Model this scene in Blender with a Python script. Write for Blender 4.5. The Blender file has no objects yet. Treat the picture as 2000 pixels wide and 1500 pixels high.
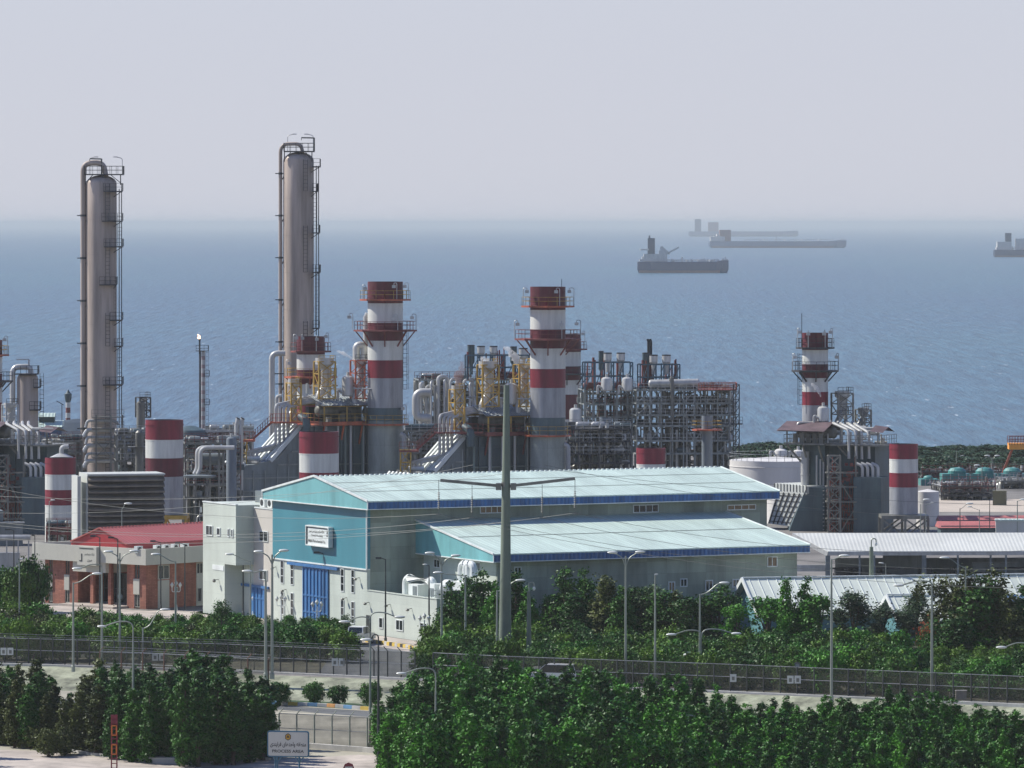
import bpy, math, random
from math import sin, cos, pi, radians, sqrt, atan2, floor
from mathutils import Vector, Matrix
random.seed(7)
SC = bpy.context.scene
COL = SC.collection
# ------------------------------------------------------------------ camera, sky, sun, exposure
F, H, HY = 11000.0, 40.0, 437.0          # focal length in photo pixels, eye height, horizon row
cam = bpy.data.objects.new('camera', bpy.data.cameras.new('camera')); COL.objects.link(cam)
cam.location = (0, 0, H); cam.rotation_euler = (pi/2, 0, 0)
cam.data.lens = 36*F/2000; cam.data.sensor_width = 36; cam.data.shift_y = -(750-HY)/2000
cam.data.clip_start = 1; cam.data.clip_end = 300000
SC.camera = cam
SUN_AZ, SUN_EL = radians(112), radians(44)      # azimuth measured from behind the camera towards the left
sdir = Vector((-sin(SUN_AZ)*cos(SUN_EL), -cos(SUN_AZ)*cos(SUN_EL), sin(SUN_EL)))
w = bpy.data.worlds.new('World'); SC.world = w; w.use_nodes = True
nt = w.node_tree; bg = nt.nodes['Background']
sky = nt.nodes.new('ShaderNodeTexSky'); sky.sky_type = 'NISHITA'; sky.sun_disc = False
sky.sun_elevation = SUN_EL; sky.sun_rotation = atan2(sdir.x, sdir.y)
sky.air_density = 1.0; sky.dust_density = 0.15; sky.ozone_density = 3.5; sky.altitude = 20
tint = nt.nodes.new('ShaderNodeVectorMath'); tint.operation = 'MULTIPLY'; tint.inputs[1].default_value = (.92, .89, 1.10)
nt.links.new(sky.outputs[0], tint.inputs[0])
# dusty air near the horizon: an even pale lavender that gives way to the blue sky higher up
wtc = nt.nodes.new('ShaderNodeTexCoord'); wsp = nt.nodes.new('ShaderNodeSeparateXYZ'); wmr = nt.nodes.new('ShaderNodeMapRange')
wmr.inputs[1].default_value = .03; wmr.inputs[2].default_value = .30; wmr.inputs[3].default_value = .93; wmr.inputs[4].default_value = 0
wmx = nt.nodes.new('ShaderNodeMix'); wmx.data_type = 'RGBA'; wmx.inputs[7].default_value = (4.9, 5.08, 5.8, 1)
nt.links.new(wtc.outputs['Generated'], wsp.inputs[0]); nt.links.new(wsp.outputs[2], wmr.inputs[0]); nt.links.new(wmr.outputs[0], wmx.inputs['Factor'])
nt.links.new(tint.outputs[0], wmx.inputs[6]); nt.links.new(wmx.outputs[2], bg.inputs[0]); bg.inputs[1].default_value = 0.10
sun = bpy.data.objects.new('sun', bpy.data.lights.new('sun', 'SUN')); COL.objects.link(sun)
sun.data.energy = 5.0; sun.data.angle = radians(0.5); sun.data.color = (1.0, 0.955, 0.88)
sun.rotation_euler = sdir.to_track_quat('Z', 'Y').to_euler(); sun.location = (-60, 300, 120)
SC.view_settings.view_transform = 'Standard'; SC.view_settings.look = 'None'
SC.view_settings.exposure = 0.3; SC.view_settings.gamma = 1.0; SC.view_settings.use_curve_mapping = False
SC.cycles.volume_bounces = 1; SC.cycles.max_bounces = 6; SC.cycles.transparent_max_bounces = 12

# ------------------------------------------------------------------ helpers
def P(px, py, Y): return Vector(((px-1000)*Y/F, Y, H-(py-HY)*Y/F))
def G(px, py, z=0.0):
    Y = F*(H-z)/(py-HY); return Vector(((px-1000)*Y/F, Y, z))
class Frame:
    def __init__(s, o, rz):
        s.o = Vector(o); s.rz = rz; s.c = cos(rz); s.s = sin(rz)
    def loc(s, p):
        d = p-s.o; return Vector((d.x*s.c+d.y*s.s, -d.x*s.s+d.y*s.c, d.z))
    def ray(s, px, py, ax, c):
        a = s.loc(Vector((0, 0, H))); b = s.loc(P(px, py, 100)); d = b-a
        return a+d*((c-a[ax])/d[ax])
class MB:
    def __init__(s): s.v = []; s.f = []; s.m = []
    def add(s, vs, fs, m=0):
        b = len(s.v); s.v += [tuple(v) for v in vs]
        s.f += [tuple(i+b for i in f) for f in fs]; s.m += [m]*len(fs) if isinstance(m, int) else m
        return s
    def box(s, x0, y0, z0, x1, y1, z1, m=0):
        return s.add([(x0,y0,z0),(x1,y0,z0),(x1,y1,z0),(x0,y1,z0),(x0,y0,z1),(x1,y0,z1),(x1,y1,z1),(x0,y1,z1)],
                     [(0,3,2,1),(4,5,6,7),(0,1,5,4),(1,2,6,5),(2,3,7,6),(3,0,4,7)], m)
    def obox(s, c, sz, rz=0, m=0):
        k, q = cos(rz), sin(rz); vs = []
        for z in (-1, 1):
            for x, y in ((-1,-1),(1,-1),(1,1),(-1,1)):
                a, b = x*sz[0]/2, y*sz[1]/2
                vs.append((c[0]+a*k-b*q, c[1]+a*q+b*k, c[2]+z*sz[2]/2))
        return s.add(vs, [(0,3,2,1),(4,5,6,7),(0,1,5,4),(1,2,6,5),(2,3,7,6),(3,0,4,7)], m)
    def beam(s, p, q, w=.15, h=None, m=0):
        p = Vector(p); q = Vector(q); h = h or w; d = (q-p)
        if d.length < 1e-6: return s
        d.normalize(); up = Vector((0,0,1)) if abs(d.z) < .95 else Vector((0,1,0))
        a = d.cross(up).normalized()*w/2; b = a.cross(d).normalized()*h/2
        vs = [p-a-b, p+a-b, p+a+b, p-a+b, q-a-b, q+a-b, q+a+b, q-a+b]
        return s.add(vs, [(0,3,2,1),(4,5,6,7),(0,1,5,4),(1,2,6,5),(2,3,7,6),(3,0,4,7)], m)
    def tube(s, pts, r, n=8, m=0):
        pts = [Vector(p) for p in pts]; R = r if isinstance(r, (list, tuple)) else [r]*len(pts)
        vs = []; fs = []; ref = None
        for i, p in enumerate(pts):
            d = (pts[min(i+1, len(pts)-1)]-pts[max(i-1, 0)]).normalized()
            if ref is None: ref = Vector((0,1,0)) if abs(d.y) < .8 else Vector((0,0,1))
            a = d.cross(ref)
            if a.length < 1e-4: a = d.cross(Vector((1,0,0)))
            a.normalize(); b = a.cross(d).normalized(); ref = b.copy() if False else ref
            for k in range(n):
                t = 2*pi*k/n; vs.append(p+a*R[i]*cos(t)+b*R[i]*sin(t))
        for i in range(len(pts)-1):
            for k in range(n):
                fs.append((i*n+k, i*n+(k+1)%n, (i+1)*n+(k+1)%n, (i+1)*n+k))
        fs.append(tuple(range(n))[::-1]); fs.append(tuple((len(pts)-1)*n+k for k in range(n)))
        return s.add(vs, fs, m)
    def lathe(s, prof, c=(0,0,0), n=28, m=0, cap=True):
        vs = []; fs = []; ms = []
        for r, z in prof:
            for k in range(n):
                t = 2*pi*k/n; vs.append((c[0]+r*cos(t), c[1]+r*sin(t), c[2]+z))
        for i in range(len(prof)-1):
            for k in range(n):
                fs.append((i*n+k, i*n+(k+1)%n, (i+1)*n+(k+1)%n, (i+1)*n+k)); ms.append(m if isinstance(m, int) else m[i])
        if cap:
            fs.append(tuple(range(n))[::-1]); fs.append(tuple((len(prof)-1)*n+k for k in range(n)))
            ms += [m, m] if isinstance(m, int) else [m[0], m[-1]]
        return s.add(vs, fs, ms)
    def ball(s, c, r, n=12, m=0):
        r = r if isinstance(r, (tuple, list)) else (r, r, r); vs = []; fs = []; k2 = n//2
        for i in range(k2+1):
            for k in range(n):
                a = pi*i/k2; t = 2*pi*k/n
                vs.append((c[0]+r[0]*sin(a)*cos(t), c[1]+r[1]*sin(a)*sin(t), c[2]-r[2]*cos(a)))
        for i in range(k2):
            for k in range(n): fs.append((i*n+k, i*n+(k+1)%n, (i+1)*n+(k+1)%n, (i+1)*n+k))
        return s.add(vs, fs, m)
    def prism(s, poly, a0, a1, ax=1, m=0):
        """poly: list of 2D points in the plane across axis ax (ax=1: x,z ; ax=0: y,z ; ax=2: x,y)"""
        def mk(p, a): return (a, p[0], p[1]) if ax == 0 else (p[0], a, p[1]) if ax == 1 else (p[0], p[1], a)
        n = len(poly); vs = [mk(p, a0) for p in poly]+[mk(p, a1) for p in poly]
        return s.add(vs, [tuple(range(n))[::-1], tuple(range(n, 2*n))]+[(i, (i+1)%n, n+(i+1)%n, n+i) for i in range(n)], m)
    def capsule(s, p, q, r, n=14, m=0):
        p = Vector(p); q = Vector(q); d = (q-p).normalized(); pts = []; R = []
        for t in (0, .25, .6, .85): pts.append(p-d*r*.55*(1-t)); R.append(r*sqrt(max(.02, 1-(1-t)**2)))
        pts += [p, q]; R += [r, r]
        for t in (.85, .6, .25, 0): pts.append(q+d*r*.55*(1-t)); R.append(r*sqrt(max(.02, 1-(1-t)**2)))
        return s.tube(pts, R, n, m)
    def rail(s, pts, h=1.1, closed=False, w=.05, step=1.3, rows=(1.0, .5), m=0):
        pts = [Vector(p) for p in pts]; seq = list(zip(pts, pts[1:]+pts[:1] if closed else pts[1:]))
        for p, q in seq:
            n = max(1, int((q-p).length/step+.5))
            for i in range(n+1):
                c = p.lerp(q, i/n); s.beam(c, c+Vector((0,0,h)), w, m=m)
            for k in rows: s.beam(p+Vector((0,0,h*k)), q+Vector((0,0,h*k)), w, m=m)
        return s
    def build(s, name, mats, parent=None, loc=None, rz=0, label=None, smooth=False):
        me = bpy.data.meshes.new(name); me.from_pydata(s.v, [], s.f)
        for mm in (mats if isinstance(mats, (list, tuple)) else [mats]): me.materials.append(mm)
        if any(s.m): me.polygons.foreach_set('material_index', s.m)
        if smooth: me.polygons.foreach_set('use_smooth', [True]*len(me.polygons)); 
        me.update()
        if smooth:
            try: me.set_sharp_from_angle(angle=radians(35))
            except Exception: pass
        o = bpy.data.objects.new(name, me); COL.objects.link(o)
        if parent: o.parent = parent
        if loc is not None: o.location = loc
        if rz: o.rotation_euler = (0,0,rz)
        if label: o['label'] = label
        return o
def bend(pts, r, k=5):
    pts = [Vector(p) for p in pts]; out = [pts[0]]
    for a, b, c in zip(pts, pts[1:], pts[2:]):
        u = (a-b); v = (c-b); d = min(r, u.length*.49, v.length*.49); u.normalize(); v.normalize()
        p0, p2 = b+u*d, b+v*d
        for i in range(k+1):
            t = i/k; out.append(p0*(1-t)**2+b*2*t*(1-t)+p2*t*t)
    out.append(pts[-1]); return out
def tag(o, label, cat, group=None, kind=None):
    if label: o['label'] = label
    if cat: o['category'] = cat
    if group: o['group'] = group
    if kind: o['kind'] = kind
    return o
def thing(name, label, cat, loc=(0,0,0), rz=0, group=None):
    o = bpy.data.objects.new(name, None); COL.objects.link(o); o.empty_display_size = .5
    o.location = loc; o.rotation_euler = (0,0,rz); return tag(o, label, cat, group)
def copy_thing(src, loc, rz=0, sc=None, label=None, group=None):
    kids = {}
    for o in bpy.data.objects:
        if o.parent is not None: kids.setdefault(o.parent.name, []).append(o)
    def rec(o, par):
        c = o.copy(); COL.objects.link(c)
        if par: c.parent = par
        for k in kids.get(o.name, []): rec(k, c)
        return c
    c = rec(src, None); c.location = loc; c.rotation_euler = (0,0,rz)
    if sc: c.scale = sc
    if label: c['label'] = label
    if group: c['group'] = group
    return c
# ------------------------------------------------------------------ materials
def mat(name, col, rough=.6, metal=0.0, var=.12, scale=.6, stretch=(1,1,.25), bump=0.0, col2=None, spec=.5):
    m = bpy.data.materials.new(name); m.use_nodes = True; t = m.node_tree; n = t.nodes; b = n['Principled BSDF']
    b.inputs['Roughness'].default_value = rough; b.inputs['Metallic'].default_value = metal
    b.inputs['Specular IOR Level'].default_value = spec
    tc = n.new('ShaderNodeTexCoord'); mp = n.new('ShaderNodeMapping'); mp.inputs['Scale'].default_value = stretch
    t.links.new(tc.outputs['Object'], mp.inputs[0])
    no = n.new('ShaderNodeTexNoise'); no.inputs['Scale'].default_value = scale; no.inputs['Detail'].default_value = 6
    no.inputs['Roughness'].default_value = .65
    t.links.new(mp.outputs[0], no.inputs['Vector'])
    cr = n.new('ShaderNodeValToRGB'); e = cr.color_ramp.elements
    c2 = col2 or tuple(min(1, c*(1+var*1.3)) for c in col)
    e[0].position = .32; e[1].position = .7
    e[0].color = tuple(c*(1-var*1.6) for c in col)+(1,); e[1].color = tuple(c2)+(1,)
    t.links.new(no.outputs[0], cr.inputs[0]); t.links.new(cr.outputs[0], b.inputs['Base Color'])
    if bump:
        bp = n.new('ShaderNodeBump'); bp.inputs['Strength'].default_value = bump; bp.inputs['Distance'].default_value = .1
        n2 = n.new('ShaderNodeTexNoise'); n2.inputs['Scale'].default_value = scale*5; n2.inputs['Detail'].default_value = 5
        t.links.new(tc.outputs['Object'], n2.inputs['Vector'])
        t.links.new(n2.outputs[0], bp.inputs['Height']); t.links.new(bp.outputs[0], b.inputs['Normal'])
    m['b'] = 1
    return m
def ribbed(m, axis='X', pitch=.5, strength=.5, dark=.25):
    """corrugation: a wave bump and a slightly darker tone in the troughs, running across local axis"""
    t = m.node_tree; n = t.nodes; b = n['Principled BSDF']
    tc = [x for x in n if x.type == 'TEX_COORD'][0]
    wv = n.new('ShaderNodeTexWave'); wv.bands_direction = axis; wv.inputs['Scale'].default_value = pi/(pitch*10)
    t.links.new(tc.outputs['Object'], wv.inputs['Vector'])
    bp = n.new('ShaderNodeBump'); bp.inputs['Strength'].default_value = strength; bp.inputs['Distance'].default_value = .12
    t.links.new(wv.outputs['Fac'], bp.inputs['Height']); t.links.new(bp.outputs[0], b.inputs['Normal'])
    if dark:
        src = b.inputs['Base Color'].links[0].from_socket
        mr = n.new('ShaderNodeMapRange'); mr.inputs[1].default_value = 0; mr.inputs[2].default_value = .5
        mr.inputs[3].default_value = 1-dark; mr.inputs[4].default_value = 1
        t.links.new(wv.outputs['Fac'], mr.inputs[0])
        mx = n.new('ShaderNodeVectorMath'); mx.operation = 'SCALE'
        t.links.new(src, mx.inputs[0]); t.links.new(mr.outputs[0], mx.inputs['Scale'])
        t.links.new(mx.outputs[0], b.inputs['Base Color'])
    return m
def paneled(m, w, h, dark=.25, var=.1, off=.0, axes='XZ', mortar=.02):
    """stone or sheet panels with fine joints and panel-to-panel tone variation"""
    t = m.node_tree; n = t.nodes; b = n['Principled BSDF']
    tc = [x for x in n if x.type == 'TEX_COORD'][0]
    sp = n.new('ShaderNodeSeparateXYZ'); t.links.new(tc.outputs['Object'], sp.inputs[0])
    ad = n.new('ShaderNodeMath'); ad.operation = 'ADD'
    t.links.new(sp.outputs[0], ad.inputs[0]); t.links.new(sp.outputs[1], ad.inputs[1])
    cb = n.new('ShaderNodeCombineXYZ'); t.links.new(ad.outputs[0], cb.inputs[0]); t.links.new(sp.outputs[2], cb.inputs[1])
    br = n.new('ShaderNodeTexBrick'); br.inputs['Scale'].default_value = 1; br.inputs['Brick Width'].default_value = w
    br.inputs['Row Height'].default_value = h; br.inputs['Mortar Size'].default_value = mortar; br.offset = off
    br.inputs['Color1'].default_value = (1-var,)*3+(1,); br.inputs['Color2'].default_value = (1+var*.6,)*3+(1,)
    br.inputs['Mortar'].default_value = (1-dark,)*3+(1,)
    t.links.new(cb.outputs[0], br.inputs['Vector'])
    src = b.inputs['Base Color'].links[0].from_socket
    mx = n.new('ShaderNodeVectorMath'); mx.operation = 'MULTIPLY'
    t.links.new(src, mx.inputs[0]); t.links.new(br.outputs['Color'], mx.inputs[1]); t.links.new(mx.outputs[0], b.inputs['Base Color'])
    return m
M = {}
M['red'] = mat('red_paint', (.20,.012,.027), .5, var=.22, scale=1.2, stretch=(1,1,.12))
M['dred'] = mat('dark_red_paint', (.105,.010,.019), .55, var=.3, scale=1.2, stretch=(1,1,.12))
M['white'] = mat('white_paint', (.60,.61,.56), .5, var=.14, scale=1.3, stretch=(1,1,.1))
M['gband'] = mat('grey_sheet', (.32,.33,.34), .45, .1, var=.2, scale=1.3, stretch=(1,1,.12))
M['steel'] = mat('weathered_steel', (.20,.20,.175), .5, .3, var=.3)
M['dsteel'] = mat('dark_steel', (.05,.052,.055), .6, .2, var=.3)
M['lsteel'] = mat('pale_galvanised', (.42,.43,.42), .45, .3, var=.2)
M['clad'] = mat('insulation_cladding', (.50,.50,.47), .42, .25, var=.16, bump=.1)
M['taupe'] = mat('taupe_tower_paint', (.43,.355,.295), .55, var=.3, scale=.5, stretch=(1,1,.08))
M['yellow'] = mat('yellow_paint', (.46,.29,.05), .5, var=.25)
M['orange'] = mat('orange_paint', (.42,.10,.045), .5, var=.3)
M['rust'] = mat('rusty_red_steel', (.20,.055,.045), .65, var=.35)
M['bluegrey'] = mat('blue_grey_casing', (.065,.105,.115), .5, var=.2)
paneled(M['bluegrey'], 2.6, 2.6, .3, .14)
M['shaft'] = mat('pale_shaft', (.27,.305,.285), .5, .1, var=.2); paneled(M['shaft'], 2.4, 3.4, .3, .08)
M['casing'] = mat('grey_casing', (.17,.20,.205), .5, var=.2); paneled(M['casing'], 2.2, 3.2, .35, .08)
M['soil'] = mat('dark_soil', (.075,.07,.04), .95, var=.5, scale=.5, stretch=(1,1,1), bump=.6)
M['dark'] = mat('shadowy_dark', (.018,.02,.022), .7)
M['bstack'] = mat('blue_grey_stack', (.17,.20,.22), .5, var=.15)
M['sand'] = mat('pale_ground', (.33,.31,.24), .9, var=.25, scale=.12, stretch=(1,1,1), bump=.5)
M['gravel'] = mat('gravel_bank', (.26,.275,.195), .95, var=.4, scale=.5, stretch=(1,1,1), bump=1.0)
M['yard'] = mat('plant_yard', (.17,.16,.145), .9, var=.35, scale=.1, stretch=(1,1,1), bump=.3)
M['asphalt'] = mat('asphalt', (.105,.11,.108), .85, var=.2, scale=.25, stretch=(1,1,1))
M['concrete'] = mat('pale_concrete', (.42,.37,.32), .85, var=.24, scale=.35, stretch=(1,1,1))
M['kerb'] = mat('kerb_stone', (.50,.49,.45), .8, var=.2)
M['kyellow'] = mat('kerb_yellow', (.62,.44,.08), .7); M['kblack'] = mat('kerb_black', (.04,.04,.04), .7)
M['korange'] = mat('kerb_orange', (.62,.30,.10), .7, var=.3); M['kblue'] = mat('kerb_blue', (.14,.30,.48), .7, var=.3)
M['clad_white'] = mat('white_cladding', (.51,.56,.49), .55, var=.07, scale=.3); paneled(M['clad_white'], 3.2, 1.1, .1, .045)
M['clad_pale'] = mat('pale_render', (.52,.49,.43), .7, var=.07, scale=.3)
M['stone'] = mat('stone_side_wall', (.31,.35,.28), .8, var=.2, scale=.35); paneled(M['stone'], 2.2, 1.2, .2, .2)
M['bpanel'] = mat('blue_sheet_wall', (.055,.225,.275), .45, var=.07, scale=.3)
M['bpale'] = mat('pale_teal_gable', (.17,.42,.43), .45, var=.16, scale=.35)
M['trim'] = mat('white_trim', (.68,.72,.69), .5)
M['roofw'] = ribbed(mat('pale_sheet_roof', (.53,.65,.575), .5, var=.12, scale=.6, stretch=(1,.10,1)), 'X', .55, .35, .10)
M['fascia'] = ribbed(mat('blue_fascia', (.03,.12,.30), .4, var=.25, scale=1.2), 'X', .45, .5, .25)
M['bdoor'] = mat('blue_door', (.045,.16,.36), .45, var=.15)
M['glass'] = mat('window_glass', (.018,.024,.026), .12, var=.3, spec=.7)
M['amber'] = mat('warm_window_glass', (.16,.10,.05), .2, var=.4, spec=.7)
M['brick'] = mat('red_brick', (.36,.145,.095), .85, var=.25, scale=.8); paneled(M['brick'], .5, .16, .25, .22, .5)
M['brick2'] = M['brick']
M['cream'] = mat('cream_band', (.51,.50,.42), .7, var=.06, scale=.3)
M['redroof'] = ribbed(mat('red_sheet_roof', (.47,.13,.115), .5, var=.08, scale=.2, stretch=(1,1,1)), 'X', .5, .4, .12)
M['redgable'] = mat('red_gable', (.36,.03,.035), .45, var=.08)
M['louvre'] = mat('louvre_brown', (.19,.16,.12), .6, var=.22)
M['panelgrey'] = mat('light_panel', (.50,.52,.48), .6, var=.06)
M['pole'] = mat('galvanised_pole', (.30,.33,.28), .45, .35, var=.12)
M['dpole'] = mat('dark_painted_pole', (.055,.062,.058), .5, .2, var=.2)
M['lamp'] = mat('lamp_head', (.62,.64,.60), .35, var=.1)
M['conc_pole'] = mat('concrete_pole', (.155,.19,.145), .75, var=.18, scale=.8)
M['wire'] = mat('wire', (.15,.16,.15), .6, .2)
M['psteel'] = mat('pale_grey_steel', (.25,.275,.26), .5, .1, var=.25)
M['brown'] = mat('brown_post', (.12,.06,.04), .7, var=.3)
M['bark'] = mat('bark', (.09,.065,.045), .9)
M['teal'] = mat('teal_transformer', (.06,.24,.22), .5, var=.2)
M['farblue'] = mat('blue_shed', (.02,.10,.19), .5, var=.1)
M['tyre'] = mat('tyre', (.02,.02,.02), .8); M['carw'] = mat('white_car_paint', (.62,.63,.62), .25, var=.03)
M['signw'] = mat('sign_white', (.52,.52,.47), .5, var=.06); M['signblue'] = mat('sign_blue', (.02,.12,.20), .4)
M['ink'] = mat('sign_ink', (.015,.02,.02), .6); M['gold'] = mat('emblem_gold', (.50,.27,.02), .5)
M['coal'] = mat('dark_heap', (.03,.05,.075), .9)
# ------------------------------------------------------------------ setting: terrain, sea, roads
def bankY(x): return 489.9-.491*x if x > -200 else 588.0
def ground_z(x, y):
    t = y-bankY(x)
    if t < -9: return -1.5
    if t < -1.2: return -1.5*(1-(t+9)/7.8)
    return 0.0
def strip(name, rows, m, kind='structure', label=None):
    mb = MB(); n = len(rows[0])
    vs = [p for r in rows for p in r]; fs = []
    for i in range(len(rows)-1):
        for k in range(n-1): fs.append((i*n+k, i*n+k+1, (i+1)*n+k+1, (i+1)*n+k))
    mb.add(vs, fs); o = mb.build(name, m); o['kind'] = kind
    if label: o['label'] = label
    return o
xs = [-2500, -900, -400, -199]+[-195+i*6 for i in range(66)]+[230, 420, 900, 2500]
rows = [[(x, 150, -1.5) for x in xs], [(x, 330, -1.5) for x in xs], [(x, bankY(min(x, 290))-9, -1.5) for x in xs]]
strip('lower_ground', rows, M['sand'])
rr = random.Random(3)
rows = []
for t, z in ((-9, -1.5), (-7.2, -1.25), (-5.4, -.85), (-3.5, -.5), (-2.2, -.18), (-1.2, 0)):
    rows.append([(x, bankY(min(x, 290))+t, z+(rr.uniform(-.09, .09) if -9 < t < -1.2 else 0)) for x in xs])
strip('gravel_bank', rows, M['gravel'])
rows = [[(x, bankY(min(x, 290))-1.2, 0) for x in xs]]
for y in (640, 760, 900, 1000): rows.append([(x, y, 0) for x in xs])
rows.append([(x, 1016, -5) for x in xs])
strip('plant_ground', rows, M['yard'])
# sea
sea = MB(); sea.add([(-20000, 1005, -4), (20000, 1005, -4), (20000, 98000, -4), (-20000, 98000, -4)], [(0,1,2,3)])
ms = bpy.data.materials.new('sea_water'); ms.use_nodes = True; t = ms.node_tree; n = t.nodes; b = n['Principled BSDF']
b.inputs['Roughness'].default_value = .32; b.inputs['IOR'].default_value = 1.33
tc = n.new('ShaderNodeTexCoord')
def seanoise(sx, sy, sc, det=4):
    mp = n.new('ShaderNodeMapping'); mp.inputs['Scale'].default_value = (sx, sy, 1)
    t.links.new(tc.outputs['Object'], mp.inputs[0])
    no = n.new('ShaderNodeTexNoise'); no.inputs['Scale'].default_value = sc; no.inputs['Detail'].default_value = det
    no.inputs['Roughness'].default_value = .6
    t.links.new(mp.outputs[0], no.inputs['Vector']); return no
big = seanoise(1, .18, .0030, 3); mid = seanoise(1, .07, .26, 5); fine = seanoise(1, .10, .9, 4)
cr = n.new('ShaderNodeValToRGB'); e = cr.color_ramp.elements; e[0].position = .35; e[1].position = .68
e[0].color = (.044, .098, .152, 1); e[1].color = (.046, .128, .160, 1)
t.links.new(big.outputs[0], cr.inputs[0])
mr = n.new('ShaderNodeMapRange'); mr.inputs[1].default_value = .3; mr.inputs[2].default_value = .72
mr.inputs[3].default_value = .6; mr.inputs[4].default_value = 1.42
t.links.new(mid.outputs[0], mr.inputs[0])
vm = n.new('ShaderNodeVectorMath'); vm.operation = 'SCALE'; t.links.new(cr.outputs[0], vm.inputs[0]); t.links.new(mr.outputs[0], vm.inputs['Scale'])
# scattered whitecaps
cap = seanoise(1, .14, .40, 2); cr2 = n.new('ShaderNodeValToRGB'); e2 = cr2.color_ramp.elements
e2[0].position = .715; e2[1].position = .75; e2[0].color = (0,0,0,1); e2[1].color = (1,1,1,1)
t.links.new(cap.outputs[0], cr2.inputs[0])
mx = n.new('ShaderNodeMix'); mx.data_type = 'RGBA'; t.links.new(cr2.outputs[0], mx.inputs['Factor'])
t.links.new(vm.outputs[0], mx.inputs[6]); mx.inputs[7].default_value = (.5, .56, .58, 1)
t.links.new(mx.outputs[2], b.inputs['Base Color'])
bp = n.new('ShaderNodeBump'); bp.inputs['Strength'].default_value = .8; bp.inputs['Distance'].default_value = 2.2
t.links.new(mid.outputs[0], bp.inputs['Height'])
bp2 = n.new('ShaderNodeBump'); bp2.inputs['Strength'].default_value = .7; bp2.inputs['Distance'].default_value = .6
t.links.new(fine.outputs[0], bp2.inputs['Height']); t.links.new(bp.outputs[0], bp2.inputs['Normal'])
t.links.new(bp2.outputs[0], b.inputs['Normal'])
so = sea.build('sea', ms); so['kind'] = 'structure'

def sheet(name, pix, z, m, kind='structure'):
    mb = MB(); mb.add([G(x, y, z) for x, y in pix], [tuple(range(len(pix)))]); o = mb.build(name, m); o['kind'] = kind; return o
sheet('inner_road', [(620, 1318), (830, 1326), (905, 1328), (915, 1278), (700, 1258), (660, 1262)], .006, M['asphalt'])
sheet('planting_soil', [(-150, 1284), (560, 1314), (640, 1319), (680, 1250), (560, 1222), (-150, 1200)], .003, M['soil'])
sheet('hedge_soil', [(900, 1329), (1000, 1336), (1400, 1351), (2150, 1382), (2150, 1250), (1400, 1240), (900, 1272)], .003, M['soil'])
sheet('hall_apron', [(380, 1196), (700, 1256), (850, 1282), (900, 1276), (860, 1262), (853, 1258), (399, 1192)], .008, M['concrete'])
sheet('office_pavement', [(-100, 1190), (120, 1183), (290, 1193), (400, 1191), (440, 1204), (300, 1215), (-100, 1220)], .008, M['concrete'])
sheet('lower_road', [(-150, 1378), (150, 1383), (545, 1386), (740, 1402), (980, 1425), (980, 1412), (745, 1390), (545, 1378), (150, 1366), (-150, 1358)], -1.496, M['asphalt'])
sheet('front_road', [(-200, 1458), (60, 1466), (300, 1489), (520, 1486), (700, 1474), (900, 1484), (1100, 1500), (1100, 1640), (-200, 1640)], -1.494, M['concrete'])
# green verge with a painted kerb
def kerb(name, pts, w, h, mats, seg, label):
    mb = MB(); k = 0
    for p, q in zip(pts, pts[1:]):
        n_ = max(1, int((q-p).length/seg))
        for i in range(n_):
            a = p.lerp(q, i/n_); c = p.lerp(q, (i+.97)/n_)
            mb.beam(a+Vector((0,0,h/2)), c+Vector((0,0,h/2)), w, h, m=k % len(mats)); k += 1
    return tag(mb.build(name, mats), label, 'kerb')
sheet('verge', [(500, 1362), (560, 1366), (700, 1374), (760, 1381), (900, 1395), (900, 1403), (745, 1389), (720, 1387), (545, 1376), (500, 1373)], -1.488, mat('verge_green', (.03,.07,.02), .9, var=.4, scale=1.5, stretch=(1,1,1), bump=1))
kerb('kerb', [G(480, 1373, -1.5), G(545, 1376.5, -1.5), G(640, 1381, -1.5), G(722, 1387.5, -1.5), G(800, 1395, -1.5)], .25, .3, [M['korange'], M['kerb'], M['kblue'], M['kerb'], M['kyellow'], M['kerb'], M['kblue'], M['kerb']], .9, 'orange, blue and white painted kerb along the lower road')
kerb('kerb', [G(560, 1364.5, -1.5), G(640, 1367, -1.5), G(760, 1374, -1.5), G(860, 1383, -1.5)], .2, .2, [M['kerb'], M['kblue'], M['kerb'], M['kerb']], .9, 'pale and blue kerb behind the four clipped round trees')
kerb('kerb', [G(716, 1254, 0), G(742, 1258, 0), G(800, 1267, 0), G(850, 1279, 0)], .3, .35, [M['kyellow'], M['kblack'], M['kyellow'], M['kerb']], .55, 'yellow and black kerb before the white hall wing')
kerb('kerb', [G(-60, 1444, -1.5), G(60, 1453, -1.5), G(170, 1474, -1.5), G(300, 1487, -1.5)], .3, .2, [M['kerb']], 1.4, 'broken pale kerb under the dark trees at lower left')
mb = MB(); mb.add([G(722, 1252, .05), G(800, 1262, .05), G(840, 1270, .05), G(800, 1266, .05), G(740, 1257, .05)], [(0,1,2,3,4)])
o = mb.build('lawn', mat('lawn_green', (.07,.12,.03), .9, var=.3, scale=2, stretch=(1,1,1), bump=1)); o['kind'] = 'stuff'; o['label'] = 'narrow strip of grass along the white hall wing'; o['category'] = 'grass'

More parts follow.
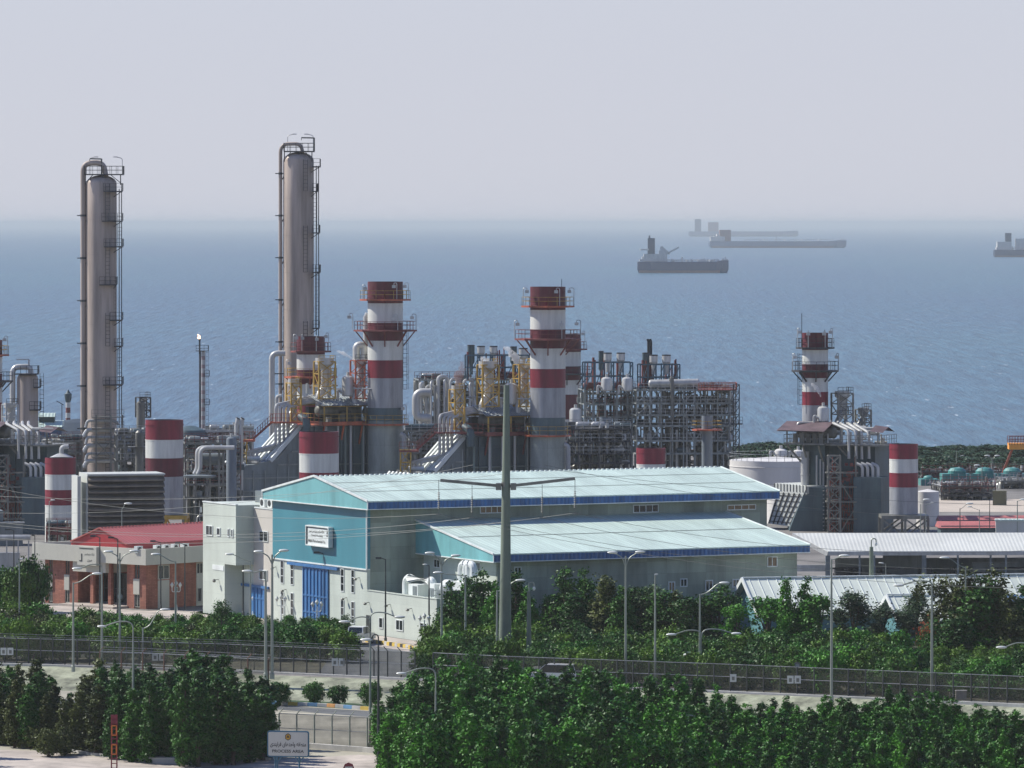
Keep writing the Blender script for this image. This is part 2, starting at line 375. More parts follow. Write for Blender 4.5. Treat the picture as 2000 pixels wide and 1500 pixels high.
# ------------------------------------------------------------------ text
AR = {'م':0xFEE1,'ن':0xFEE5,'ط':0xFEC1,'ق':0xFED5,'ه':0xFEE9,'و':0xFEED,'ا':0xFE8D,'ح':0xFEA1,'د':0xFEA9,'ی':0xFBFC,'ف':0xFED1,
      'ر':0xFEAD,'ک':0xFB8E,'گ':0xFB92,'ز':0xFEAF,'پ':0xFB56,'ت':0xFE95,'س':0xFEB1,'ش':0xFEB5,'ب':0xFE8F,'ی':0xFBFC}
NOJ = set('اودرز')
def shape_fa(s):
    out = []
    for wd in s.split(' '):
        r = ''
        for i, ch in enumerate(wd):
            pj = i > 0 and wd[i-1] not in NOJ; nj = i < len(wd)-1 and ch not in NOJ
            k = 0 if not pj and not nj else 1 if pj and not nj else 2 if nj and not pj else 3
            r += chr(AR[ch]+k)
        out.append(r[::-1])
    return ' '.join(out[::-1])
def text_obj(s, width, height, m, name='lettering', bold=.012):
    """flat lettering mesh in local x,z plane facing -y, centred, stretched to width x height"""
    c = bpy.data.curves.new('t', 'FONT'); c.body = s; c.align_x = 'CENTER'; c.offset = bold; c.resolution_u = 3
    o = bpy.data.objects.new('t', c); COL.objects.link(o)
    me = bpy.data.meshes.new_from_object(o.evaluated_get(bpy.context.evaluated_depsgraph_get()))
    bpy.data.objects.remove(o); X = [v.co.x for v in me.vertices]; Z = [v.co.y for v in me.vertices]
    x0, x1, z0, z1 = min(X), max(X), min(Z), max(Z)
    for v in me.vertices:
        v.co = Vector(((v.co.x-(x0+x1)/2)/(x1-x0)*width, 0, (v.co.y-(z0+z1)/2)/(z1-z0)*height))
    me.materials.clear(); me.materials.append(m); me.name = name
    r = bpy.data.objects.new(name, me); COL.objects.link(r); return r

# ------------------------------------------------------------------ windows / doors on walls
def window(par, ax, c, a0, a1, z0, z1, out=-1, mull=1, trans=0, gm=None, fm=None, fr=.09, name='window', dep=.08):
    """glass pane with a real frame; ax = axis normal to the wall, out = outward sign"""
    mb = MB(); d0, d1 = c+out*.01, c+out*dep
    def bx(b, u0, v0, u1, v1, e0, e1):
        lo, hi = min(e0, e1), max(e0, e1)
        if ax == 0: b.box(lo, u0, v0, hi, u1, v1)
        else: b.box(u0, lo, v0, u1, hi, v1)
    a0, a1 = min(a0, a1), max(a0, a1); z0, z1 = min(z0, z1), max(z0, z1)
    bx(mb, a0, z0, a0+fr, z1, d0, d1); bx(mb, a1-fr, z0, a1, z1, d0, d1)
    bx(mb, a0+fr, z0, a1-fr, z0+fr, d0, d1); bx(mb, a0+fr, z1-fr, a1-fr, z1, d0, d1)
    for i in range(mull):
        u = a0+(a1-a0)*(i+1)/(mull+1); bx(mb, u-fr*.4, z0+fr, u+fr*.4, z1-fr, d0, d1-out*.012)
    for i in range(trans):
        v = z0+(z1-z0)*(i+1)/(trans+1); bx(mb, a0+fr, v-fr*.4, a1-fr, v+fr*.4, d0, d1-out*.02)
    o = mb.build(name, fm or M['trim'], par)
    g = MB(); bx(g, a0+fr*.9, z0+fr*.9, a1-fr*.9, z1-fr*.9, c+out*.004, c+out*(dep*.35)); g.build('pane', gm or M['glass'], o)
    return o

# ------------------------------------------------------------------ the blue-white workshop hall
HO = G(853, 1257); HR = atan2(.466, .885); HF = Frame(HO, HR)
hall = thing('workshop_hall', 'long blue and white workshop hall with pale sheet roofs and a company sign', 'building', HO, HR)
ya, yb, XL = 15.0, 36.3, 45.2
mb = MB(); mb.box(.0, ya, 0, .35, yb, 6.4); mb.box(.35, yb-.3, 0, XL, yb, 12.4); mb.box(XL-.3, ya+.3, 0, XL, yb-.3, 12.4)
mb.build('front_wall', M['clad_white'], hall)
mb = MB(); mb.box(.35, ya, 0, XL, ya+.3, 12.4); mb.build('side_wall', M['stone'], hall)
mb = MB(); mb.box(-.08, ya-.05, 6.3, .34, yb+.05, 12.4); mb.build('blue_wall_panel', M['bpanel'], hall)
mb = MB(); mb.box(-.14, ya-.1, 6.16, .3, yb+.1, 6.3); mb.box(-.12, ya-.12, 6.3, .0, ya-.0, 12.2); mb.build('wall_trim', M['trim'], hall)
ym = (ya+yb)/2; e0, e1 = ya-1.4, yb+1.4; xf, xe = -.6, XL+.7
mb = MB()
for s_, yy in ((1, e0), (-1, e1)):
    mb.add([(xf, yy, 12.98), (xe, yy, 12.98), (xe, ym, 14.95), (xf, ym, 14.95), (xf, yy, 12.86), (xe, yy, 12.86), (xe, ym, 14.83), (xf, ym, 14.83)],
           [(0,1,2,3), (4,7,6,5), (0,4,5,1), (0,3,7,4), (1,5,6,2)])
mb.build('main_roof', M['roofw'], hall)
mb = MB()
for yy, zz in ((e0+4.4, 12.98+1.97*4.4/12.05+.02), (e0+8.6, 12.98+1.97*8.6/12.05+.02)): mb.box(xf+.3, yy-.04, zz, xe-.3, yy+.04, zz+.02)
mb.build('lap_seam', M['steel'], hall)
mb = MB(); nrib = int((xe-xf)/.55)
for i in range(nrib): mb.box(xf+i*.55+.1, ym-.12, 14.93, xf+i*.55+.35, ym+.12, 15.03)
mb.build('ridge_cap', M['trim'], hall)
mb = MB(); mb.box(xf+.02, e0+.0, 12.2, xe-.02, e0+.08, 12.86); mb.box(xe-.1, e0+.08, 12.2, xe-.02, e1-.08, 12.86)
mb.build('main_fascia', M['fascia'], hall)
mb = MB(); mb.prism([(e0+.1, 12.2), (e1-.1, 12.2), (e1-.1, 12.88), (ym, 14.84), (e0+.1, 12.88)], xf+.02, xf+.1, 0); mb.build('gable_panel', M['bpale'], hall)
mb = MB()
mb.box(xf-.04, e0, 12.1, xf+.06, e1, 12.2); mb.box(xf-.04, e0, 12.2, xf+.06, e0+.1, 12.98); mb.box(xf-.04, e1-.1, 12.2, xf+.06, e1, 12.98)
for yy in (e0, e1): mb.beam((xf-.03, yy, 13.0), (xf-.03, ym, 14.98), .12, .2)
mb.box(xe-.03, e0, 12.1, xe+.05, e1, 12.2)
mb.beam((xe+.03, e0, 12.98), (xe+.03, ym, 14.95), .1, .14)
mb.box(xf+.06, e0-.03, 12.12, xe-.03, e0+.03, 12.2)
mb.build('roof_trim', M['trim'], hall)
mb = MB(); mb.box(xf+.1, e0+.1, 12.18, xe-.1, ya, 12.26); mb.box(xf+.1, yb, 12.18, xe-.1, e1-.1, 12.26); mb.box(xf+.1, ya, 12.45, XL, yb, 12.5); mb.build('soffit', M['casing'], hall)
# annex lean-to
a0x, a1x, ay = 5.3, 40.4, -1.6
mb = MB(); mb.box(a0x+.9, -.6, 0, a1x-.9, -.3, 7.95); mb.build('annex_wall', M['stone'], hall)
mb = MB(); mb.box(a0x+.9, -.3, 0, a0x+1.2, ya, 7.9); mb.box(a1x-1.2, -.3, 0, a1x-.9, ya, 7.9); mb.build('annex_end_wall', M['clad_white'], hall)
def az(y): return 8.45+(y-ay)/(ya-ay)*2.5
mb = MB(); mb.add([(a0x, ay, 8.45), (a1x, ay, 8.45), (a1x, ya, 10.95), (a0x, ya, 10.95), (a0x, ay, 8.33), (a1x, ay, 8.33), (a1x, ya, 10.83), (a0x, ya, 10.83)],
       [(0,1,2,3), (4,7,6,5), (0,4,5,1), (0,3,7,4), (1,5,6,2)])
mb.build('annex_roof', M['roofw'], hall)
mb = MB(); mb.box(a0x+.3, ay+8, az(ay+8)+.02, a1x-.3, ay+8.08, az(ay+8)+.05); mb.build('lap_seam', M['steel'], hall)
mb = MB(); mb.box(a0x+.02, ay, 7.72, a1x-.02, ay+.08, 8.33); mb.build('annex_fascia', M['fascia'], hall)
mb = MB(); mb.prism([(ay+.1, 7.72), (ya, 7.72), (ya, 10.84), (ay+.1, 8.34)], a0x+.02, a0x+.1, 0); mb.build('annex_gable_panel', M['bpale'], hall)
mb = MB(); mb.prism([(ay+.1, 7.72), (ya, 7.72), (ya, 10.84), (ay+.1, 8.34)], a1x-.1, a1x-.02, 0)
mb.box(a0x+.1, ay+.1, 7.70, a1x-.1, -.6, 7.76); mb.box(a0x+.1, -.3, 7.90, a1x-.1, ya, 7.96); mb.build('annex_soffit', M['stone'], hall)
mb = MB(); mb.box(a0x-.03, ay, 7.62, a0x+.06, ya, 7.72); mb.beam((a0x-.03, ay, 8.47), (a0x-.03, ya, 10.97), .12, .16); mb.box(a0x-.03, ay, 7.72, a0x+.06, ay+.09, 8.45)
mb.box(a0x, ay-.03, 7.64, a1x, ay+.02, 7.72); mb.beam((a1x+.03, ay, 8.46), (a1x+.03, ya, 10.96), .1, .14); mb.build('annex_trim', M['trim'], hall)
# low white front wing
mb = MB(); mb.box(0, -.0, 0, .25, ya-.002, 4.2); mb.box(.25, 0, 0, a0x+.9, .25, 4.2); mb.box(.25, .25, 3.7, a0x+.9, ya, 3.85)
mb.box(-.06, -.05, 4.2, .3, ya-.002, 4.28); mb.build('low_wing', M['clad_white'], hall)
# doors
p = HF.ray(594, 1106, 0, 0); q = HF.ray(642, 1215, 0, 0); zt = p.z
mb = MB(); mb.box(-.06, q.y, 0, .1, p.y, zt); d1 = mb.build('sliding_door', M['bdoor'], hall)
mb = MB(); n_ = 7
for i in range(n_+1):
    y = q.y+(p.y-q.y)*i/n_; mb.box(-.16, y-.07, 0, -.055, y+.07, zt)
for z in (0.08, 1.25, 2.9, zt-.14): mb.box(-.13, q.y, z, -.05, p.y, z+.16)
mb.build('door_rib', M['bdoor'], d1)
mb = MB(); mb.box(-.2, q.y+1.6, .0, -.13, q.y+2.6, 2.0); mb.build('wicket_door', mat('blue_wicket', (.03,.11,.27), .5), d1)
mb = MB(); mb.box(-.3, q.y-2.4, zt+.02, .0, p.y+3.4, zt+.28); mb.build('door_rail', M['bdoor'], hall)
# slot windows
for x0, x1, yt0, yb0, yt1, yb1 in ((548.4, 554.8, 1094, 1140, 1155, 1201), (568, 574, 1097, 1143, 1157, 1203), (666, 672.6, 1110, 1156, 1171, 1217), (686.5, 693, 1112, 1159, 1174, 1219)):
    for yt, yv in ((yt0, yb0), (yt1, yb1)):
        p = HF.ray(x0, yt, 0, 0); q = HF.ray(x1, yv, 0, 0)
        window(hall, 0, 0, q.y, p.y, q.z, p.z, -1, 0, 2, name='slot_window', fr=.07, dep=.06)
for x0, y0, x1, y1, ml in ((741, 1205, 748.6, 1228, 0), (774, 1209, 788, 1233, 1), (821, 1215, 834.7, 1239, 1)):
    p = HF.ray(x0, y0, 0, 0); q = HF.ray(x1, y1, 0, 0); window(hall, 0, 0, q.y, p.y, q.z, p.z, -1, ml)
p = HF.ray(716, 1201, 0, 0); q = HF.ray(724.5, 1238, 0, 0)
mb = MB(); mb.box(-.06, q.y, 0, .02, p.y, p.z); mb.build('side_door', M['dpole'], hall)
for x0, x1 in ((937, 982), (1236, 1286), (1420, 1476)):
    p = HF.ray(x0, 986, 1, ya); q = HF.ray(x1, 1002, 1, ya)
    window(hall, 1, ya, p.x, q.x, max(11.05, q.z), p.z, -1, 3, 0, M['amber'] if x0 != 1236 else None)
for x0, y0, x1, y1, gm in ((1498, 1087, 1518, 1107, 'amber'), (1305, 1136, 1318, 1157, 'amber'), (1328, 1130, 1342, 1146, 'glass'), (1377, 1133, 1392, 1154, 'glass'), (1430, 1131, 1444, 1147, 'glass'), (1004, 1107, 1018, 1123, 'glass')):
    p = HF.ray(x0, y0, 1, -.6); q = HF.ray(x1, y1, 1, -.6); window(hall, 1, -.6, p.x, q.x, q.z, p.z, -1, 1, 0, M[gm])
for x0, y0, x1, y1 in ((848, 1091, 860, 1110), (930, 1097, 939, 1115)):
    p = HF.ray(x0, y0, 0, a0x+.9); q = HF.ray(x1, y1, 0, a0x+.9); window(hall, 0, a0x+.9, q.y, p.y, q.z, p.z, -1, 1)
# wall lamps on the front
for px, py in ((427, 1135), (559, 1153), (677, 1169), (721, 1178), (762, 1182), (804, 1190), (539, 1109), (702, 1130)):
    p = HF.ray(px, py, 0, 0)
    if p.y > 37: continue
    mb = MB(); mb.beam((0, p.y, p.z+.1), (-.45, p.y, p.z), .06); mb.ball((-.45, p.y, p.z-.05), (.2, .2, .14), 8); mb.build('wall_lamp', M['steel'], hall)
# company sign
sp = HF.ray(598, 1027, 0, -.55); sq = HF.ray(643, 1068, 0, -.55); sw = sp.y-sq.y; sh = 2.02; sc_y = (sp.y+sq.y)/2; sz = (sp.z+sq.z)/2
so_ = HF.o+Vector((HF.c*-.35-HF.s*sc_y, HF.s*-.35+HF.c*sc_y, sz))
sg = thing('company_sign', 'framed white bilingual company sign on the blue gable wall', 'sign', so_, HR-pi/2)
mb = MB(); mb.box(-sw/2, -.18, -sh/2, sw/2, .2, sh/2); mb.build('board', M['trim'], sg)
mb = MB(); a, b_ = sw/2, sh/2
mb.box(-a, -.3, -b_, -a+.12, -.18, b_); mb.box(a-.12, -.3, -b_, a, -.18, b_); mb.box(-a+.12, -.3, b_-.12, a-.12, -.18, b_); mb.box(-a+.12, -.3, -b_, a-.12, -.18, -b_+.12)
mb.build('frame', M['trim'], sg)
mb = MB(); mb.box(-a+.14, -.215, b_-.22, a-.14, -.19, b_-.14); mb.box(-a+.14, -.215, -b_+.16, -a+.28, -.19, b_-.22); mb.build('border_line', M['ink'], sg)
for s_, wd, hh, x, z in ((shape_fa('کارگاه مرکزی پتروشیمی مبین'), sw*.66, .36, -.25, .46), ('Central Workshop', sw*.5, .26, -.15, .03), ('Mobin Petrochemical Co.', sw*.74, .27, -.2, -.5)):
    o = text_obj(s_, wd, hh, M['ink']); o.parent = sg; o.location = (x, -.2, z)
mb = MB(); mb.add([(a-.62, -.2, .3), (a-.34, -.2, .3), (a-.46, -.2, .72), (a-.50, -.2, .72)], [(0,1,2,3)]); mb.box(a-.6, -.205, .05, a-.36, -.2, .2); mb.build('emblem', M['ink'], sg)

# ------------------------------------------------------------------ pale concrete block left of the hall
cb = thing('concrete_block', 'tall pale cladded block with an overhanging bay left of the blue gable', 'building', HO, HR)
mb = MB(); mb.box(-2, 43.7, 0, 9, 49, 11.4); mb.box(-2, 41, 5.3, 9, 43.7, 11.4); mb.box(0, 41, 0, 9, 43.7, 5.3)
mb.build('stair_bay', M['clad_white'], cb)
mb = MB(); mb.box(0, 36.32, 0, 9, 41, 11.1); mb.build('wall', M['clad_pale'], cb)
mb = MB(); mb.box(2.5, 37.5, 11.1, 9, 41, 12.2); mb.box(2.5, 41, 11.4, 9, 46, 12.6); mb.build('penthouse', M['casing'], cb)
mb = MB(); mb.box(-.06, 36.35, 11.1, .2, 40.9, 11.22); mb.box(-2.06, 40.95, 11.4, -1.8, 49.05, 11.52); mb.box(-2.05, 43.9, 4.6, -2.0, 46.6, 5.1); mb.build('coping', M['trim'], cb)
for x0, y0, x1, y1, ml, c in ((403, 1025, 416, 1047, 1, -2), (424, 1030, 431, 1047, 0, -2), (445, 1032, 449, 1049, 0, -2), (452, 1033, 456, 1050, 0, -2), (507, 1036, 524, 1059, 1, 0), (507, 1112, 523, 1134, 1, 0)):
    p = HF.ray(x0, y0, 0, c); q = HF.ray(x1, y1, 0, c); window(cb, 0, c, q.y, p.y, q.z, p.z, -1, ml)
p = HF.ray(490, 1146, 0, 0); q = HF.ray(518, 1205, 0, 0)
mb = MB(); mb.box(-.06, q.y, 0, .1, p.y, p.z); d2 = mb.build('garage_door', M['bdoor'], cb)
mb = MB()
for i in range(5):
    y = q.y+(p.y-q.y)*i/4; mb.box(-.14, y-.06, 0, -.055, y+.06, p.z)
mb.box(-.12, q.y, 1.9, -.05, p.y, 2.05); mb.box(-.2, q.y-1, p.z, 0, p.y+3.2, p.z+.25); mb.build('door_rib', M['bdoor'], d2)
mb = MB(); p = HF.ray(427, 1132, 0, -2); mb.beam((-2, p.y, p.z), (-2.5, p.y, p.z), .06); mb.ball((-2.5, p.y, p.z-.1), .2, 8); mb.build('wall_lamp', M['steel'], cb)
def ac_unit(loc, rz, label, k=1.0):
    t = thing('air_conditioner', label, 'air conditioner', loc, rz, 'rooftop air conditioners')
    mb = MB(); mb.box(-.4*k, -.25*k, .1, .4*k, .25*k, .75*k); mb.box(-.35*k, -.2*k, 0, -.25*k, .2*k, .1); mb.box(.25*k, -.2*k, 0, .35*k, .2*k, .1); mb.build('casing', M['trim'], t)
    mb = MB(); mb.tube([(-.05*k, -.25*k, .42*k), (-.05*k, -.28*k, .42*k)], .24*k, 14); mb.build('fan', M['dark'], t); return t
def hw(x, y, z): return HF.o+Vector((HF.c*x-HF.s*y, HF.s*x+HF.c*y, z))
ac_unit(hw(.9, 40.2, 11.1), HR-pi/2, 'left of two white condenser units on the pale block roof', 1.35)
ac_unit(hw(.9, 38.4, 11.1), HR-pi/2, 'right of two white condenser units on the pale block roof', 1.35)

# ducts on the low wing roof
dz = 3.85
t = thing('air_handling_unit', 'white air handling unit with arched duct on the low wing roof', 'ventilation unit', hw(0, 0, 0), HR)
p = HF.ray(770, 1150, 0, 2.6)
mb = MB(); mb.tube(bend([(2.6, 11.6, dz+.1), (2.6, 11.6, dz+1.7), (2.6, 6.0, dz+1.7), (2.6, 6.0, dz+.9)], .9), .42, 10); mb.build('arched_duct', M['trim'], t, smooth=True)
mb = MB(); mb.box(1.8, 7.6, dz, 3.4, 9.6, dz+1.25); mb.box(1.9, 4.2, dz, 3.5, 5.5, dz+1.5); mb.build('casing', M['trim'], t)
mb = MB(); mb.box(1.76, 7.8, dz+.15, 1.8, 8.6, dz+1.1); mb.box(1.86, 4.35, dz+.3, 1.9, 5.35, dz+1.1); mb.build('louvre', M['casing'], t)
t = thing('swan_neck_duct', 'white twin swan neck ducts rising before the annex gable', 'duct', hw(0, 0, 0), HR)
for k, (y, x) in enumerate(((1.9, 3.6), (.9, 3.6))):
    mb = MB(); mb.tube(bend([(x, y, dz+1.6), (x, y, dz+3.6), (x, y-1.6, dz+3.6), (x, y-1.6, dz+2.4)], .8), .36, 10); mb.build('duct', M['trim'], t, smooth=True)
mb = MB(); mb.box(2.6, -2.2, dz+1.1, 4.2, 2.5, dz+1.9); mb.tube(bend([(2.6, 2.2, dz+1.5), (2.6, 3.4, dz+1.5), (2.6, 3.4, dz-.6)], .7), .55, 10)
for y in (-2, 0): mb.beam((3.4, y, 0), (3.4, y, dz+1.1), .15)
mb.build('plenum', M['trim'], t)
mb = MB(); mb.rail([(1.2, .4, dz), (1.2, 3.4, dz), (5, 3.4, dz)], 1.0, w=.04); mb.box(1.4, .6, dz, 3.2, 2.8, dz+1.1); mb.build('cooler', M['casing'], t)

# ------------------------------------------------------------------ brick office with red roof
BO = G(285, 1190); BR = atan2(.74, .673); BF = Frame(BO, BR)
bo = thing('brick_office', 'two-storey red brick office with cream band and red sheet roof', 'building', BO, BR)
BL = 15.6; zf = 4.62
mb = MB()
for y0, y1 in ((0, 1.9), (2.7, 4.4), (11.0, 12.3), (13.05, BL)): pass
def bpos(px): return BF.ray(px, 1150, 0, 0).y
ys = [0, bpos(262), bpos(273)]
front = [(88, 95), (103, 127), (136, 148), (248, 262), (273, 285)]          # brick piers in photo columns
for x0, x1 in front:
    pm_ = MB(); pm_.box(0, max(0.001, bpos(x1)), 0, .3, bpos(x0), zf); pm_.build('brick_pier', M['brick'], bo)
mb.box(.3, .3, 0, .5, bpos(248), .05)
mb.box(.3, BL-.5, 0, 14, BL-.2, zf)
mb.build('brick_wall', M['brick'], bo)
mb = MB(); mb.box(3.4, bpos(248), 0, 3.6, bpos(148), zf); mb.box(.3, bpos(248)-.25, 0, 3.4, bpos(248), zf); mb.box(.3, bpos(148), 0, 3.4, bpos(148)+.25, zf); mb.build('porch_wall', M['brick'], bo)
# slots between the piers
for x0, x1 in ((95, 103), (127, 136), (262, 273)):
    ya_, yb_ = bpos(x1), bpos(x0)
    window(bo, 0, .12, ya_, yb_, 3.1, zf, -1, 1, fr=.06, fm=M['brick'])
    window(bo, 0, .12, ya_, yb_, .15, 1.5, -1, 1, fr=.06, fm=M['cream'])
    mb = MB(); mb.box(-.12, ya_-.02, 1.5, .14, yb_+.02, 3.1); mb.build('spandrel', M['cream'], bo)
# porch: columns, canopy, glazing
for x0, x1 in ((176, 182), (211, 217), (148, 152)):
    mb = MB(); mb.box(.0, bpos(x1), 0, .35, bpos(x0), zf); mb.build('porch_column', M['brick'], bo)
mb = MB(); mb.box(-.5, bpos(213), 3.55, 2.6, bpos(149), zf-.02); mb.build('porch_canopy', M['cream'], bo)
window(bo, 0, 3.38, bpos(240), bpos(158), .0, 3.3, -1, 7, 1, fm=M['dpole'])
mb = MB(); mb.box(-2.2, bpos(250), 0, 3.4, bpos(144), .22); mb.build('porch_floor', M['concrete'], bo)
# right side wall
RL = 16.0
mb = MB(); mb.box(.3, -.001, 0, RL, .3, zf); mb.build('brick_side_wall', M['brick'], bo)
def bx(px): return BF.ray(px, 1150, 1, 0).x
for x0, x1 in ((308, 330), (383, 396)):
    mb = MB(); mb.box(bx(x0), -.06, .0, bx(x1), .0, 2.9 if x0 < 350 else 3.4); mb.build('cream_panel', M['cream'], bo)
    window(bo, 1, -.0, bx(x0), bx(x1), 3.0, 4.5, -1, 1, fm=M['cream'])
window(bo, 1, -.06, bx(384), bx(393), .4, 1.9, -1, 0, fm=M['cream'])
window(bo, 1, -.0, bx(340), bx(347), 1.6, 2.1, -1, 0, fm=M['cream'])
# cream band (parapet) and flat roof
mb = MB(); mb.box(-.75, -.75, zf, -.5, BL+.9, 6.3); mb.box(-.5, -.75, zf, RL, -.5, 6.3); mb.box(-.5, BL+.65, zf, RL, BL+.9, 6.3)
mb.box(-.5, -.5, zf, RL, BL+.65, zf+.12); mb.box(-.5, -.5, 5.7, RL, BL+.65, 5.8); mb.build('parapet', M['cream'], bo)
# red roof
g0, g1 = bpos(249)-.4, bpos(139)-1.0; gm_ = (g0+g1)/2; rx = 1.6
p = BF.ray(249, 1068, 0, rx); q = BF.ray(139, 1055, 0, rx); pk = BF.ray(196, 1031, 0, rx); g0, g1, gm_ = p.y, q.y, pk.y
mb = MB()
for yy in (g0, g1): mb.add([(rx-.1, yy, 6.5), (RL+8, yy, 6.5), (RL+8, gm_, pk.z), (rx-.1, gm_, pk.z)], [(0,1,2,3)])
for yy in (g0, g1): mb.add([(rx-.1, yy, 6.42), (RL+8, yy, 6.42), (RL+8, gm_, pk.z-.08), (rx-.1, gm_, pk.z-.08)], [(3,2,1,0)])
mb.build('red_roof', M['redroof'], bo)
mb = MB(); mb.prism([(g0, 5.8), (g1, 5.8), (g1, 6.4), (gm_, pk.z-.1), (g0, 6.4)], rx, rx+.12, 0); mb.box(rx+.12, g0, 5.8, RL+8, g0+.1, 6.45); mb.build('red_gable', M['redgable'], bo)
mb = MB()
for yy in (g0, g1): mb.beam((rx-.12, yy, 6.5), (rx-.12, gm_, pk.z+.02), .12, .12)
for i in range(44): mb.box(rx+i*.5, gm_-.1, pk.z, rx+i*.5+.22, gm_+.1, pk.z+.07)
mb.build('roof_trim', M['redroof'], bo)
# office name panel
sgn = thing('office_sign', 'square pale name panel with dark lettering over the office porch', 'sign', BF.o+Vector((BF.c*-.78-BF.s*bpos(186), BF.s*-.78+BF.c*bpos(186), 5.3)), BR-pi/2)
mb = MB(); mb.box(-1.55, -.35, -1.0, 1.35, .02, .95); mb.build('panel', M['cream'], sgn)
o = text_obj(shape_fa('شرکت پتروشیمی'), 1.5, .32, M['ink']); o.parent = sgn; o.location = (.3, -.36, .15)
o = text_obj(shape_fa('مبین'), .7, .32, M['ink']); o.parent = sgn; o.location = (.35, -.36, -.5)
mb = MB(); mb.box(-1.2, -.38, .72, .9, -.355, .8); mb.box(-.92, -.38, -.5, -.8, -.355, .2); mb.box(-1.2, -.38, -.6, -.8, -.355, -.5); mb.build('emblem', M['ink'], sgn)
for k, (px, py, lab) in enumerate(((277, 1068, 'first'), (314, 1068, 'second'), (330, 1068, 'third'), (348, 1067, 'fourth'), (367, 1067, 'fifth'))):
    p = BF.ray(px, py, 1, .1); ww = BF.o+Vector((BF.c*p.x-BF.s*.6, BF.s*p.x+BF.c*.6, 5.8))
    ac_unit(ww, BR, lab+' white condenser from the left on the office roof edge', 1.0)

# ------------------------------------------------------------------ louvred intake house
LY = 640.0
lo = P(172, 1100, LY); lo.z = 0; LF = Frame(lo, radians(15))
lh = thing('louvre_house', 'tall pale air intake block with eight brown horizontal louvres', 'building', lo, radians(15))
def lx(px): return LF.ray(px, 980, 1, 0).x
ztop = P(250, 927, LY).z; wd = lx(320)-lx(172)
mb = MB(); mb.box(0, .35, 0, wd, 5, ztop-.15); mb.box(-.12, -.02, 0, 0, 5.0, ztop+.1); mb.box(wd-.05, .35, 0, wd+.1, 5, ztop-.1)
mb.build('casing', M['panelgrey'], lh)
mb = MB(); mb.box(0, .15, 4.0, wd, .34, ztop-.4); mb.build('backing', M['dark'], lh)
zb = P(250, 1035, LY).z; nl = 9; hh = (ztop-.25-zb)/nl
for i in range(nl):
    z1 = ztop-.25-i*hh
    mb = MB(); mb.add([(0, .1, z1), (wd, .1, z1), (wd, .1, z1-.1), (0, .1, z1-.1), (0, -.62, z1-hh*.52), (wd, -.62, z1-hh*.52), (wd, -.62, z1-hh*.8), (0, -.62, z1-hh*.8)],
        [(0,1,5,4), (4,5,6,7), (7,6,2,3), (0,4,7,3), (1,2,6,5)]); mb.build('louvre', M['louvre'], lh)
mb = MB(); mb.box(-.1, -.3, ztop-.12, wd+.1, 5, ztop+.06); mb.build('roof_slab', M['panelgrey'], lh)
# blue-sided angle: dark gap pier on the left
mb = MB(); mb.box(-1.15, .4, 0, -.75, 4, ztop-.2); mb.build('side_pier', M['panelgrey'], lh)
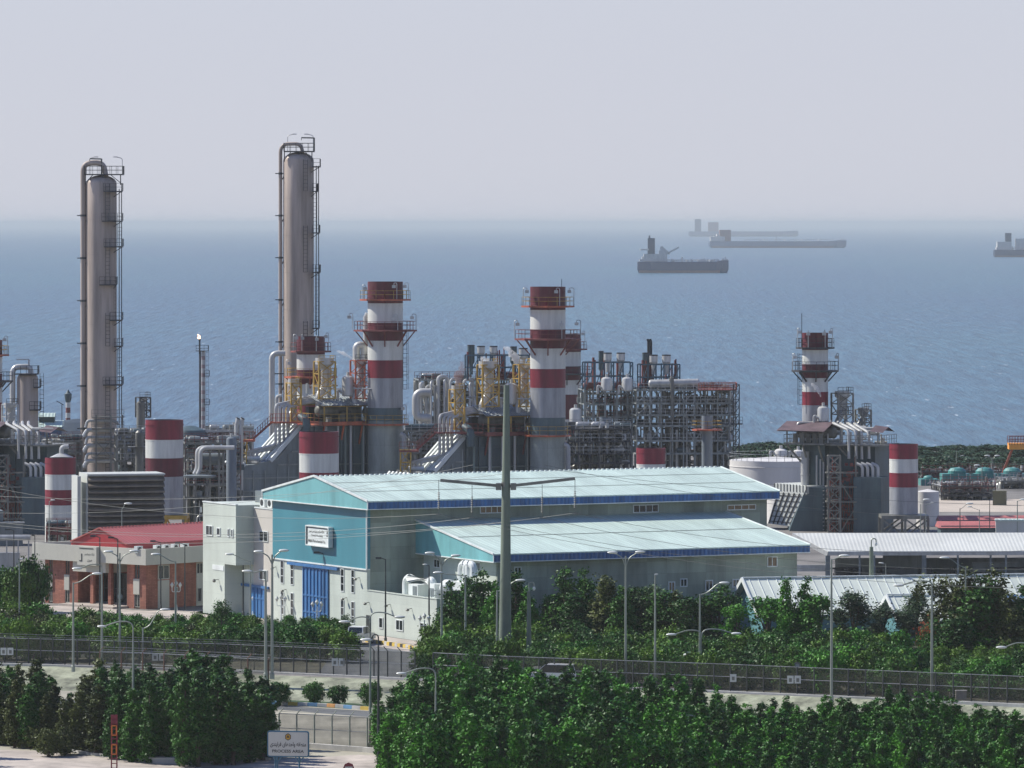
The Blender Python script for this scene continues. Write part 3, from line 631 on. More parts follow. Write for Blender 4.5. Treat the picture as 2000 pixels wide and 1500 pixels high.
# ------------------------------------------------------------------ striped stacks
def ground_at(px, Y): return Vector(((px-1000)*Y/F, Y, 0.0))
def zof(py, Y): return H-(py-HY)*Y/F
def stack(name, label, cat, px, Y, rpx, top, bands, low, mats_low='gband', plats=(), group=None, ladder=None, antenna=None, rims=True):
    """bands: [(py_bottom, material)...] from the top down; plats: [(py, half width px, lamps px list, brace)]"""
    k = Y/F; o = thing(name, label, cat, ground_at(px, Y), 0, group); r = rpx*k
    names = []; prof = []; ms = []
    ys = [top]+[b[0] for b in bands]
    mats = [M[m] for m in ('dred', 'white', 'red', 'gband', 'dark', 'bluegrey', 'shaft', 'bstack')]
    idx = dict(dred=0, white=1, red=2, gband=3, dark=4, bluegrey=5, casing=6, bstack=7)
    zs = [zof(y, Y) for y in ys]
    mb = MB(); prof = [(r*.9, zs[0]-1.2), (r*.93, zs[0]), (r, zs[0])]; ms = [4, idx[bands[0][1]]]
    for i, b in enumerate(bands):
        prof.append((r, zs[i+1])); ms.append(idx[b[1]])
        if rims and i < len(bands)-1:
            prof += [(r*1.012, zs[i+1]), (r*1.012, zs[i+1]-.12), (r, zs[i+1]-.12)]; ms += [idx[bands[i+1][1]]]*3
    prof.append((r, low)); ms.append(ms[-1])
    mb.lathe(prof, n=40, m=ms, cap=False)
    mb.lathe([(0.01, zs[0]-1.2), (r*.9, zs[0]-1.2)], n=40, m=4, cap=False)
    mb.build('shell', mats, o, smooth=True)
    for (py, hw_, lamps, brace, cm) in plats:
        z = zof(py, Y); R = hw_*k; pm = MB(); N = 8; off = pi/8
        inner = [(r*1.0*cos(2*pi*i/24), r*1.0*sin(2*pi*i/24)) for i in range(24)]
        pm.lathe([(r*1.01, z-.22), (R, z-.22), (R, z), (r*1.01, z)], n=8, m=0, cap=False)
        if brace:
            for i in range(8):
                a = 2*pi*i/8; pm.beam((R*.93*cos(a), R*.93*sin(a), z-.2), (r*cos(a), r*sin(a), z-brace*k), .16, m=0)
        p_ = pm.build('platform', M[cm], o)
        rl = MB(); pts = [(R*.97*cos(2*pi*i/8), R*.97*sin(2*pi*i/8), z) for i in range(8)]
        rl.rail(pts, 1.15, True, .055, 1.1, (1.0, .55)); rl.build('railing', M[cm if cm != 'orange' else 'yellow'], p_)
        for (lx_, ly_, hx_) in lamps:
            xx = (lx_-px)*k; yy = -sqrt(max(0.1, R*R-xx*xx))*(.9 if abs(xx) < R else 0); lm = MB()
            zt = zof(ly_, Y); hx = (hx_-px)*k
            lm.tube(bend([(xx, yy, z), (xx, yy, zt), (hx, yy, zt), (hx, yy, zt-.35)], .3, 3), .05, 5)
            lm.obox((hx, yy-.1, zt-.5), (.5, .35, .4), 0); lm.build('floodlight', M['lsteel'], o)
    if ladder:
        lx_, y0, y1, side = ladder; xx = (lx_-px)*k; z0, z1 = zof(y1, Y), zof(y0, Y); lm = MB()
        for dx in (-.25, .25): lm.beam((xx+dx, -.3, z0), (xx+dx, -.3, z1), .06)
        z = z0
        while z < z1: lm.beam((xx-.25, -.3, z), (xx+.25, -.3, z), .05); z += .6
        z = z0+2
        while z < z1:
            lm.beam((xx+.45*side, -.75, z), (xx+.45*side, .1, z), .05); lm.beam((xx-.25*side, -.75, z), (xx+.45*side, -.75, z), .05); z += 1.4
        lm.beam((xx+.45*side, -.75, z0), (xx+.45*side, -.75, z1), .05)
        lm.build('caged_ladder', M['dsteel'], o)
    if antenna:
        ax_, ay_ = antenna; mb = MB(); xx = (ax_-px)*k; mb.beam((xx, 0, zs[0]-2), (xx, 0, zof(ay_, Y)), .08); mb.build('lightning_rod', M['dsteel'], o)
    return o
stack('exhaust_stack', 'tallest red and white banded stack, with two railed platforms', 'chimney', 752.5, 760, 34.5, 550,
      [(592, 'dred'), (630, 'white'), (665, 'dred'), (703, 'white'), (738, 'red'), (796, 'gband'), (822, 'bluegrey'), (1016, 'casing')], 0,
      plats=[(584, 50, [(798, 552, 791), (709, 556, 714), (776, 552, 770)], 0, 'orange'), (644, 62, [(689, 612, 682), (778, 614, 770), (813, 613, 805)], 32, 'rust'),
             (827, 46, [(794, 790, 787)], 0, 'orange')], ladder=(791, 650, 760, 1), antenna=None)
stack('exhaust_stack', 'red and white stack beside the concrete pylon, with two orange railed platforms', 'chimney', 1070, 750, 34.5, 560,
      [(605, 'dred'), (643, 'white'), (680, 'dred'), (720, 'white'), (757, 'red'), (815, 'gband'), (848, 'bluegrey'), (1023, 'casing')], 0,
      plats=[(597, 52, [(1022, 562, 1029), (1121, 562, 1112), (1093, 562, 1086)], 0, 'orange'), (661, 65, [(1005, 626, 1011), (1134, 625, 1126), (1097, 626, 1096)], 32, 'rust'),
             (849, 46, [], 0, 'orange')], antenna=(1097, 545))
stack('exhaust_stack', 'shorter dark red stack standing just before the right tan column', 'chimney', 607, 798, 27.5, 657,
      [(692, 'dred'), (722, 'white'), (750, 'dred'), (782, 'white'), (985, 'red')], 0,
      plats=[(685, 40, [(574, 653, 580), (591, 653, 592), (619, 655, 620), (642, 650, 637)], 0, 'rust'), (735, 52, [(560, 702, 566)], 22, 'orange')])
stack('exhaust_stack', 'distant banded stack half hidden behind the stack beside the pylon', 'chimney', 1107, 930, 27.5, 653,
      [(687, 'dred'), (715, 'white'), (742, 'dred'), (770, 'white'), (905, 'dred')], 0,
      plats=[(681, 40, [(1142, 646, 1138)], 0, 'rust'), (729, 50, [], 22, 'dsteel')])
stack('exhaust_stack', 'slim banded stack at the far right with a tall lightning rod and dark platforms', 'chimney', 1592, 740, 25.5, 650,
      [(683, 'dred'), (711, 'white'), (738, 'dred'), (765, 'white'), (791, 'red'), (1040, 'gband')], 0,
      plats=[(678, 38, [(1557, 641, 1561), (1577, 644, 1577), (1610, 644, 1608), (1625, 641, 1621)], 0, 'dsteel'), (723, 46, [(1548, 690, 1552), (1638, 690, 1634)], 22, 'dsteel')],
      ladder=(1564, 690, 790, -1), antenna=(1566, 612))
stack('exhaust_stack', 'red and white stack cut off by the left edge of the photo', 'chimney', -24, 760, 28.5, 664,
      [(697, 'dred'), (730, 'white'), (756, 'dred'), (786, 'white'), (822, 'red'), (1016, 'gband')], 0,
      plats=[(692, 42, [(16, 656, 10)], 0, 'orange'), (743, 50, [], 22, 'dsteel')])
# drum-shaped bypass stacks
def bypass(label, px, Y, r, top, bands, legs=None):
    o = stack('bypass_stack', label, 'chimney', px, Y, r, top, bands, max(0, zof(legs[0], Y)) if legs else 0)
    k = Y/F; R = r*k; mb = MB(); zt = zof(top, Y); 
    mb.lathe([(R, zt-.62), (R*1.03, zt-.62), (R*1.03, zt-.5), (R, zt-.5)], n=40, cap=False); mb.build('rim_ring', M['red'], o)
    if legs:
        z = zof(legs[0], Y); mb = MB(); hx = legs[1]*k
        mb.box(-hx, -hx, z-.5, hx, hx, z-.05)
        for a in (-1, 0, 1):
            for b in (-1, 1): mb.beam((a*hx*.97, b*hx*.97, 0), (a*hx*.97, b*hx*.97, z-.4), .3)
        for b in (-1, 1):
            for a in (-1, 0): mb.beam((a*hx, b*hx, .1), ((a+1)*hx, b*hx, z-.5), .2); mb.beam(((a+1)*hx, b*hx, .1), (a*hx, b*hx, z-.5), .2)
        mb.build('support_frame', M[legs[2]], o)
    return o
bypass('wide red and white drum stack beside the right end of the louvred block', 321, 668, 37, 820, [(858, 'red'), (894, 'white'), (930, 'dred'), (1003, 'gband')], (1004, 46, 'yellow'))
b1 = bypass('red and white drum stack left of the louvred block', 118, 690, 30, 894, [(926, 'red'), (956, 'white'), (986, 'red'), (1040, 'white')])
o = thing('small_dome', 'pale green low dome with a bent pipe just behind the first drum stack', 'tank', ground_at(120, 712)); mb = MB(); mb.lathe([(1.5, 0), (1.5, zof(893, 712)), (.5, zof(886, 712)), (.01, zof(885, 712))], n=24); mb.tube(bend([(0, 0, zof(888, 712)), (0, 0, zof(873, 712)), (.9, 0, zof(872, 712))], .5, 4), .3, 10); mb.build('shell', M['clad'], o, smooth=True)
bypass('red and white drum stack rising behind the peak of the blue gable', 623, 655, 38.5, 843, [(885, 'red'), (922, 'white'), (1000, 'red')])
bypass('red-topped drum stack peeping over the ridge of the main hall roof', 1271.5, 720, 28.5, 875, [(906, 'red'), (1000, 'white')])
bypass('red and white drum stack on a steel stand at the far right', 1765, 722, 28, 867, [(896, 'red'), (923, 'white'), (951, 'red'), (1003, 'gband')], (1004, 46, 'steel'))

# ------------------------------------------------------------------ tall tan columns
def column(label, px, Y, rpx, top, pipe_px, pipe_r, ptop, plats, base_clutter, topplat, davit):
    k = Y/F; o = thing('distillation_column', label, 'column', ground_at(px, Y)); r = rpx*k; zt = zof(top, Y)
    mb = MB(); zz = [0]; prof = [(r, 0)]
    for i in range(1, 9): z = zt-r*.55; prof += [(r, z*i/9-.05), (r*1.008, z*i/9-.05), (r*1.008, z*i/9+.05), (r, z*i/9+.05)]
    for a in range(0, 7): t = a/6*pi/2; prof.append((r*cos(t)+.001, zt-r*.55+r*.55*sin(t)))
    mb.lathe(prof, n=40); mb.build('shell', M['taupe'], o, smooth=True)
    mb = MB(); xx = (pipe_px-px)*k; zp = zof(ptop, Y); pr = pipe_r*k
    mb.tube(bend([(xx, -.4, 0), (xx, -.4, zp), (0.15*r, -.4, zp), (0.3*r, -.3, zt-.3)], 1.3, 6), pr, 14)
    mb.build('overhead_pipe', M['taupe'], o, smooth=True)
    z = 4
    mb = MB()
    while z < zt-3:
        mb.beam((xx-pr-.5, -.4, z), (-r*.95, -.4, z), .14); mb.beam((xx+pr, -.5, z-.9), (-r*.9, -.5, z-.1), .12); mb.lathe([(pr*1.12, z-.15), (pr*1.12, z+.15)], (xx, -.4, 0), 12); z += 6.2
    mb.build('pipe_bracket', M['dsteel'], o)
    for (py, x0, x1) in plats:
        z = zof(py, Y); a, b = (x0-px)*k, (x1-px)*k; pm = MB(); pm.box(a, -r-.9, z-.16, b, -.2 if a < r*.8 else .8, z)
        pm.beam((b-.1, -r*.6, z-.1), (min(b-.5, r*.7), -r*.5, z-1.1), .1); p_ = pm.build('platform', M['dsteel'], o)
        rl = MB(); rl.rail([(a, -r-.9, z), (b, -r-.9, z), (b, .6, z)], 1.1, w=.05, step=.9); rl.build('railing', M['dsteel'], p_)
    pl = [zof(p_[0], Y) for p_ in plats]
    lm = MB()
    for i, z in enumerate(pl):
        z2 = pl[i+1] if i+1 < len(pl) else 3.0
        xx_ = (plats[i][2]-px)*k-.45 if i % 2 else r*.5
        yy_ = -r-.35 if not i % 2 else -.6
        if xx_ > r: yy_ = -.3
        for dx in (-.3, .3): lm.beam((xx_+dx, yy_, z2), (xx_+dx, yy_, z+1), .07)
        q = z2
        while q < z+1: lm.beam((xx_-.3, yy_, q), (xx_+.3, yy_, q), .05); lm.beam((xx_-.3, yy_-.4, q), (xx_+.3, yy_-.4, q), .04); q += .55
    lm.build('caged_ladder', M['dsteel'], o)
    mb = MB(); xs_ = r+.35
    for dx in (0, .35): mb.tube([(xs_+dx, .2, 1), (xs_+dx, .2, zt-2)], .07, 5)
    mb.build('riser_pipe', M['dsteel'], o)
    y_, a, b = topplat; z = zof(y_, Y); a = (a-px)*k; b = (b-px)*k; pm = MB(); pm.box(a, -r*.8, z-.15, b, r*.8, z)
    for xq in (a+.1, (a+b)/2, b-.3): pm.beam((xq, -r*.7, z-.1), (xq, -r*.7, z-1.6), .14); pm.beam((xq, -r*.7, z-1.3), (xq*.5, -r*.7, z-.1), .1)
    p_ = pm.build('top_platform', M['dsteel'], o)
    rl = MB(); rl.rail([(a, -r*.8, z), (b, -r*.8, z), (b, r*.8, z), (a, r*.8, z)], 1.15, True, .055, .9); rl.build('railing', M['dsteel'], p_)
    dx0, dx1, dy = davit; mb = MB(); x0 = (dx0-px)*k; x1 = (dx1-px)*k; zd = zof(dy, Y)
    mb.beam((x0, -r*.3, z), (x0, -r*.3, zd), .22); mb.beam((x0, -r*.3, zd-.05), (x1, -r*.3, zd), .2); mb.beam((x1, -r*.3, zd), (x1, -r*.3, zd-.4), .08); mb.build('davit', M['steel'], o)
    for lx_, s_ in ((a+.5, 1), (b-.2, -1)):
        mb = MB(); mb.tube(bend([(lx_, r*.3, z), (lx_, r*.3, z+2.3), (lx_+.9*s_, r*.3, z+2.5)], .3, 3), .05, 5); mb.obox((lx_+1.0*s_, r*.3, z+2.5), (.6, .25, .12)); mb.build('lamp', M['lsteel'], o)
    if base_clutter:
        mb = MB(); yy = -r-.8
        for i, py in enumerate((820, 838, 852, 868, 884, 898)):
            z = zof(py, Y); mb.tube(bend([(-r*.9-.3*(i % 2), yy-.4, z-1.0), (-r*.8, yy-.4, z), (r*.9, yy-.4, z), (r*1.2, yy, z-.5)], .4, 3), .33 if i % 2 else .22, 8)
        mb.build('reflux_pipe', M['clad'], o)
        mb = MB()
        for xq in (-r*.2, r*.75, r*1.5): mb.beam((xq, yy-1.1, 0), (xq, yy-1.1, zof(808, Y)), .22)
        for py in (812, 834, 860, 890): z = zof(py, Y); mb.box(-r*.5, yy-1.2, z-.12, r*1.6, yy+.4, z); mb.rail([(-r*.5, yy-1.2, z), (r*1.6, yy-1.2, z)], 1.0, w=.05, step=.9)
        mb.beam((r*.75, yy-1.1, zof(890, Y)), (-r*.2, yy-1.1, zof(860, Y)), .12); mb.beam((-r*.2, yy-1.1, zof(890, Y)), (r*.75, yy-1.1, zof(860, Y)), .12)
        mb.build('service_frame', M['steel'], o)
    return o
column('left tan distillation column with platforms down its right side', 198, 820, 30, 342, 163, 5.4, 318,
       [(373, 205, 240), (431, 202, 240), (481, 206, 241), (555, 197, 229), (624, 218, 240), (675, 226, 240), (750, 204, 241)], True, (340, 167, 241), (199, 176, 310))
column('taller right tan distillation column, its domed head highest of all', 583, 830, 30, 297, 548, 3.6, 281,
       [(325, 612, 626), (373, 612, 621), (454, 612, 625), (531, 612, 626), (640, 612, 624)], False, (295, 555, 614), (614, 589, 269))
# mid-size column at the left edge
k = 780/F; o = thing('short_column', 'squat tan column with gooseneck pipe at the left edge', 'column', ground_at(54, 780)); r = 21*k
mb = MB(); zt = zof(729, 780); mb.lathe([(r, 0), (r, zt-.8), (r*.9, zt-.3), (r*.5, zt), (.01, zt+.05)], n=32); mb.build('shell', M['taupe'], o, smooth=True)
mb = MB(); x = (25-54)*k; mb.tube(bend([(x, -.3, 6), (x, -.3, zof(716, 780)), (.3, -.3, zof(716, 780)), (.5, -.2, zt)], 1.0, 5), .38, 12); mb.build('gooseneck_pipe', M['clad'], o, smooth=True)
for py, x0, x1 in ((729, 32, 76), (755, 68, 80), (799, 60, 80)):
    z = zof(py, 780); pm = MB(); a = (x0-54)*k; b = (x1-54)*k; pm.box(a, -r-.7, z-.15, b, .4, z); p_ = pm.build('platform', M['dsteel'], o)
    rl = MB(); rl.rail([(a, -r-.7, z), (b, -r-.7, z), (b, .4, z)], 1.1, w=.06, step=.8); rl.build('railing', M['dsteel'], p_)
mb = MB(); x = (57-54)*k; mb.beam((x, -.5, zt), (x, -.5, zof(702, 780)), .2); mb.beam((x, -.5, zof(702, 780)), ((33-54)*k, -.5, zof(702, 780)), .16); mb.build('davit', M['lsteel'], o)
mb = MB()
for dx in (-.25, .25): mb.beam((r+.5+dx, -.3, 2), (r+.5+dx, -.3, zt), .06)
z = 2
while z < zt: mb.beam((r+.25, -.3, z), (r+.75, -.3, z), .05); mb.beam((r+.2, -.8, z), (r+.8, -.8, z), .04); z += .6
mb.build('caged_ladder', M['dsteel'], o)

# ------------------------------------------------------------------ lattice and pipes
def lattice(mb, x0, x1, y0, y1, z0, z1, n, w=.18, m=0, br=.1):
    for x in (x0, x1):
        for y in (y0, y1): mb.beam((x, y, z0), (x, y, z1), w, m=m)
    for i in range(n+1):
        z = z0+(z1-z0)*i/n
        for y in (y0, y1): mb.beam((x0, y, z), (x1, y, z), br*1.2, m=m)
        for x in (x0, x1): mb.beam((x, y0, z), (x, y1, z), br*1.2, m=m)
        if i < n:
            z2 = z0+(z1-z0)*(i+1)/n
            for y in (y0, y1):
                mb.beam((x0, y, z), (x1, y, z2), br, m=m)
                if y == y0: mb.beam((x1, y, z), (x0, y, z2), br, m=m)
            if i % 2: mb.beam((x0, y0, z), (x0, y1, z2), br, m=m)
def vent_tower(label, px0, px1, ptop, pbot, Y, cm='yellow', sil=(0, 0), pipe=True, dep=2.2, group='steam vent towers', srad=None):
    k = Y/F; cx = (px0+px1)/2; z0, z1 = zof(pbot, Y), zof(ptop, Y); o = thing('vent_tower', label, 'vent tower', (((cx-1000)*k), Y, z0), radians(20), None)
    hw_ = (px1-px0)*k/2*.8; mb = MB(); lattice(mb, -hw_, hw_, -dep/2, dep/2, 0, z1-z0, 3, .2, br=.1); mb.build('lattice_frame', M[cm], o)
    r = srad or hw_*.85; mb = MB(); hs = sil[0]*k; mb.lathe([(r*.5, z1-z0-.9), (r, z1-z0-.4), (r, z1-z0+hs), (r*.93, z1-z0+hs), (r*.93, z1-z0+hs-.3), (.01, z1-z0+hs-.3)], n=24); mb.build('silencer', M['clad'], o, smooth=True)
    mb = MB()
    if pipe:
        mb.tube(bend([(0, 0, z1-z0-.5), (0, 0, 1.6), (-.9, -.3, .3), (-.9, -.3, -1)], .5, 3), r*.42, 10); mb.tube([(r*.55, .3, z1-z0-.5), (r*.55, .3, -.5)], r*.18, 6)
        mb.build('vent_pipe', M['clad'], o, smooth=True)
    mb = MB(); mb.rail([(-hw_, -dep/2, (z1-z0)*.34), (hw_, -dep/2, (z1-z0)*.34), (hw_, dep/2, (z1-z0)*.34)], 1.0, w=.05, step=.8); mb.rail([(-hw_, -dep/2, z1-z0), (hw_, -dep/2, z1-z0), (hw_, dep/2, z1-z0)], .8, w=.05, step=.8)
    mb.build('railing', M['dsteel' if cm != 'yellow' else 'yellow'], o); return o
def drum_vessel(name, label, px, py0, py1, r, Y, m='clad'):
    k = Y/F; z0, z1 = zof(py1, Y), zof(py0, Y); o = thing(name, label, 'vessel', ((px-1000)*k, Y, z0)); R = r*k; h = z1-z0
    mb = MB(); mb.lathe([(R*.8, 0), (R, .15), (R, h-R*.6), (R*.92, h-R*.3), (R*.6, h-R*.08), (.01, h)], n=28); mb.build('shell', M[m], o, smooth=True)
    mb = MB(); mb.tube([(0, 0, h-.05), (0, 0, h+.45)], R*.25, 10); mb.tube(bend([(-R*.9, -.3, .5), (-R*1.6, -.3, .9), (-R*1.6, -.3, -.4)], .3, 3), R*.22, 8)
    mb.build('nozzle', M['clad'], o); return o

def hrsg(tag_, dx, dy, Y, dark):
    """boiler unit; coordinates are those of the unit in front of the tallest stack, shifted by dx, dy"""
    k = Y/F; A = radians(27.8); ca, sa = cos(A), sin(A)
    def W(px, py, d=0): return Vector(((px+dx-1000)*Y/F, d, zof(py+dy, Y)))       # local: x world, y depth from unit plane
    o = thing('boiler_unit', 'boiler with four riser pipes, '+tag_, 'boiler', (0, Y, 0))
    # casing (rotated box)
    x0 = W(592, 0).x; zc = W(0, 832).z
    def R2(a, b): return (x0+a*ca-b*sa, a*sa+b*ca-3)
    def rbox(mb, a0, a1, b0, b1, z0, z1, m=0):
        q = [R2(a0, b0), R2(a1, b0), R2(a1, b1), R2(a0, b1)]
        mb.add([(x, y, z0) for x, y in q]+[(x, y, z1) for x, y in q], [(0,3,2,1),(4,5,6,7),(0,1,5,4),(1,2,6,5),(2,3,7,6),(3,0,4,7)], m)
    mb = MB(); rbox(mb, 0, 11.2, 0, 6, 0, zc); 
    for a in (0, 1.9, 3.8, 5.7, 7.6, 9.5, 11.1): rbox(mb, a-.12, a+.12, -.3, 0, 0, zc)
    for z in (2.5, 5, 7.5, 10): rbox(mb, 0, 11.2, -.18, 0, z, z+.2)
    mb.build('casing', M['bluegrey'], o)
    # inlet duct: side silhouette extruded across the depth
    poly = [(592, 1010), (592, 834), (579, 848), (548, 893), (503, 903), (484, 905), (436, 968), (425, 1010)]
    pl = [((p_[0]-592)*k/ca, W(0, p_[1]).z) for p_ in poly]; n = len(pl); b0, b1 = 0.2, 5.8
    def D(a, b, z): x, y = R2(a, b); return (x, y, z)
    mb = MB(); mb.add([D(a, b0, z) for a, z in pl]+[D(a, b1, z) for a, z in pl],
        [tuple(range(n)), tuple(range(n, 2*n))[::-1]]+[(i, n+i, n+(i+1)%n, (i+1)%n) for i in range(n)]); mb.build('inlet_duct', M['casing'], o)
    mb = MB()
    for pxr, pyr in ((585, 856), (566, 884), (545, 908), (522, 915), (500, 915), (478, 930), (458, 960)): a_ = (pxr-592)*k/ca; mb.beam(D(a_, b0-.12, 0), D(a_, b0-.12, W(0, pyr).z), .16, .2)
    for pyr, pxl in ((880, 572), (905, 546), (930, 478), (955, 455)): z_ = W(0, pyr).z; mb.beam(D((pxl-592)*k/ca, b0-.15, z_), D(0, b0-.15, z_), .14, .18)
    mb.build('duct_stiffener', M['psteel'], o)
    mb = MB()
    for (i0, i1) in ((1, 3), (5, 6)):
        (a0, z0), (a1, z1) = pl[i0], pl[i1]
        if i0 == 1: (a0, z0) = pl[1]; (a1, z1) = (pl[3][0]-1.2, pl[3][1]-.6)
        for j in range(6):
            b = b0+.1+j*(b1-b0-.2)/5
            p_, q_ = Vector(D(a0, b, z0+.28)), Vector(D(a1, b, z1+.28)); mb.beam(p_, q_, .42, .5)
    mb.build('duct_rib', M['trim'], o)
    mb = MB(); (a0, z0) = pl[4]; 
    for j in range(2): z = z0-.2-j*2.2*0; mb.beam(D(a0+.3, -.3, z0+.3), D(a0-.2, b1+.4, z0+.3), .35, .3)
    (a0, z0) = pl[6]; mb.beam(D(a0, -.3, z0+.4), D(a0-.3, b1+.4, z0+.4), .4, .35)
    mb.build('duct_flange', M['lsteel'], o)
    # four risers
    for j in range(4):
        xv = (540.5, 548, 556, 563.8)[j]; xb = (484, 490, 497, 504)[j]; d = -3.6+j*.0
        pts = [W(628+j*7, 770+j*2, 1.5), W(xv+2, 789+j*1.5, -3.2+j*.25), W(xv, 795+j*1.5, -3.4+j*.25), W(xv, 864+j*1, -3.4+j*.25), W(xv-5, 868+j, -3.4+j*.25), W(xb+8, 879, -3.2), W(xb, 882, -3.2), W(xb, 892, -3.2)]
        mb = MB(); mb.tube(bend(pts, .55, 4), .2, 8); mb.build('riser_pipe', M['clad'], o, smooth=True)
    mb = MB(); mb.tube([W(480, 893, -3.2), W(510, 893, -3.2)], .3, 8)
    for j in range(5): mb.tube([W(483+j*6, 893, -3.2), W(483+j*6, 909, -3.2)], .17, 6)
    mb.beam(W(468, 908, -3.2), W(512, 910, -3.2), .3, .22); mb.build('header', M['trim'], o)
    # operating platform and canopy
    zp = W(0, 824).z; ze = W(0, 791).z; a0, a1, b0, b1 = 2.6, 13.4, -1.0, 6.6
    mb = MB(); rbox(mb, a0, a1, b0, b1, zp-.18, zp); rbox(mb, a0, a1, b0-.1, b0, zp-.45, zp+.08, 1); rbox(mb, a0-.1, a0, b0, b1, zp-.45, zp+.08, 1)
    for a in (a0+.3, a0+3.2, a0+6.0, a1-2.2): mb.beam(D(a, b0+.1, zp-.3), D(a-.1, .0, zp-3.0), .2, m=1)
    pf = mb.build('platform', [M['dsteel'], M['orange' if not dark else 'rust']], o)
    mb = MB(); mb.rail([D(a0, b1, zp), D(a0, b0, zp), D(a1, b0, zp)], 1.1, w=.06, step=1.2); mb.build('railing', M['yellow' if not dark else 'rust'], pf)
    mb = MB()
    for a in (a0+.3, a0+3.7, a0+7.1, a1-1.0):
        for b in (b0+.2, b1-.3): mb.beam(D(a, b, zp), D(a, b, ze), .22)
    for b in (b0+.2, b1-.3): mb.beam(D(a0, b, ze-.1), D(a1-.8, b, ze-.1), .22)
    mb.build('canopy_post', M['yellow'], o)
    mb = MB(); r0, r1 = a0-.3, a1-.5; bm = (b0+b1)/2; zr = ze+1.35
    for bb in (b0-.4, b1+.3): 
        mb.add([D(r0, bb, ze), D(r1, bb, ze), D(r1, bm, zr), D(r0, bm, zr)], [(0,1,2,3)])
        mb.add([D(r0, bb, ze-.08), D(r1, bb, ze-.08), D(r1, bm, zr-.08), D(r0, bm, zr-.08)], [(3,2,1,0)])
    cn = mb.build('canopy_roof', M['canroof'], o)
    mb = MB()
    for i in range(30):
        a = r0+(r1-r0)*i/29; mb.beam(D(a, b0-.4, ze+.03), D(a, bm, zr+.03), .12, .06)
    mb.build('roof_rib', M['lsteel'], cn)
    mb = MB(); rbox(mb, a0+.6, a1-2.2, 4.6, 5.6, zp, ze-.35); rbox(mb, a0+3.5, a0+5, .6, 1.4, zp, zp+1.5); mb.build('shade_box', M['dsteel'], o)  # dark boxes added to shut out sky light under the canopy
    mb = MB()
    for a in (.9, 3.4, 6.2, 8.8): mb.tube([D(a, -.5, 0), D(a, -.5, zp-.6)], .16, 8)
    for z in (3.2, 7.6): mb.beam(D(.5, -.6, z), D(10, -.6, z), .12)
    mb.build('drain_pipe', M['bstackpipe'], o)
    mb = MB(); mb.capsule(D(a0+.9, 2.2, zp+1.5), D(a0+6.8, 2.2, zp+1.5), .85)
    mb.build('steam_drum', M['steel'], o, smooth=True)
    mb = MB(); mb.capsule(D(a0+7.9, 2.2, zp+1.2), D(a0+9.6, 2.2, zp+1.2), .65); mb.tube(bend([D(a0+7, .3, zp+.3), D(a0+7, .3, zp+2.4), D(a0+9.6, .3, zp+2.4)], .4), .14, 6)
    for j in range(4): rbox(mb, a0+1.3+j*2, a0+1.9+j*2, .2, .9, zp, zp+.7+.3*(j % 2))
    mb.build('blowdown_vessel', M['steel'], o, smooth=True)
    # piping tangle above the canopy and below the platform
    rr = random.Random(11+dx); mb = MB()
    for i in range(14):
        a = a0+rr.uniform(0, 8.5); b = rr.uniform(3.6, 6); z = zr+rr.uniform(.1, 1.2); l = rr.uniform(1, 3.4); v = rr.random() < .5
        p_ = D(a, b, z); q_ = D(a+(l if v else 0), b, z) ; mb.tube([p_, q_] if v else [D(a, b, z-.8), D(a, b, z+.6)], rr.uniform(.06, .16), 6)
    for i in range(5):
        a = a0+.6+i*1.9; mb.tube(bend([D(a, -.55, zp-.5), D(a, -.55, 1.2), D(a+1, -.55, .6)], .4, 3), .13 if i % 2 else .2, 6)
    mb.tube(bend([W(690, 758, -1), W(767, 760, -2), W(767, 822, -2)], .4, 3), .1, 6)
    mb.build('small_bore_piping', M['lsteel'], o)
    # burner duct elbow, dark
    mb = MB(); mb.tube(bend([W(601, 850, -4), W(601, 820, -4), W(588, 812, -3)], .6, 4), .55, 12); mb.build('elbow_duct', M['bluegrey'], o, smooth=True)
    # stair and access tower
    mb = MB(); p0, p1 = W(496, 856, -3), W(534, 822, -3)
    for d in (-.45, .45):
        e = Vector((0, d, 0)); mb.beam(p0+e, p1+e, .12, .3)
        for h_ in (.5, 1.05): mb.beam(p0+e+Vector((0,0,h_)), p1+e+Vector((0,0,h_)), .05)
        for i in range(9): c = (p0+e).lerp(p1+e, i/8); mb.beam(c, c+Vector((0,0,1.05)), .05)
    for i in range(14): c = p0.lerp(p1, (i+.5)/14); mb.box(c.x-.12, c.y-.45, c.z, c.x+.12, c.y+.45, c.z+.05)
    mb.build('stair', M['rust'], o)
    mb = MB(); pA, pB = W(462, 857, -3), W(500, 857, -3); mb.box(pA.x, -4.2, pA.z-.25, pB.x, -1.8, pA.z); mb.rail([(pA.x, -4.2, pA.z), (pB.x, -4.2, pA.z)], 1.1, w=.06, step=.7)
    pC, pD = W(530, 822, -3), W(625, 822, -3); mb.box(pC.x, -4.2, pC.z-.2, pD.x, -2.2, pC.z); mb.rail([(pC.x, -4.2, pC.z), (pD.x, -4.2, pC.z)], 1.1, w=.06, step=.7)
    mb.build('walkway', M['orange' if not dark else 'rust'], o)
    mb = MB(); x0_, x1_ = W(464, 0).x, W(484, 0).x; lattice(mb, x0_, x1_, -4.1, -2.0, 0, pA.z, 6, .16, br=.08)
    for i in range(6): z = pA.z*(i+.5)/6; mb.rail([(x0_, -4.15, z), (x1_, -4.15, z)], .9, w=.07, step=.5)
    mb.build('access_tower', M['yellow'], o)
    # downcomer bend at the foot of the stack
    mb = MB(); mb.tube(bend([W(782, 846, -2.8), W(790, 850, -2.8), W(790, 1010, -2.8)], .5, 4), .32, 10); mb.build('downcomer', M['gband'], o, smooth=True)
    return o
M['bstackpipe'] = mat('green_grey_pipe', (.16,.21,.19), .5, var=.2)
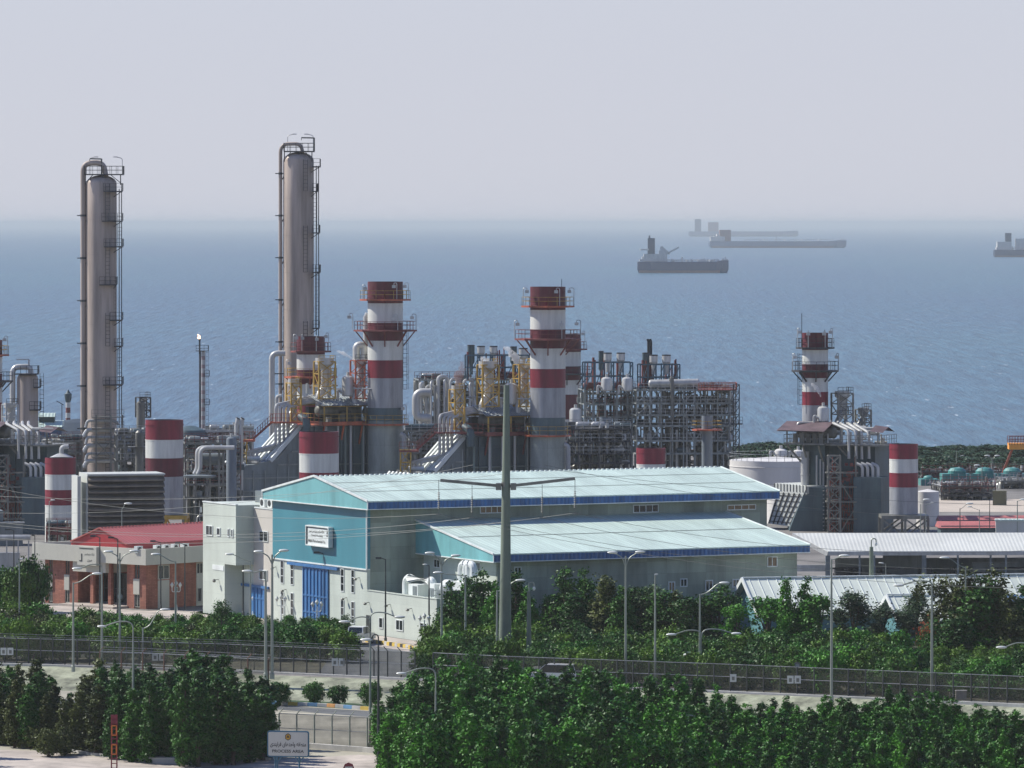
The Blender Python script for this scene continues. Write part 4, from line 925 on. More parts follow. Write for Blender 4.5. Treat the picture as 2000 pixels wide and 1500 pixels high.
M['canroof'] = mat('canopy_sheet', (.22,.27,.27), .45, .2, var=.2)
hrsg('left unit with yellow posts, below the tallest stack', 0, 0, 760, False)
hrsg('middle unit, half behind the concrete pylon', 319, 20, 752, True)
for dx, dy, Y, nm in ((0, 0, 760, 'over the left boiler'), (319, 16, 752, 'over the middle boiler')):
    vent_tower('yellow lattice vent tower with wide silencer '+nm, 613+dx, 655+dx, 706+dy*.4, 778+dy, Y, 'yellow', (7, 0), srad=1.25)
    vent_tower('yellow lattice vent tower right of the pressure vessel '+nm, 685+dx, 722+dx, 704+dy*.5, 778+dy, Y+1, 'orange' if dx == 0 else 'yellow', (3, 0), srad=.9)
    vent_tower('short yellow vent tower beside the riser pipes '+nm, 561+dx, 586+dx, 748+dy*.8, 822+dy, Y-1, 'yellow', (8, 0), srad=.75)
    drum_vessel('pressure_vessel', 'upright pale domed vessel '+nm, 680+dx, 733+dy*.9, 774+dy, 12.5, Y+1)
# pipe loop near the tallest stack
o = thing('steam_pipe_bend', 'white swan neck pipe hugging the left of the tallest stack', 'pipe', ground_at(700, 762)); kk = 762/F
mb = MB(); mb.tube(bend([(-4*kk, 0, zof(712, 762)), (-4*kk, 0, zof(674, 762)), (11*kk, 0, zof(674, 762)), (12*kk, 0, zof(704, 762))], .8, 5), .5, 12)
mb.tube([(14*kk, .6, zof(700, 762)), (14*kk, .6, zof(620, 762)), (18*kk, .6, zof(612, 762))], .33, 10); mb.build('pipe', M['clad'], o, smooth=True)
o = thing('overhead_line', 'fat pale pipe bending down left of the taller tan column', 'pipe', ground_at(533, 826)); kk = 826/F
mb = MB(); mb.tube(bend([(24*kk, 0, zof(690, 826)), (-2*kk, 0, zof(690, 826)), (-2*kk, 0, 0)], 1.5, 7), .42, 14); mb.build('pipe', M['clad'], o, smooth=True)
mb = MB(); mb.tube(bend([(18*kk, -1, zof(772, 826)), (8*kk, -1, zof(774, 826)), (8*kk, -1, 3)], .8, 4), .25, 10); mb.build('branch_pipe', M['clad'], o, smooth=True)
for z in (8, 13, 18): mb = MB(); mb.beam((-7*kk, 0, z), (22*kk, 0, z), .16); mb.build('bracket', M['dsteel'], o)
# ------------------------------------------------------------------ boiler units seen from their other side
def hrsg_r(label, dx, Y, full=True):
    k = Y/F; A = radians(-24); ca, sa = cos(A), sin(A); o = thing('boiler_unit', label, 'boiler', (0, Y, 0))
    def W(px, py, d=0): return Vector(((px+dx-1000)*k, d, zof(py, Y)))
    B = W(1562, 0); 
    def D(a, b, z): return (B.x+a*ca-b*sa, a*sa+b*ca-2, z)
    def rb(mb, a0, a1, b0, b1, z0, z1, m=0):
        q = [D(a0, b0, 0), D(a1, b0, 0), D(a1, b1, 0), D(a0, b1, 0)]
        mb.add([(p_[0], p_[1], z0) for p_ in q]+[(p_[0], p_[1], z1) for p_ in q], [(0,3,2,1),(4,5,6,7),(0,1,5,4),(1,2,6,5),(2,3,7,6),(3,0,4,7)], m)
    z830 = zof(832, Y); zt = zof(862, Y)
    mb = MB(); rb(mb, .5, 3.4, 0, 6, 0, zt+.2); rb(mb, 3.4, 9.8, 1.5, 7, 0, zof(868, Y))
    for a in (5, 6.8, 8.6): rb(mb, a, a+.15, 1.3, 1.5, 0, zof(872, Y))
    mb.build('casing', M['bluegrey'], o)
    mb = MB(); rb(mb, 8.6, 12.4, -3.2, 1.4, 0, zof(926, Y)); mb.build('burner_house', M['bluegrey'], o)
    if full:
        mb = MB(); mb.tube([W(1570, 1040, -3), W(1570, 880, -3)], .55, 14)
        for py in (895, 925, 960): mb.lathe([(.6, zof(py, Y)-.08), (.6, zof(py, Y)+.08)], (W(1570, 0).x, -3, 0), 14)
        mb.build('flue_pipe', M['clad'], o, smooth=True)
        mb = MB(); poly = [(1512, 944), (1571, 946), (1571, 960), (1540, 1026), (1501, 1024), (1518, 962), (1512, 958)]
        pts = [W(x, y) for x, y in poly]; n = len(pts)
        yq = lambda px: -5.5+7.4*(1571-px)/70
        mb.add([(p_.x, yq(poly[i][0]), p_.z) for i, p_ in enumerate(pts)]+[(p_.x+5, 3+yq(poly[i][0]), p_.z) for i, p_ in enumerate(pts)], [tuple(range(n))[::-1], tuple(range(n, 2*n))]+[(i, (i+1)%n, n+(i+1)%n, n+i) for i in range(n)])
        mb.build('inlet_duct', M['panelgrey'], o)
        mb = MB()
        for i in range(11): px_ = 1513+i*5.7; p_ = W(px_, 945, 0); mb.box(p_.x-.04, yq(px_)-.12, zof(958, Y), p_.x+.04, yq(px_)+.1, zof(944, Y))
        for i in range(6): mb.beam(W(1520+i*9.6, 961, yq(1520+i*9.6)-.2), W(1503+i*7.6, 1023, yq(1503+i*7.6)-.1), .1, .16)
        for i in range(6): t = (i+.5)/6; mb.beam(W(1518-t*16, 962+t*62, yq(1518-t*16)-.08), W(1570-t*30, 962+t*62, yq(1570-t*30)-.08), .07, .1)
        mb.build('duct_rib', M['dsteel'], o)
        mb = MB(); poly = [(1571, 948), (1607, 950), (1607, 1045), (1535, 1045), (1540, 1026)]
        pts = [W(x, y) for x, y in poly]; n = 5
        mb.add([(p_.x, -5.3, p_.z) for p_ in pts]+[(p_.x, 1.0, p_.z) for p_ in pts], [tuple(range(n))[::-1], tuple(range(n, 2*n))]+[(i, (i+1)%n, n+(i+1)%n, n+i) for i in range(n)])
        mb.build('duct_side', M['bluegrey'], o)
        mb = MB()
        for i in range(11):
            for px in (1604, 1610): p_ = W(px, 955+i*7.5, -5.5); mb.ball(tuple(p_), (.13, .1, .08), 6)
        mb.build('bolt_row', M['lsteel'], o)
    # open steel stair tower in front
    mb = MB(); xa, xb_ = W(1611, 0).x, W(1634, 0).x; zz = zof(885, Y)
    lattice(mb, xa, xb_, -8.5, -6.3, 0, zz, 7, .22, br=.12); x3 = W(1664, 0).x
    for py in (917, 944, 973, 1006): z = zof(py, Y); mb.box(xa-.3, -8.6, z-.15, x3+.3, -6.0, z)
    mb.beam((x3, -8.4, 0), (x3, -8.4, zz), .2); mb.beam((x3, -6.4, 0), (x3, -6.4, zz), .2); mb.beam((xb_, -8.4, 0), (x3, -8.4, zz*.33), .12); mb.beam((xb_, -8.4, zz*.66), (x3, -8.4, zz*.33), .12); mb.build('stair_tower', M['steel'], o)
    rr = random.Random(5+dx); mb = MB()
    for i in range(46):
        x = xa+rr.uniform(0, x3-xa); z = rr.uniform(1, zz-1); mb.obox((x, rr.uniform(-8.3, -6.4), z), (rr.uniform(.2, .6), .4, rr.uniform(.2, .5)), 0)
    for i in range(11): x = xa+.3+i*.32; mb.tube([(x, -7, 0), (x, -7, rr.uniform(4, zz))], .07, 5)
    mb.build('valve_skid', M['rust'], o)
    mb = MB(); 
    for x in (1592, 1599, 1605): mb.tube([W(x, 950, -4), W(x, 885+(x-1590), -4)], .13, 6)
    mb.build('downcomer', M['clad'], o, smooth=True)
    # platform with canopy roof facing left
    zp = zof(863, Y); ze = zof(838, Y); zr = zof(822, Y)
    mb = MB(); rb(mb, -1.3, 4.2, -2.6, 4, zp-.2, zp); rb(mb, 4.2, 11.5, -1.5, 6, zp-.3, zp-.1)
    for a in (-1, 1.2, 3.4): mb.beam(D(a, -2.4, zp-.2), D(max(a, .6), -.2, zp-3), .2)
    pf = mb.build('platform', M['steel'], o)
    mb = MB(); mb.rail([D(-1.3, 4, zp), D(-1.3, -2.6, zp), D(4.2, -2.6, zp), D(4.2, -1.5, zp), D(11.5, -1.5, zp), D(11.5, 5, zp)], 1.1, w=.06, step=.9); mb.build('railing', M['steel'], pf)
    mb = MB()
    for a, b in ((-1, -2.3), (1.2, -2.3), (4, -2.3), (-1, 3), (11.2, -1.2), (8.6, -1.2)): mb.beam(D(a, b, zp), D(a, b, ze), .2)
    mb.build('canopy_post', M['steel'], o)
    mb = MB(); bm = .7
    for bb in (-3.0, 4.4):
        mb.add([D(-2.2, bb, ze), D(4.4, bb, ze-.1), D(4.4, bm, zr), D(-2.2, bm, zr)], [(0,1,2,3)]); mb.add([D(-2.2, bb, ze-.12), D(4.4, bb, ze-.22), D(4.4, bm, zr-.12), D(-2.2, bm, zr-.12)], [(3,2,1,0)])
    for bb in (-1.6, 3): mb.add([D(10.2, bb, ze), D(12, bb, ze-.2), D(12, .6, ze+.5), D(10.2, .6, ze+.7)], [(0,1,2,3)])
    mb.build('canopy_roof', mat('brown_canopy', (.12,.08,.085), .6, var=.25), o)
    mb = MB(); mb.capsule(D(-.3, .5, zp+1.3), D(4.5, .5, zp+1.3), .75); 
    for i in range(5): rb(mb, i*.9-.6, i*.9-.1, -1.2, -.6, zp, zp+1.2)
    mb.build('steam_drum', M['steel'], o, smooth=True)
    for j in range(4):
        x0 = (1622, 1636, 1652, 1664)[j]; xv = (1652, 1666, 1677, 1691)[j]; zb_ = (892, 892, 893, 892)[j]
        pts = [W(x0, 824, -1), W(x0+4, 825+j, -4.6), W(xv-2, 836+j*1.5, -6.4), W(xv, 842+j*1.2, -6.6), W(xv, zb_, -6.6)]
        mb = MB(); mb.tube(bend(pts, .5, 4), .2, 8); mb.build('riser_pipe', M['clad'], o, smooth=True)
        xv2 = 1677+j*10; mb = MB(); mb.tube(bend([W(xv2-12, 900, -7.6), W(xv2, 905, -8), W(xv2, 930, -8)], .4, 4), .2, 8); mb.build('burner_pipe', M['clad'], o, smooth=True)
    rr = random.Random(17+dx); mb = MB()
    for i in range(22):
        a = rr.uniform(4, 11); z = zp+rr.uniform(0, 2.2); b = rr.uniform(-1, 2)
        if rr.random() < .5: mb.tube([D(a, b, z), D(a+rr.uniform(.6, 2), b, z)], rr.uniform(.06, .2), 6)
        else: mb.tube([D(a, b, zp), D(a, b, z+.4)], rr.uniform(.06, .22), 6)
    mb.tube(bend([W(1556, 834, -2.5), W(1556, 824, -2.5), W(1586, 824, -2)], .4, 3), .14, 6)
    mb.build('small_bore_piping', M['clad'], o, smooth=True)
    mb = MB()
    for d in (-.3, .3): mb.beam(Vector(W(1632, 868, -4.5))+Vector((0,d,0)), Vector(W(1650, 888, -4.5))+Vector((0,d,0)), .1, .2)
    mb.rail([W(1632, 868, -4.8), W(1650, 888, -4.8)], 1, w=.05, step=.6); mb.build('stair', M['steel'], o)
    return o
hrsg_r('boiler unit below the slim stack at the far right, with a brown canopy', 0, 738)
hrsg_r('boiler unit at the left edge of the photo behind the red and white drum stack', -1607, 735, False)
vent_tower('twin-legged grey lattice vent tower right of the slim far right stack', 1625, 1665, 768, 830, 740, 'steel', (4, 0), srad=1.0)
vent_tower('small grey vent tower at the right end of the far right boiler', 1674, 1698, 800, 838, 741, 'steel', (4, 0), srad=.7)
drum_vessel('pressure_vessel', 'pale domed vessel on the roof of the far right boiler', 1608, 793, 824, 11.5, 736)
vent_tower('pale lattice vent tower below the squat column at the left edge', 5, 34, 790, 862, 742, 'lsteel', (3, 0), srad=.8)

# ------------------------------------------------------------------ process structures (frames full of vessels and pipes)
def process_frame(label, colpx, beampy, Y, base_py, depth, seed, colr='steel', clutter=60, pipes=26, ex=None, dark=True, name='process_structure', wcol=.28, vs=1.0):
    k = Y/F; cx = (colpx[0]+colpx[-1])/2; o = thing(name, label, 'process plant', ((cx-1000)*k, Y, 0), radians(6)); rr = random.Random(seed)
    X = [(p_-cx)*k for p_ in colpx]; Z = [zof(p_, Y) for p_ in beampy]; zt = Z[0]
    mb = MB(); Ds = [0, depth/2, depth]
    for x in X:
        for d in Ds: mb.beam((x, d, 0), (x, d, zt), wcol)
    for z in Z:
        for d in Ds: mb.beam((X[0], d, z), (X[-1], d, z), .2, .28)
        for x in X: mb.beam((x, 0, z), (x, depth, z), .18)
    for i in range(len(X)-1):
        for j in range(len(Z)-1):
            if rr.random() < .38:
                a, b = (Z[j], Z[j+1]); 
                if rr.random() < .5: a, b = b, a
                mb.beam((X[i], 0, a), (X[i+1], 0, b), .14)
            if rr.random() < .4: mb.beam((X[i], depth, Z[j]), (X[i+1], depth, Z[j+1]), .14)
    mb.build('steel_frame', M[colr], o)
    mb = MB(); hw = []
    for j, z in enumerate(Z[:-1]):
        x0 = X[0] if j != 1 else X[len(X)//3]; mb.box(x0, .3, z-.1, X[-1], depth-.2, z-.02)
    mb.build('grating_floor', M['dsteel'], o)
    mb = MB()
    for z in Z[:-1]: mb.rail([(X[0], -.1, z), (X[-1], -.1, z)], 1.05, w=.06, step=1.1, rows=(1, .5))
    mb.rail([(X[0], depth, Z[0]), (X[-1], depth, Z[0])], 1.05, w=.06, step=1.1); mb.build('railing', M['rust' if seed % 2 else 'lsteel'], o)
    W_ = X[-1]-X[0]
    for grp, (mm, nn) in enumerate((('clad', pipes), ('steel', pipes), ('dsteel', pipes//2))):
        mb = MB()
        for i in range(nn):
            x = X[0]+rr.uniform(0, W_); d = rr.uniform(.4, depth-.3); r = rr.choice((.07, .1, .14, .2, .28)); z = rr.uniform(.5, zt)
            t = rr.random()
            if t < .45: l = rr.uniform(1, 6); mb.tube(bend([(x, d, z-rr.uniform(.5, 3)), (x, d, z), (min(X[-1], x+l), d, z), (min(X[-1], x+l), d, z+rr.uniform(-2, 1.5))], .4, 3), r, 6)
            elif t < .8: mb.tube([(x, d, max(0, z-rr.uniform(2, 8))), (x, d, min(zt+.5, z+2))], r, 6)
            else: mb.tube([(x, .2, z), (x, depth, z)], r, 6)
        mb.build('piping', M[mm], o, smooth=True)
    for grp, mm in enumerate(('clad', 'bluegrey', 'steel', 'psteel')):
        for i in range(clutter//4):
            mb = MB()
            x = X[0]+rr.uniform(0, W_); j = rr.randrange(len(Z)); z = Z[j]; d = rr.uniform(.5, depth-.6)
            t = rr.random()
            if t < .3 and j: h_ = rr.uniform(.6, 1.6)*vs; r_ = rr.uniform(.2, .42)*vs; mb.lathe([(r_, 0), (r_, h_), (r_*.75, h_+r_*.35), (.02, h_+r_*.5)], (x, d, z), 10)
            elif t < .65: l = rr.uniform(.6, 1.7)*vs; x = min(x, X[-1]-l); mb.capsule((x, d, z+.5*vs), (x+l, d, z+.5*vs), rr.uniform(.2, .42)*vs, 10)
            else: mb.obox((x, d, z+.45*vs), (rr.uniform(.4, 1.4)*vs, rr.uniform(.4, 1), rr.uniform(.4, 1.0)*vs), 0)
            mb.build('vessel' if t < .65 else 'equipment_box', M[mm], o, smooth=t < .65)
    if dark:
        mb = MB()
        for i in range(3):
            a = X[0]+W_*(.08+.3*i); mb.box(a, depth*.55, .2, a+W_*.22, depth*.9, zt*rr.uniform(.35, .75))
        mb.build('heat_exchanger_box', M['bluegrey'], o)
    if ex: ex(o, k, cx)
    return o
def pot(label, px, py0, py1, r, Y, m='clad', name='vent_silencer', cap='dsteel'):
    k = Y/F; o = thing(name, label, 'silencer', ground_at(px, Y)); o.location.z = zof(py1, Y); h = (py1-py0)*k; R = r*k
    mb = MB(); mb.lathe([(R*.5, -1.5), (R*.55, 0), (R, .35), (R*1.02, h), (R*.9, h), (R*.9, h-.3), (.01, h-.3)], n=20); mb.build('shell', M[m], o, smooth=True)
    mb = MB(); mb.lathe([(R*1.03, h-.15), (R*1.03, h+.03), (R*.9, h+.03)], n=20, cap=False); mb.build('rim', M[cap], o); return o
YI = 850
process_frame('wide open steel structure packed with pipes right of the middle stack, above the hall roof', [1243, 1269, 1291, 1313, 1335, 1357, 1378, 1402, 1425, 1438], [762, 788, 811, 832, 861, 886], YI, 925, 11, 4, 'psteel', 110, 75, wcol=.2)
process_frame('steel structure with domed tanks between the distant stack and the wide frame', [1142, 1158, 1182, 1205, 1226, 1241], [762, 790, 815, 845, 880], YI+6, 925, 8, 9, 'psteel', 70, 36)
process_frame('rack of tall grey pipes left of the stack beside the pylon', [818, 838, 858, 880, 905, 930, 960, 990, 1026], [742, 768, 800, 838, 880], YI+8, 925, 8, 21, 'psteel', 50, 70)
process_frame('low tangle of pipes and frames between the louvred block and the left boiler', [362, 382, 404, 428, 452, 470], [866, 892, 920, 946, 972], 720, 1000, 7, 33, 'steel', 50, 40, wcol=.2)
process_frame('pipe rack between the left tan column and the wide drum stack', [228, 244, 262, 280, 300], [850, 874, 900, 925], 800, 960, 8, 12, 'steel', 46, 34, wcol=.2)
process_frame('low pipe rack behind the first drum stack', [84, 104, 126, 148, 160], [862, 884, 905, 925], 790, 960, 7, 15, 'steel', 36, 26, wcol=.2)
process_frame('pipe frames between the tallest stack and the middle boiler', [788, 804, 822, 842, 862, 880], [842, 862, 884, 905], 800, 950, 7, 18, 'steel', 30, 40, wcol=.2)
process_frame('steelwork with blue-grey boxes right of the middle boiler', [1108, 1130, 1152, 1170, 1200, 1232], [838, 862, 886, 905], 790, 950, 8, 26, 'dsteel', 60, 40, wcol=.22)
process_frame('low pipework row on the shore behind the flare stack', [400, 424, 448, 470, 495], [842, 852, 862], 900, 950, 8, 28, 'lsteel', 46, 36, wcol=.16, dark=False)
# tall pipes of the grey rack
o = thing('pipe_bundle', 'row of tall pale swan neck pipes left of the pylon top', 'pipe', ground_at(860, YI+6)); k = (YI+6)/F
for i, (px, pt) in enumerate(((822, 752), (832, 756), (842, 748), (856, 738), (868, 744), (880, 742), (893, 748), (906, 744), (918, 750))):
    x = (px-860)*k; z = zof(pt, YI); mb = MB(); mb.tube(bend([(x, -.4*(i % 3), 2), (x, -.4*(i % 3), z), (x+(1.1 if i % 2 else -.1)+.3, .4, z), (x+1.3, .4, z-6)], .6, 4), .32 if i % 3 == 0 else .2, 9); mb.build('riser_pipe', M['clad'], o, smooth=True)
mb = MB(); x = (813-860)*k; mb.tube(bend([(x+2.2, -1.5, zof(768, YI)), (x, -1.5, zof(768, YI)), (x, -1.5, zof(818, YI)), (x+2.2, -1.5, zof(818, YI))], 1.2, 6), .62, 12); mb.build('looped_duct', M['clad'], o, smooth=True)
# silencer frames on top of the structures
def top_frame(label, px0, px1, py0, py1, Y):
    k = Y/F; cx = (px0+px1)/2; o = thing('roof_frame', label, 'steel frame', ((cx-1000)*k, Y, zof(py1, Y)), radians(6)); a = (px1-px0)/2*k; h = (py1-py0)*k
    mb = MB()
    for i in range(6):
        x = -a+2*a*i/5
        for d in (0, 3): mb.beam((x, d, 0), (x, d, h), .2)
        if i < 5: mb.beam((x, 0, 0), (x+2*a/5, 0, h), .12)
    for d in (0, 3):
        for z in (h*.5, h): mb.beam((-a, d, z), (a, d, z), .2)
    mb.build('steel_frame', M['bluesteel'], o); mb = MB(); rr = random.Random(int(px0))
    for i in range(12): x = rr.uniform(-a, a); mb.tube([(x, 1.5, 0), (x, 1.5, rr.uniform(h*.5, h*1.3))], rr.uniform(.07, .22), 6)
    for i in range(6): x = rr.uniform(-a, a*.6); mb.capsule((x, 1.5, .7), (x+rr.uniform(.6, 1.6), 1.5, .7), .45, 10)
    mb.build('piping', M['rust'], o); return o
M['bluesteel'] = mat('blue_steel', (.06,.115,.15), .5, .2, var=.3)
top_frame('blue steel frame carrying silencers left of the stack beside the pylon', 912, 1036, 694, 742, YI+4)
top_frame('blue steel frame carrying silencers right of the distant stack', 1142, 1236, 708, 762, YI+4)
top_frame('blue steel frame carrying silencers under the twin black pipes', 1250, 1328, 712, 762, YI+4)
for lab, px, a, b, r in (('leftmost pale drum silencer above the grey pipe rack', 939.5, 676, 694, 7.5), ('second pale drum silencer above the grey pipe rack', 964, 676, 694, 7.5), ('pale drum silencer just left of the stack beside the pylon', 1022, 680, 702, 8.5),
      ('pale drum silencer beside two dark ones right of the distant stack', 1187, 689, 708, 7.8), ('rightmost drum silencer on the frame right of the distant stack', 1212.5, 689, 708, 8.2),
      ('pinkish drum silencer just below the twin black pipes', 1276.5, 693, 712, 8), ('rightmost drum silencer of the whole plant roof', 1301.5, 693, 712, 8.5)):
    pot(lab, px, a, b, r, YI+5)
for lab, px, a, b, r in (('tall dark caged cylinder at the left end of the silencer row', 920, 674, 712, 7), ('dark caged cylinder near the steam plume', 1003, 677, 712, 6.5), ('dark caged cylinder right of the distant stack', 1174, 686, 725, 5),
      ('brownish caged cylinder left of the twin black pipes', 1261, 689, 725, 6.5)):
    pot(lab, px, a, b, r, YI+6, 'bluegrey', 'caged_cylinder', 'dsteel')
for lab, px in (('left of two slim black exhaust pipes over the wide structure', 1266.5), ('right of two slim black exhaust pipes over the wide structure', 1271.5)):
    o = thing('black_exhaust', lab, 'chimney', ground_at(px, YI+8)); o.location.z = zof(720, YI)
    mb = MB(); mb.tube([(0, 0, 0), (0, 0, 3.9), (-.15, 0, 4.3)], .19*1.0, 10); mb.lathe([(.24, 0), (.24, .3)], n=10); mb.build('pipe', M['dark'], o, smooth=True)
for lab, px, a, b, r in (('pale domed tank behind the blue-grey stack right of the middle unit', 1185, 736, 764, 11), ('second pale domed tank on the steel structure', 1225, 736, 764, 10.5), ('pale domed vessel at the foot of the distant stack', 1124, 796, 832, 12)):
    drum_vessel('domed_tank', lab, px, a, b, r, YI-4)
o = thing('horizontal_drum', 'long pale horizontal drum on top of the wide steel structure', 'vessel', ground_at(1318, YI-1)); k = (YI-1)/F
mb = MB(); mb.capsule((-47*k, 2, zof(750, YI)), (46*k, 2, zof(748, YI)), 8*k, 16); mb.build('shell', M['clad'], o, smooth=True)
mb = MB()
for x in (-30, 0, 30): mb.box(x*k-.2, 1.2, zof(764, YI), x*k+.2, 2.8, zof(754, YI))
mb.tube(bend([(-8*k, .6, zof(745, YI)), (-5*k, .6, zof(735, YI)), (-5*k, .6, zof(820, YI))], .3, 3), .28, 8); mb.build('saddle', M['steel'], o)
# blue-grey plain stacks
for lab, px, top, hwp, pm, py in (('plain blue-grey stack left of the wide steel structure', 1182, 815, 12, 'dsteel', 842), ('plain grey stack with orange platform at the right of the wide structure', 1381, 812, 11.5, 'orange', 838)):
    Yp = 800; stk = stack('plain_stack', lab, 'chimney', px, Yp, hwp*.93, top, [(955, 'bstack')], 0, plats=[(py, 30, [], 0, pm)], rims=False)
# orange deck of the wide structure
o = thing('access_deck', 'rusty red railed deck on the right end of the wide steel structure', 'platform', ground_at(1402, YI-1)); k = (YI-1)/F
mb = MB(); mb.box(-38*k, -1, zof(762, YI), 37*k, 5, zof(760, YI)); mb.build('deck', M['rust'], o); mb = MB(); z = zof(760, YI)
mb.rail([(-38*k, -1, z), (37*k, -1, z), (37*k, 5, z)], .95, w=.08, step=.45, rows=(1, .66, .33)); mb.rail([(-38*k, 4, z), (37*k, 4, z)], .95, w=.08, step=.45); mb.build('railing', M['orange'], o)
for px in (1352, 1376, 1404, 1431):
    pass
o = thing('ladder_tower', 'slim ladder tower at the right end of the wide steel structure', 'ladder', ground_at(1438, YI-2)); mb = MB(); k = (YI-2)/F
lattice(mb, -.45, .45, -.5, .5, 0, zof(750, YI), 14, .13, br=.06); mb.box(-.8, -1.2, zof(828, YI), .9, 1, zof(826, YI)); mb.rail([(-.8, -1.2, zof(826, YI)), (.9, -1.2, zof(826, YI))], 1, w=.05, step=.5); mb.build('lattice_frame', M['dsteel'], o)
# left process details
drum_vessel('caged_vessel', 'slim caged column between the left tan column and the flare', 275, 783, 900, 8.5, 840, 'steel')
vent_tower('lattice cage around the top of the slim grey column', 266, 293, 776, 815, 841, 'dsteel', (0, 0), False, srad=.5)
o = thing('grey_column', 'grey plain column beside the wide drum stack', 'column', ground_at(272, 790)); mb = MB(); mb.lathe([(.55, 0), (.55, zof(845, 790)), (.3, zof(841, 790))], n=20); mb.build('shell', M['steel'], o, smooth=True)
mb = MB(); z = zof(872, 790); mb.box(-1.6, -1, z-.12, 1.2, 1, z); mb.rail([(-1.6, -1, z), (1.2, -1, z)], 1, w=.05, step=.6); mb.build('platform', M['steel'], o)
# twin pale goosenecks and pipes in the left middle
o = thing('gooseneck_pipes', 'pair of fat white pipes bending down right of the wide drum stack', 'pipe', ground_at(400, 705)); k = 705/F
for i in range(2):
    mb = MB(); x = (385+i*7-400)*k; mb.tube(bend([(58*k, -.6*i, zof(874, 705)), (x, -.6*i, zof(874, 705)), (x-.0, -.6*i, zof(915, 705)), (x-.35, -.6*i, zof(926, 705))], .9, 5), .26, 10); mb.build('pipe', M['clad'], o, smooth=True)
mb = MB(); mb.tube([(-5*k, 1, zof(897, 705)), (38*k, 1, zof(897, 705))], .75, 14); mb.lathe([(2.0, zof(932, 705)), (2.1, zof(928, 705)), (.3, zof(926, 705))], (-.6, -.5, 0), 20); mb.build('horizontal_duct', M['casing'], o, smooth=True)
mb = MB(); 
for x in (10, 28, 36): mb.beam((x*k, 0, 0), (x*k, 0, zof(878, 705)), .25)
mb.beam((0, 0, zof(898, 705)), (10*k, 0, zof(908, 705)), .15); mb.build('support', M['steel'], o)
drum_vessel('grey_vessel', 'tall grey cylinder behind the ribbed duct of the left boiler', 452, 853, 1000, 10, 712, 'bstack')
for i, px in enumerate((462, 471)):
    o = thing('slant_topped_vent', ('left' if not i else 'right')+' of two pale vent pipes with slanted black mouths left of the red stair', 'vent pipe', ground_at(px, 745)); z = zof(817, 745); mb = MB(); mb.tube([(0, 0, 0), (0, 0, z-.8), (.2, 0, z)], .28, 10); mb.build('pipe', M['clad'], o, smooth=True)
    mb = MB(); mb.tube([(.17, -.03, z-.08), (.24, -.03, z+.05)], .27, 10); mb.build('mouth', M['dark'], o)

# ------------------------------------------------------------------ flare
YF = 940; k = YF/F; o = thing('flare_stack', 'thin grey flare stack with a small burning flame', 'flare stack', ground_at(394, YF))
zt = zof(686, YF); zb = 0; mb = MB(); seg = 11; 
prof = [(.33, 0)]; ms = []
for i in range(seg): z = 3+(zt-3)*i/seg; prof.append((.33, z)); ms.append(0); prof.append((.33, z+(zt-3)/seg*.45)); ms.append(1)
prof.append((.3, zt)); ms.append(0); mb.lathe(prof, (.25, 0, 0), 12, ms); mb.build('riser', [M['lsteel'], mat('flare_pinkish', (.27,.20,.20), .6)], o)
mb = MB(); mb.tube([(-.3, .3, 0), (-.3, .3, zt)], .16, 8); mb.tube([(-.35, 0, zt-.5), (-.35, 0, zof(664, YF)-.3), (-.35, 0, zof(662, YF))], [.14, .14, .2], 8); mb.build('pilot_pipe', M['dsteel'], o)
mb = MB(); mb.box(-.9, -.8, zt, 1.1, .8, zt+.1); mb.rail([(-.9, -.8, zt), (1.1, -.8, zt), (1.1, .8, zt)], 1, w=.06, step=.6)
for py in (734, 790): z = zof(py, YF); mb.box(.5, -.5, z-.1, 1.3, .5, z); mb.rail([(.5, -.5, z), (1.3, -.5, z), (1.3, .5, z)], .9, w=.05, step=.4)
for dx in (.7, 1.1): mb.beam((dx, 0, 1), (dx, 0, zt), .05)
z = 1
while z < zt: mb.beam((.7, 0, z), (1.1, 0, z), .05); z += .7
mb.build('platform', M['dsteel'], o)
mf = bpy.data.materials.new('flame'); mf.use_nodes = True; nn = mf.node_tree.nodes; nn['Principled BSDF'].inputs['Base Color'].default_value = (1, .5, .2, 1)
nn['Principled BSDF'].inputs['Emission Color'].default_value = (1, .62, .40, 1); nn['Principled BSDF'].inputs['Emission Strength'].default_value = 3.5
mb = MB(); zf_ = zof(662, YF); mb.tube([(-.35, 0, zf_), (-.5, 0, zf_+.25), (-.42, 0, zf_+.5), (-.7, .0, zf_+.8)], [.15, .28, .16, .02], 8); mb.build('flame', mf, o, smooth=True)
o = thing('dome_shelter', 'dark low dome at the foot of the flare', 'building', ground_at(372, 900)); k = 900/F; mb = MB(); mb.lathe([(3.2, 0), (3.1, zof(858, 900)), (2.4, zof(840, 900)), (.8, zof(832, 900)), (.01, zof(831, 900))], n=28); mb.build('shell', M['bluegrey'], o, smooth=True)
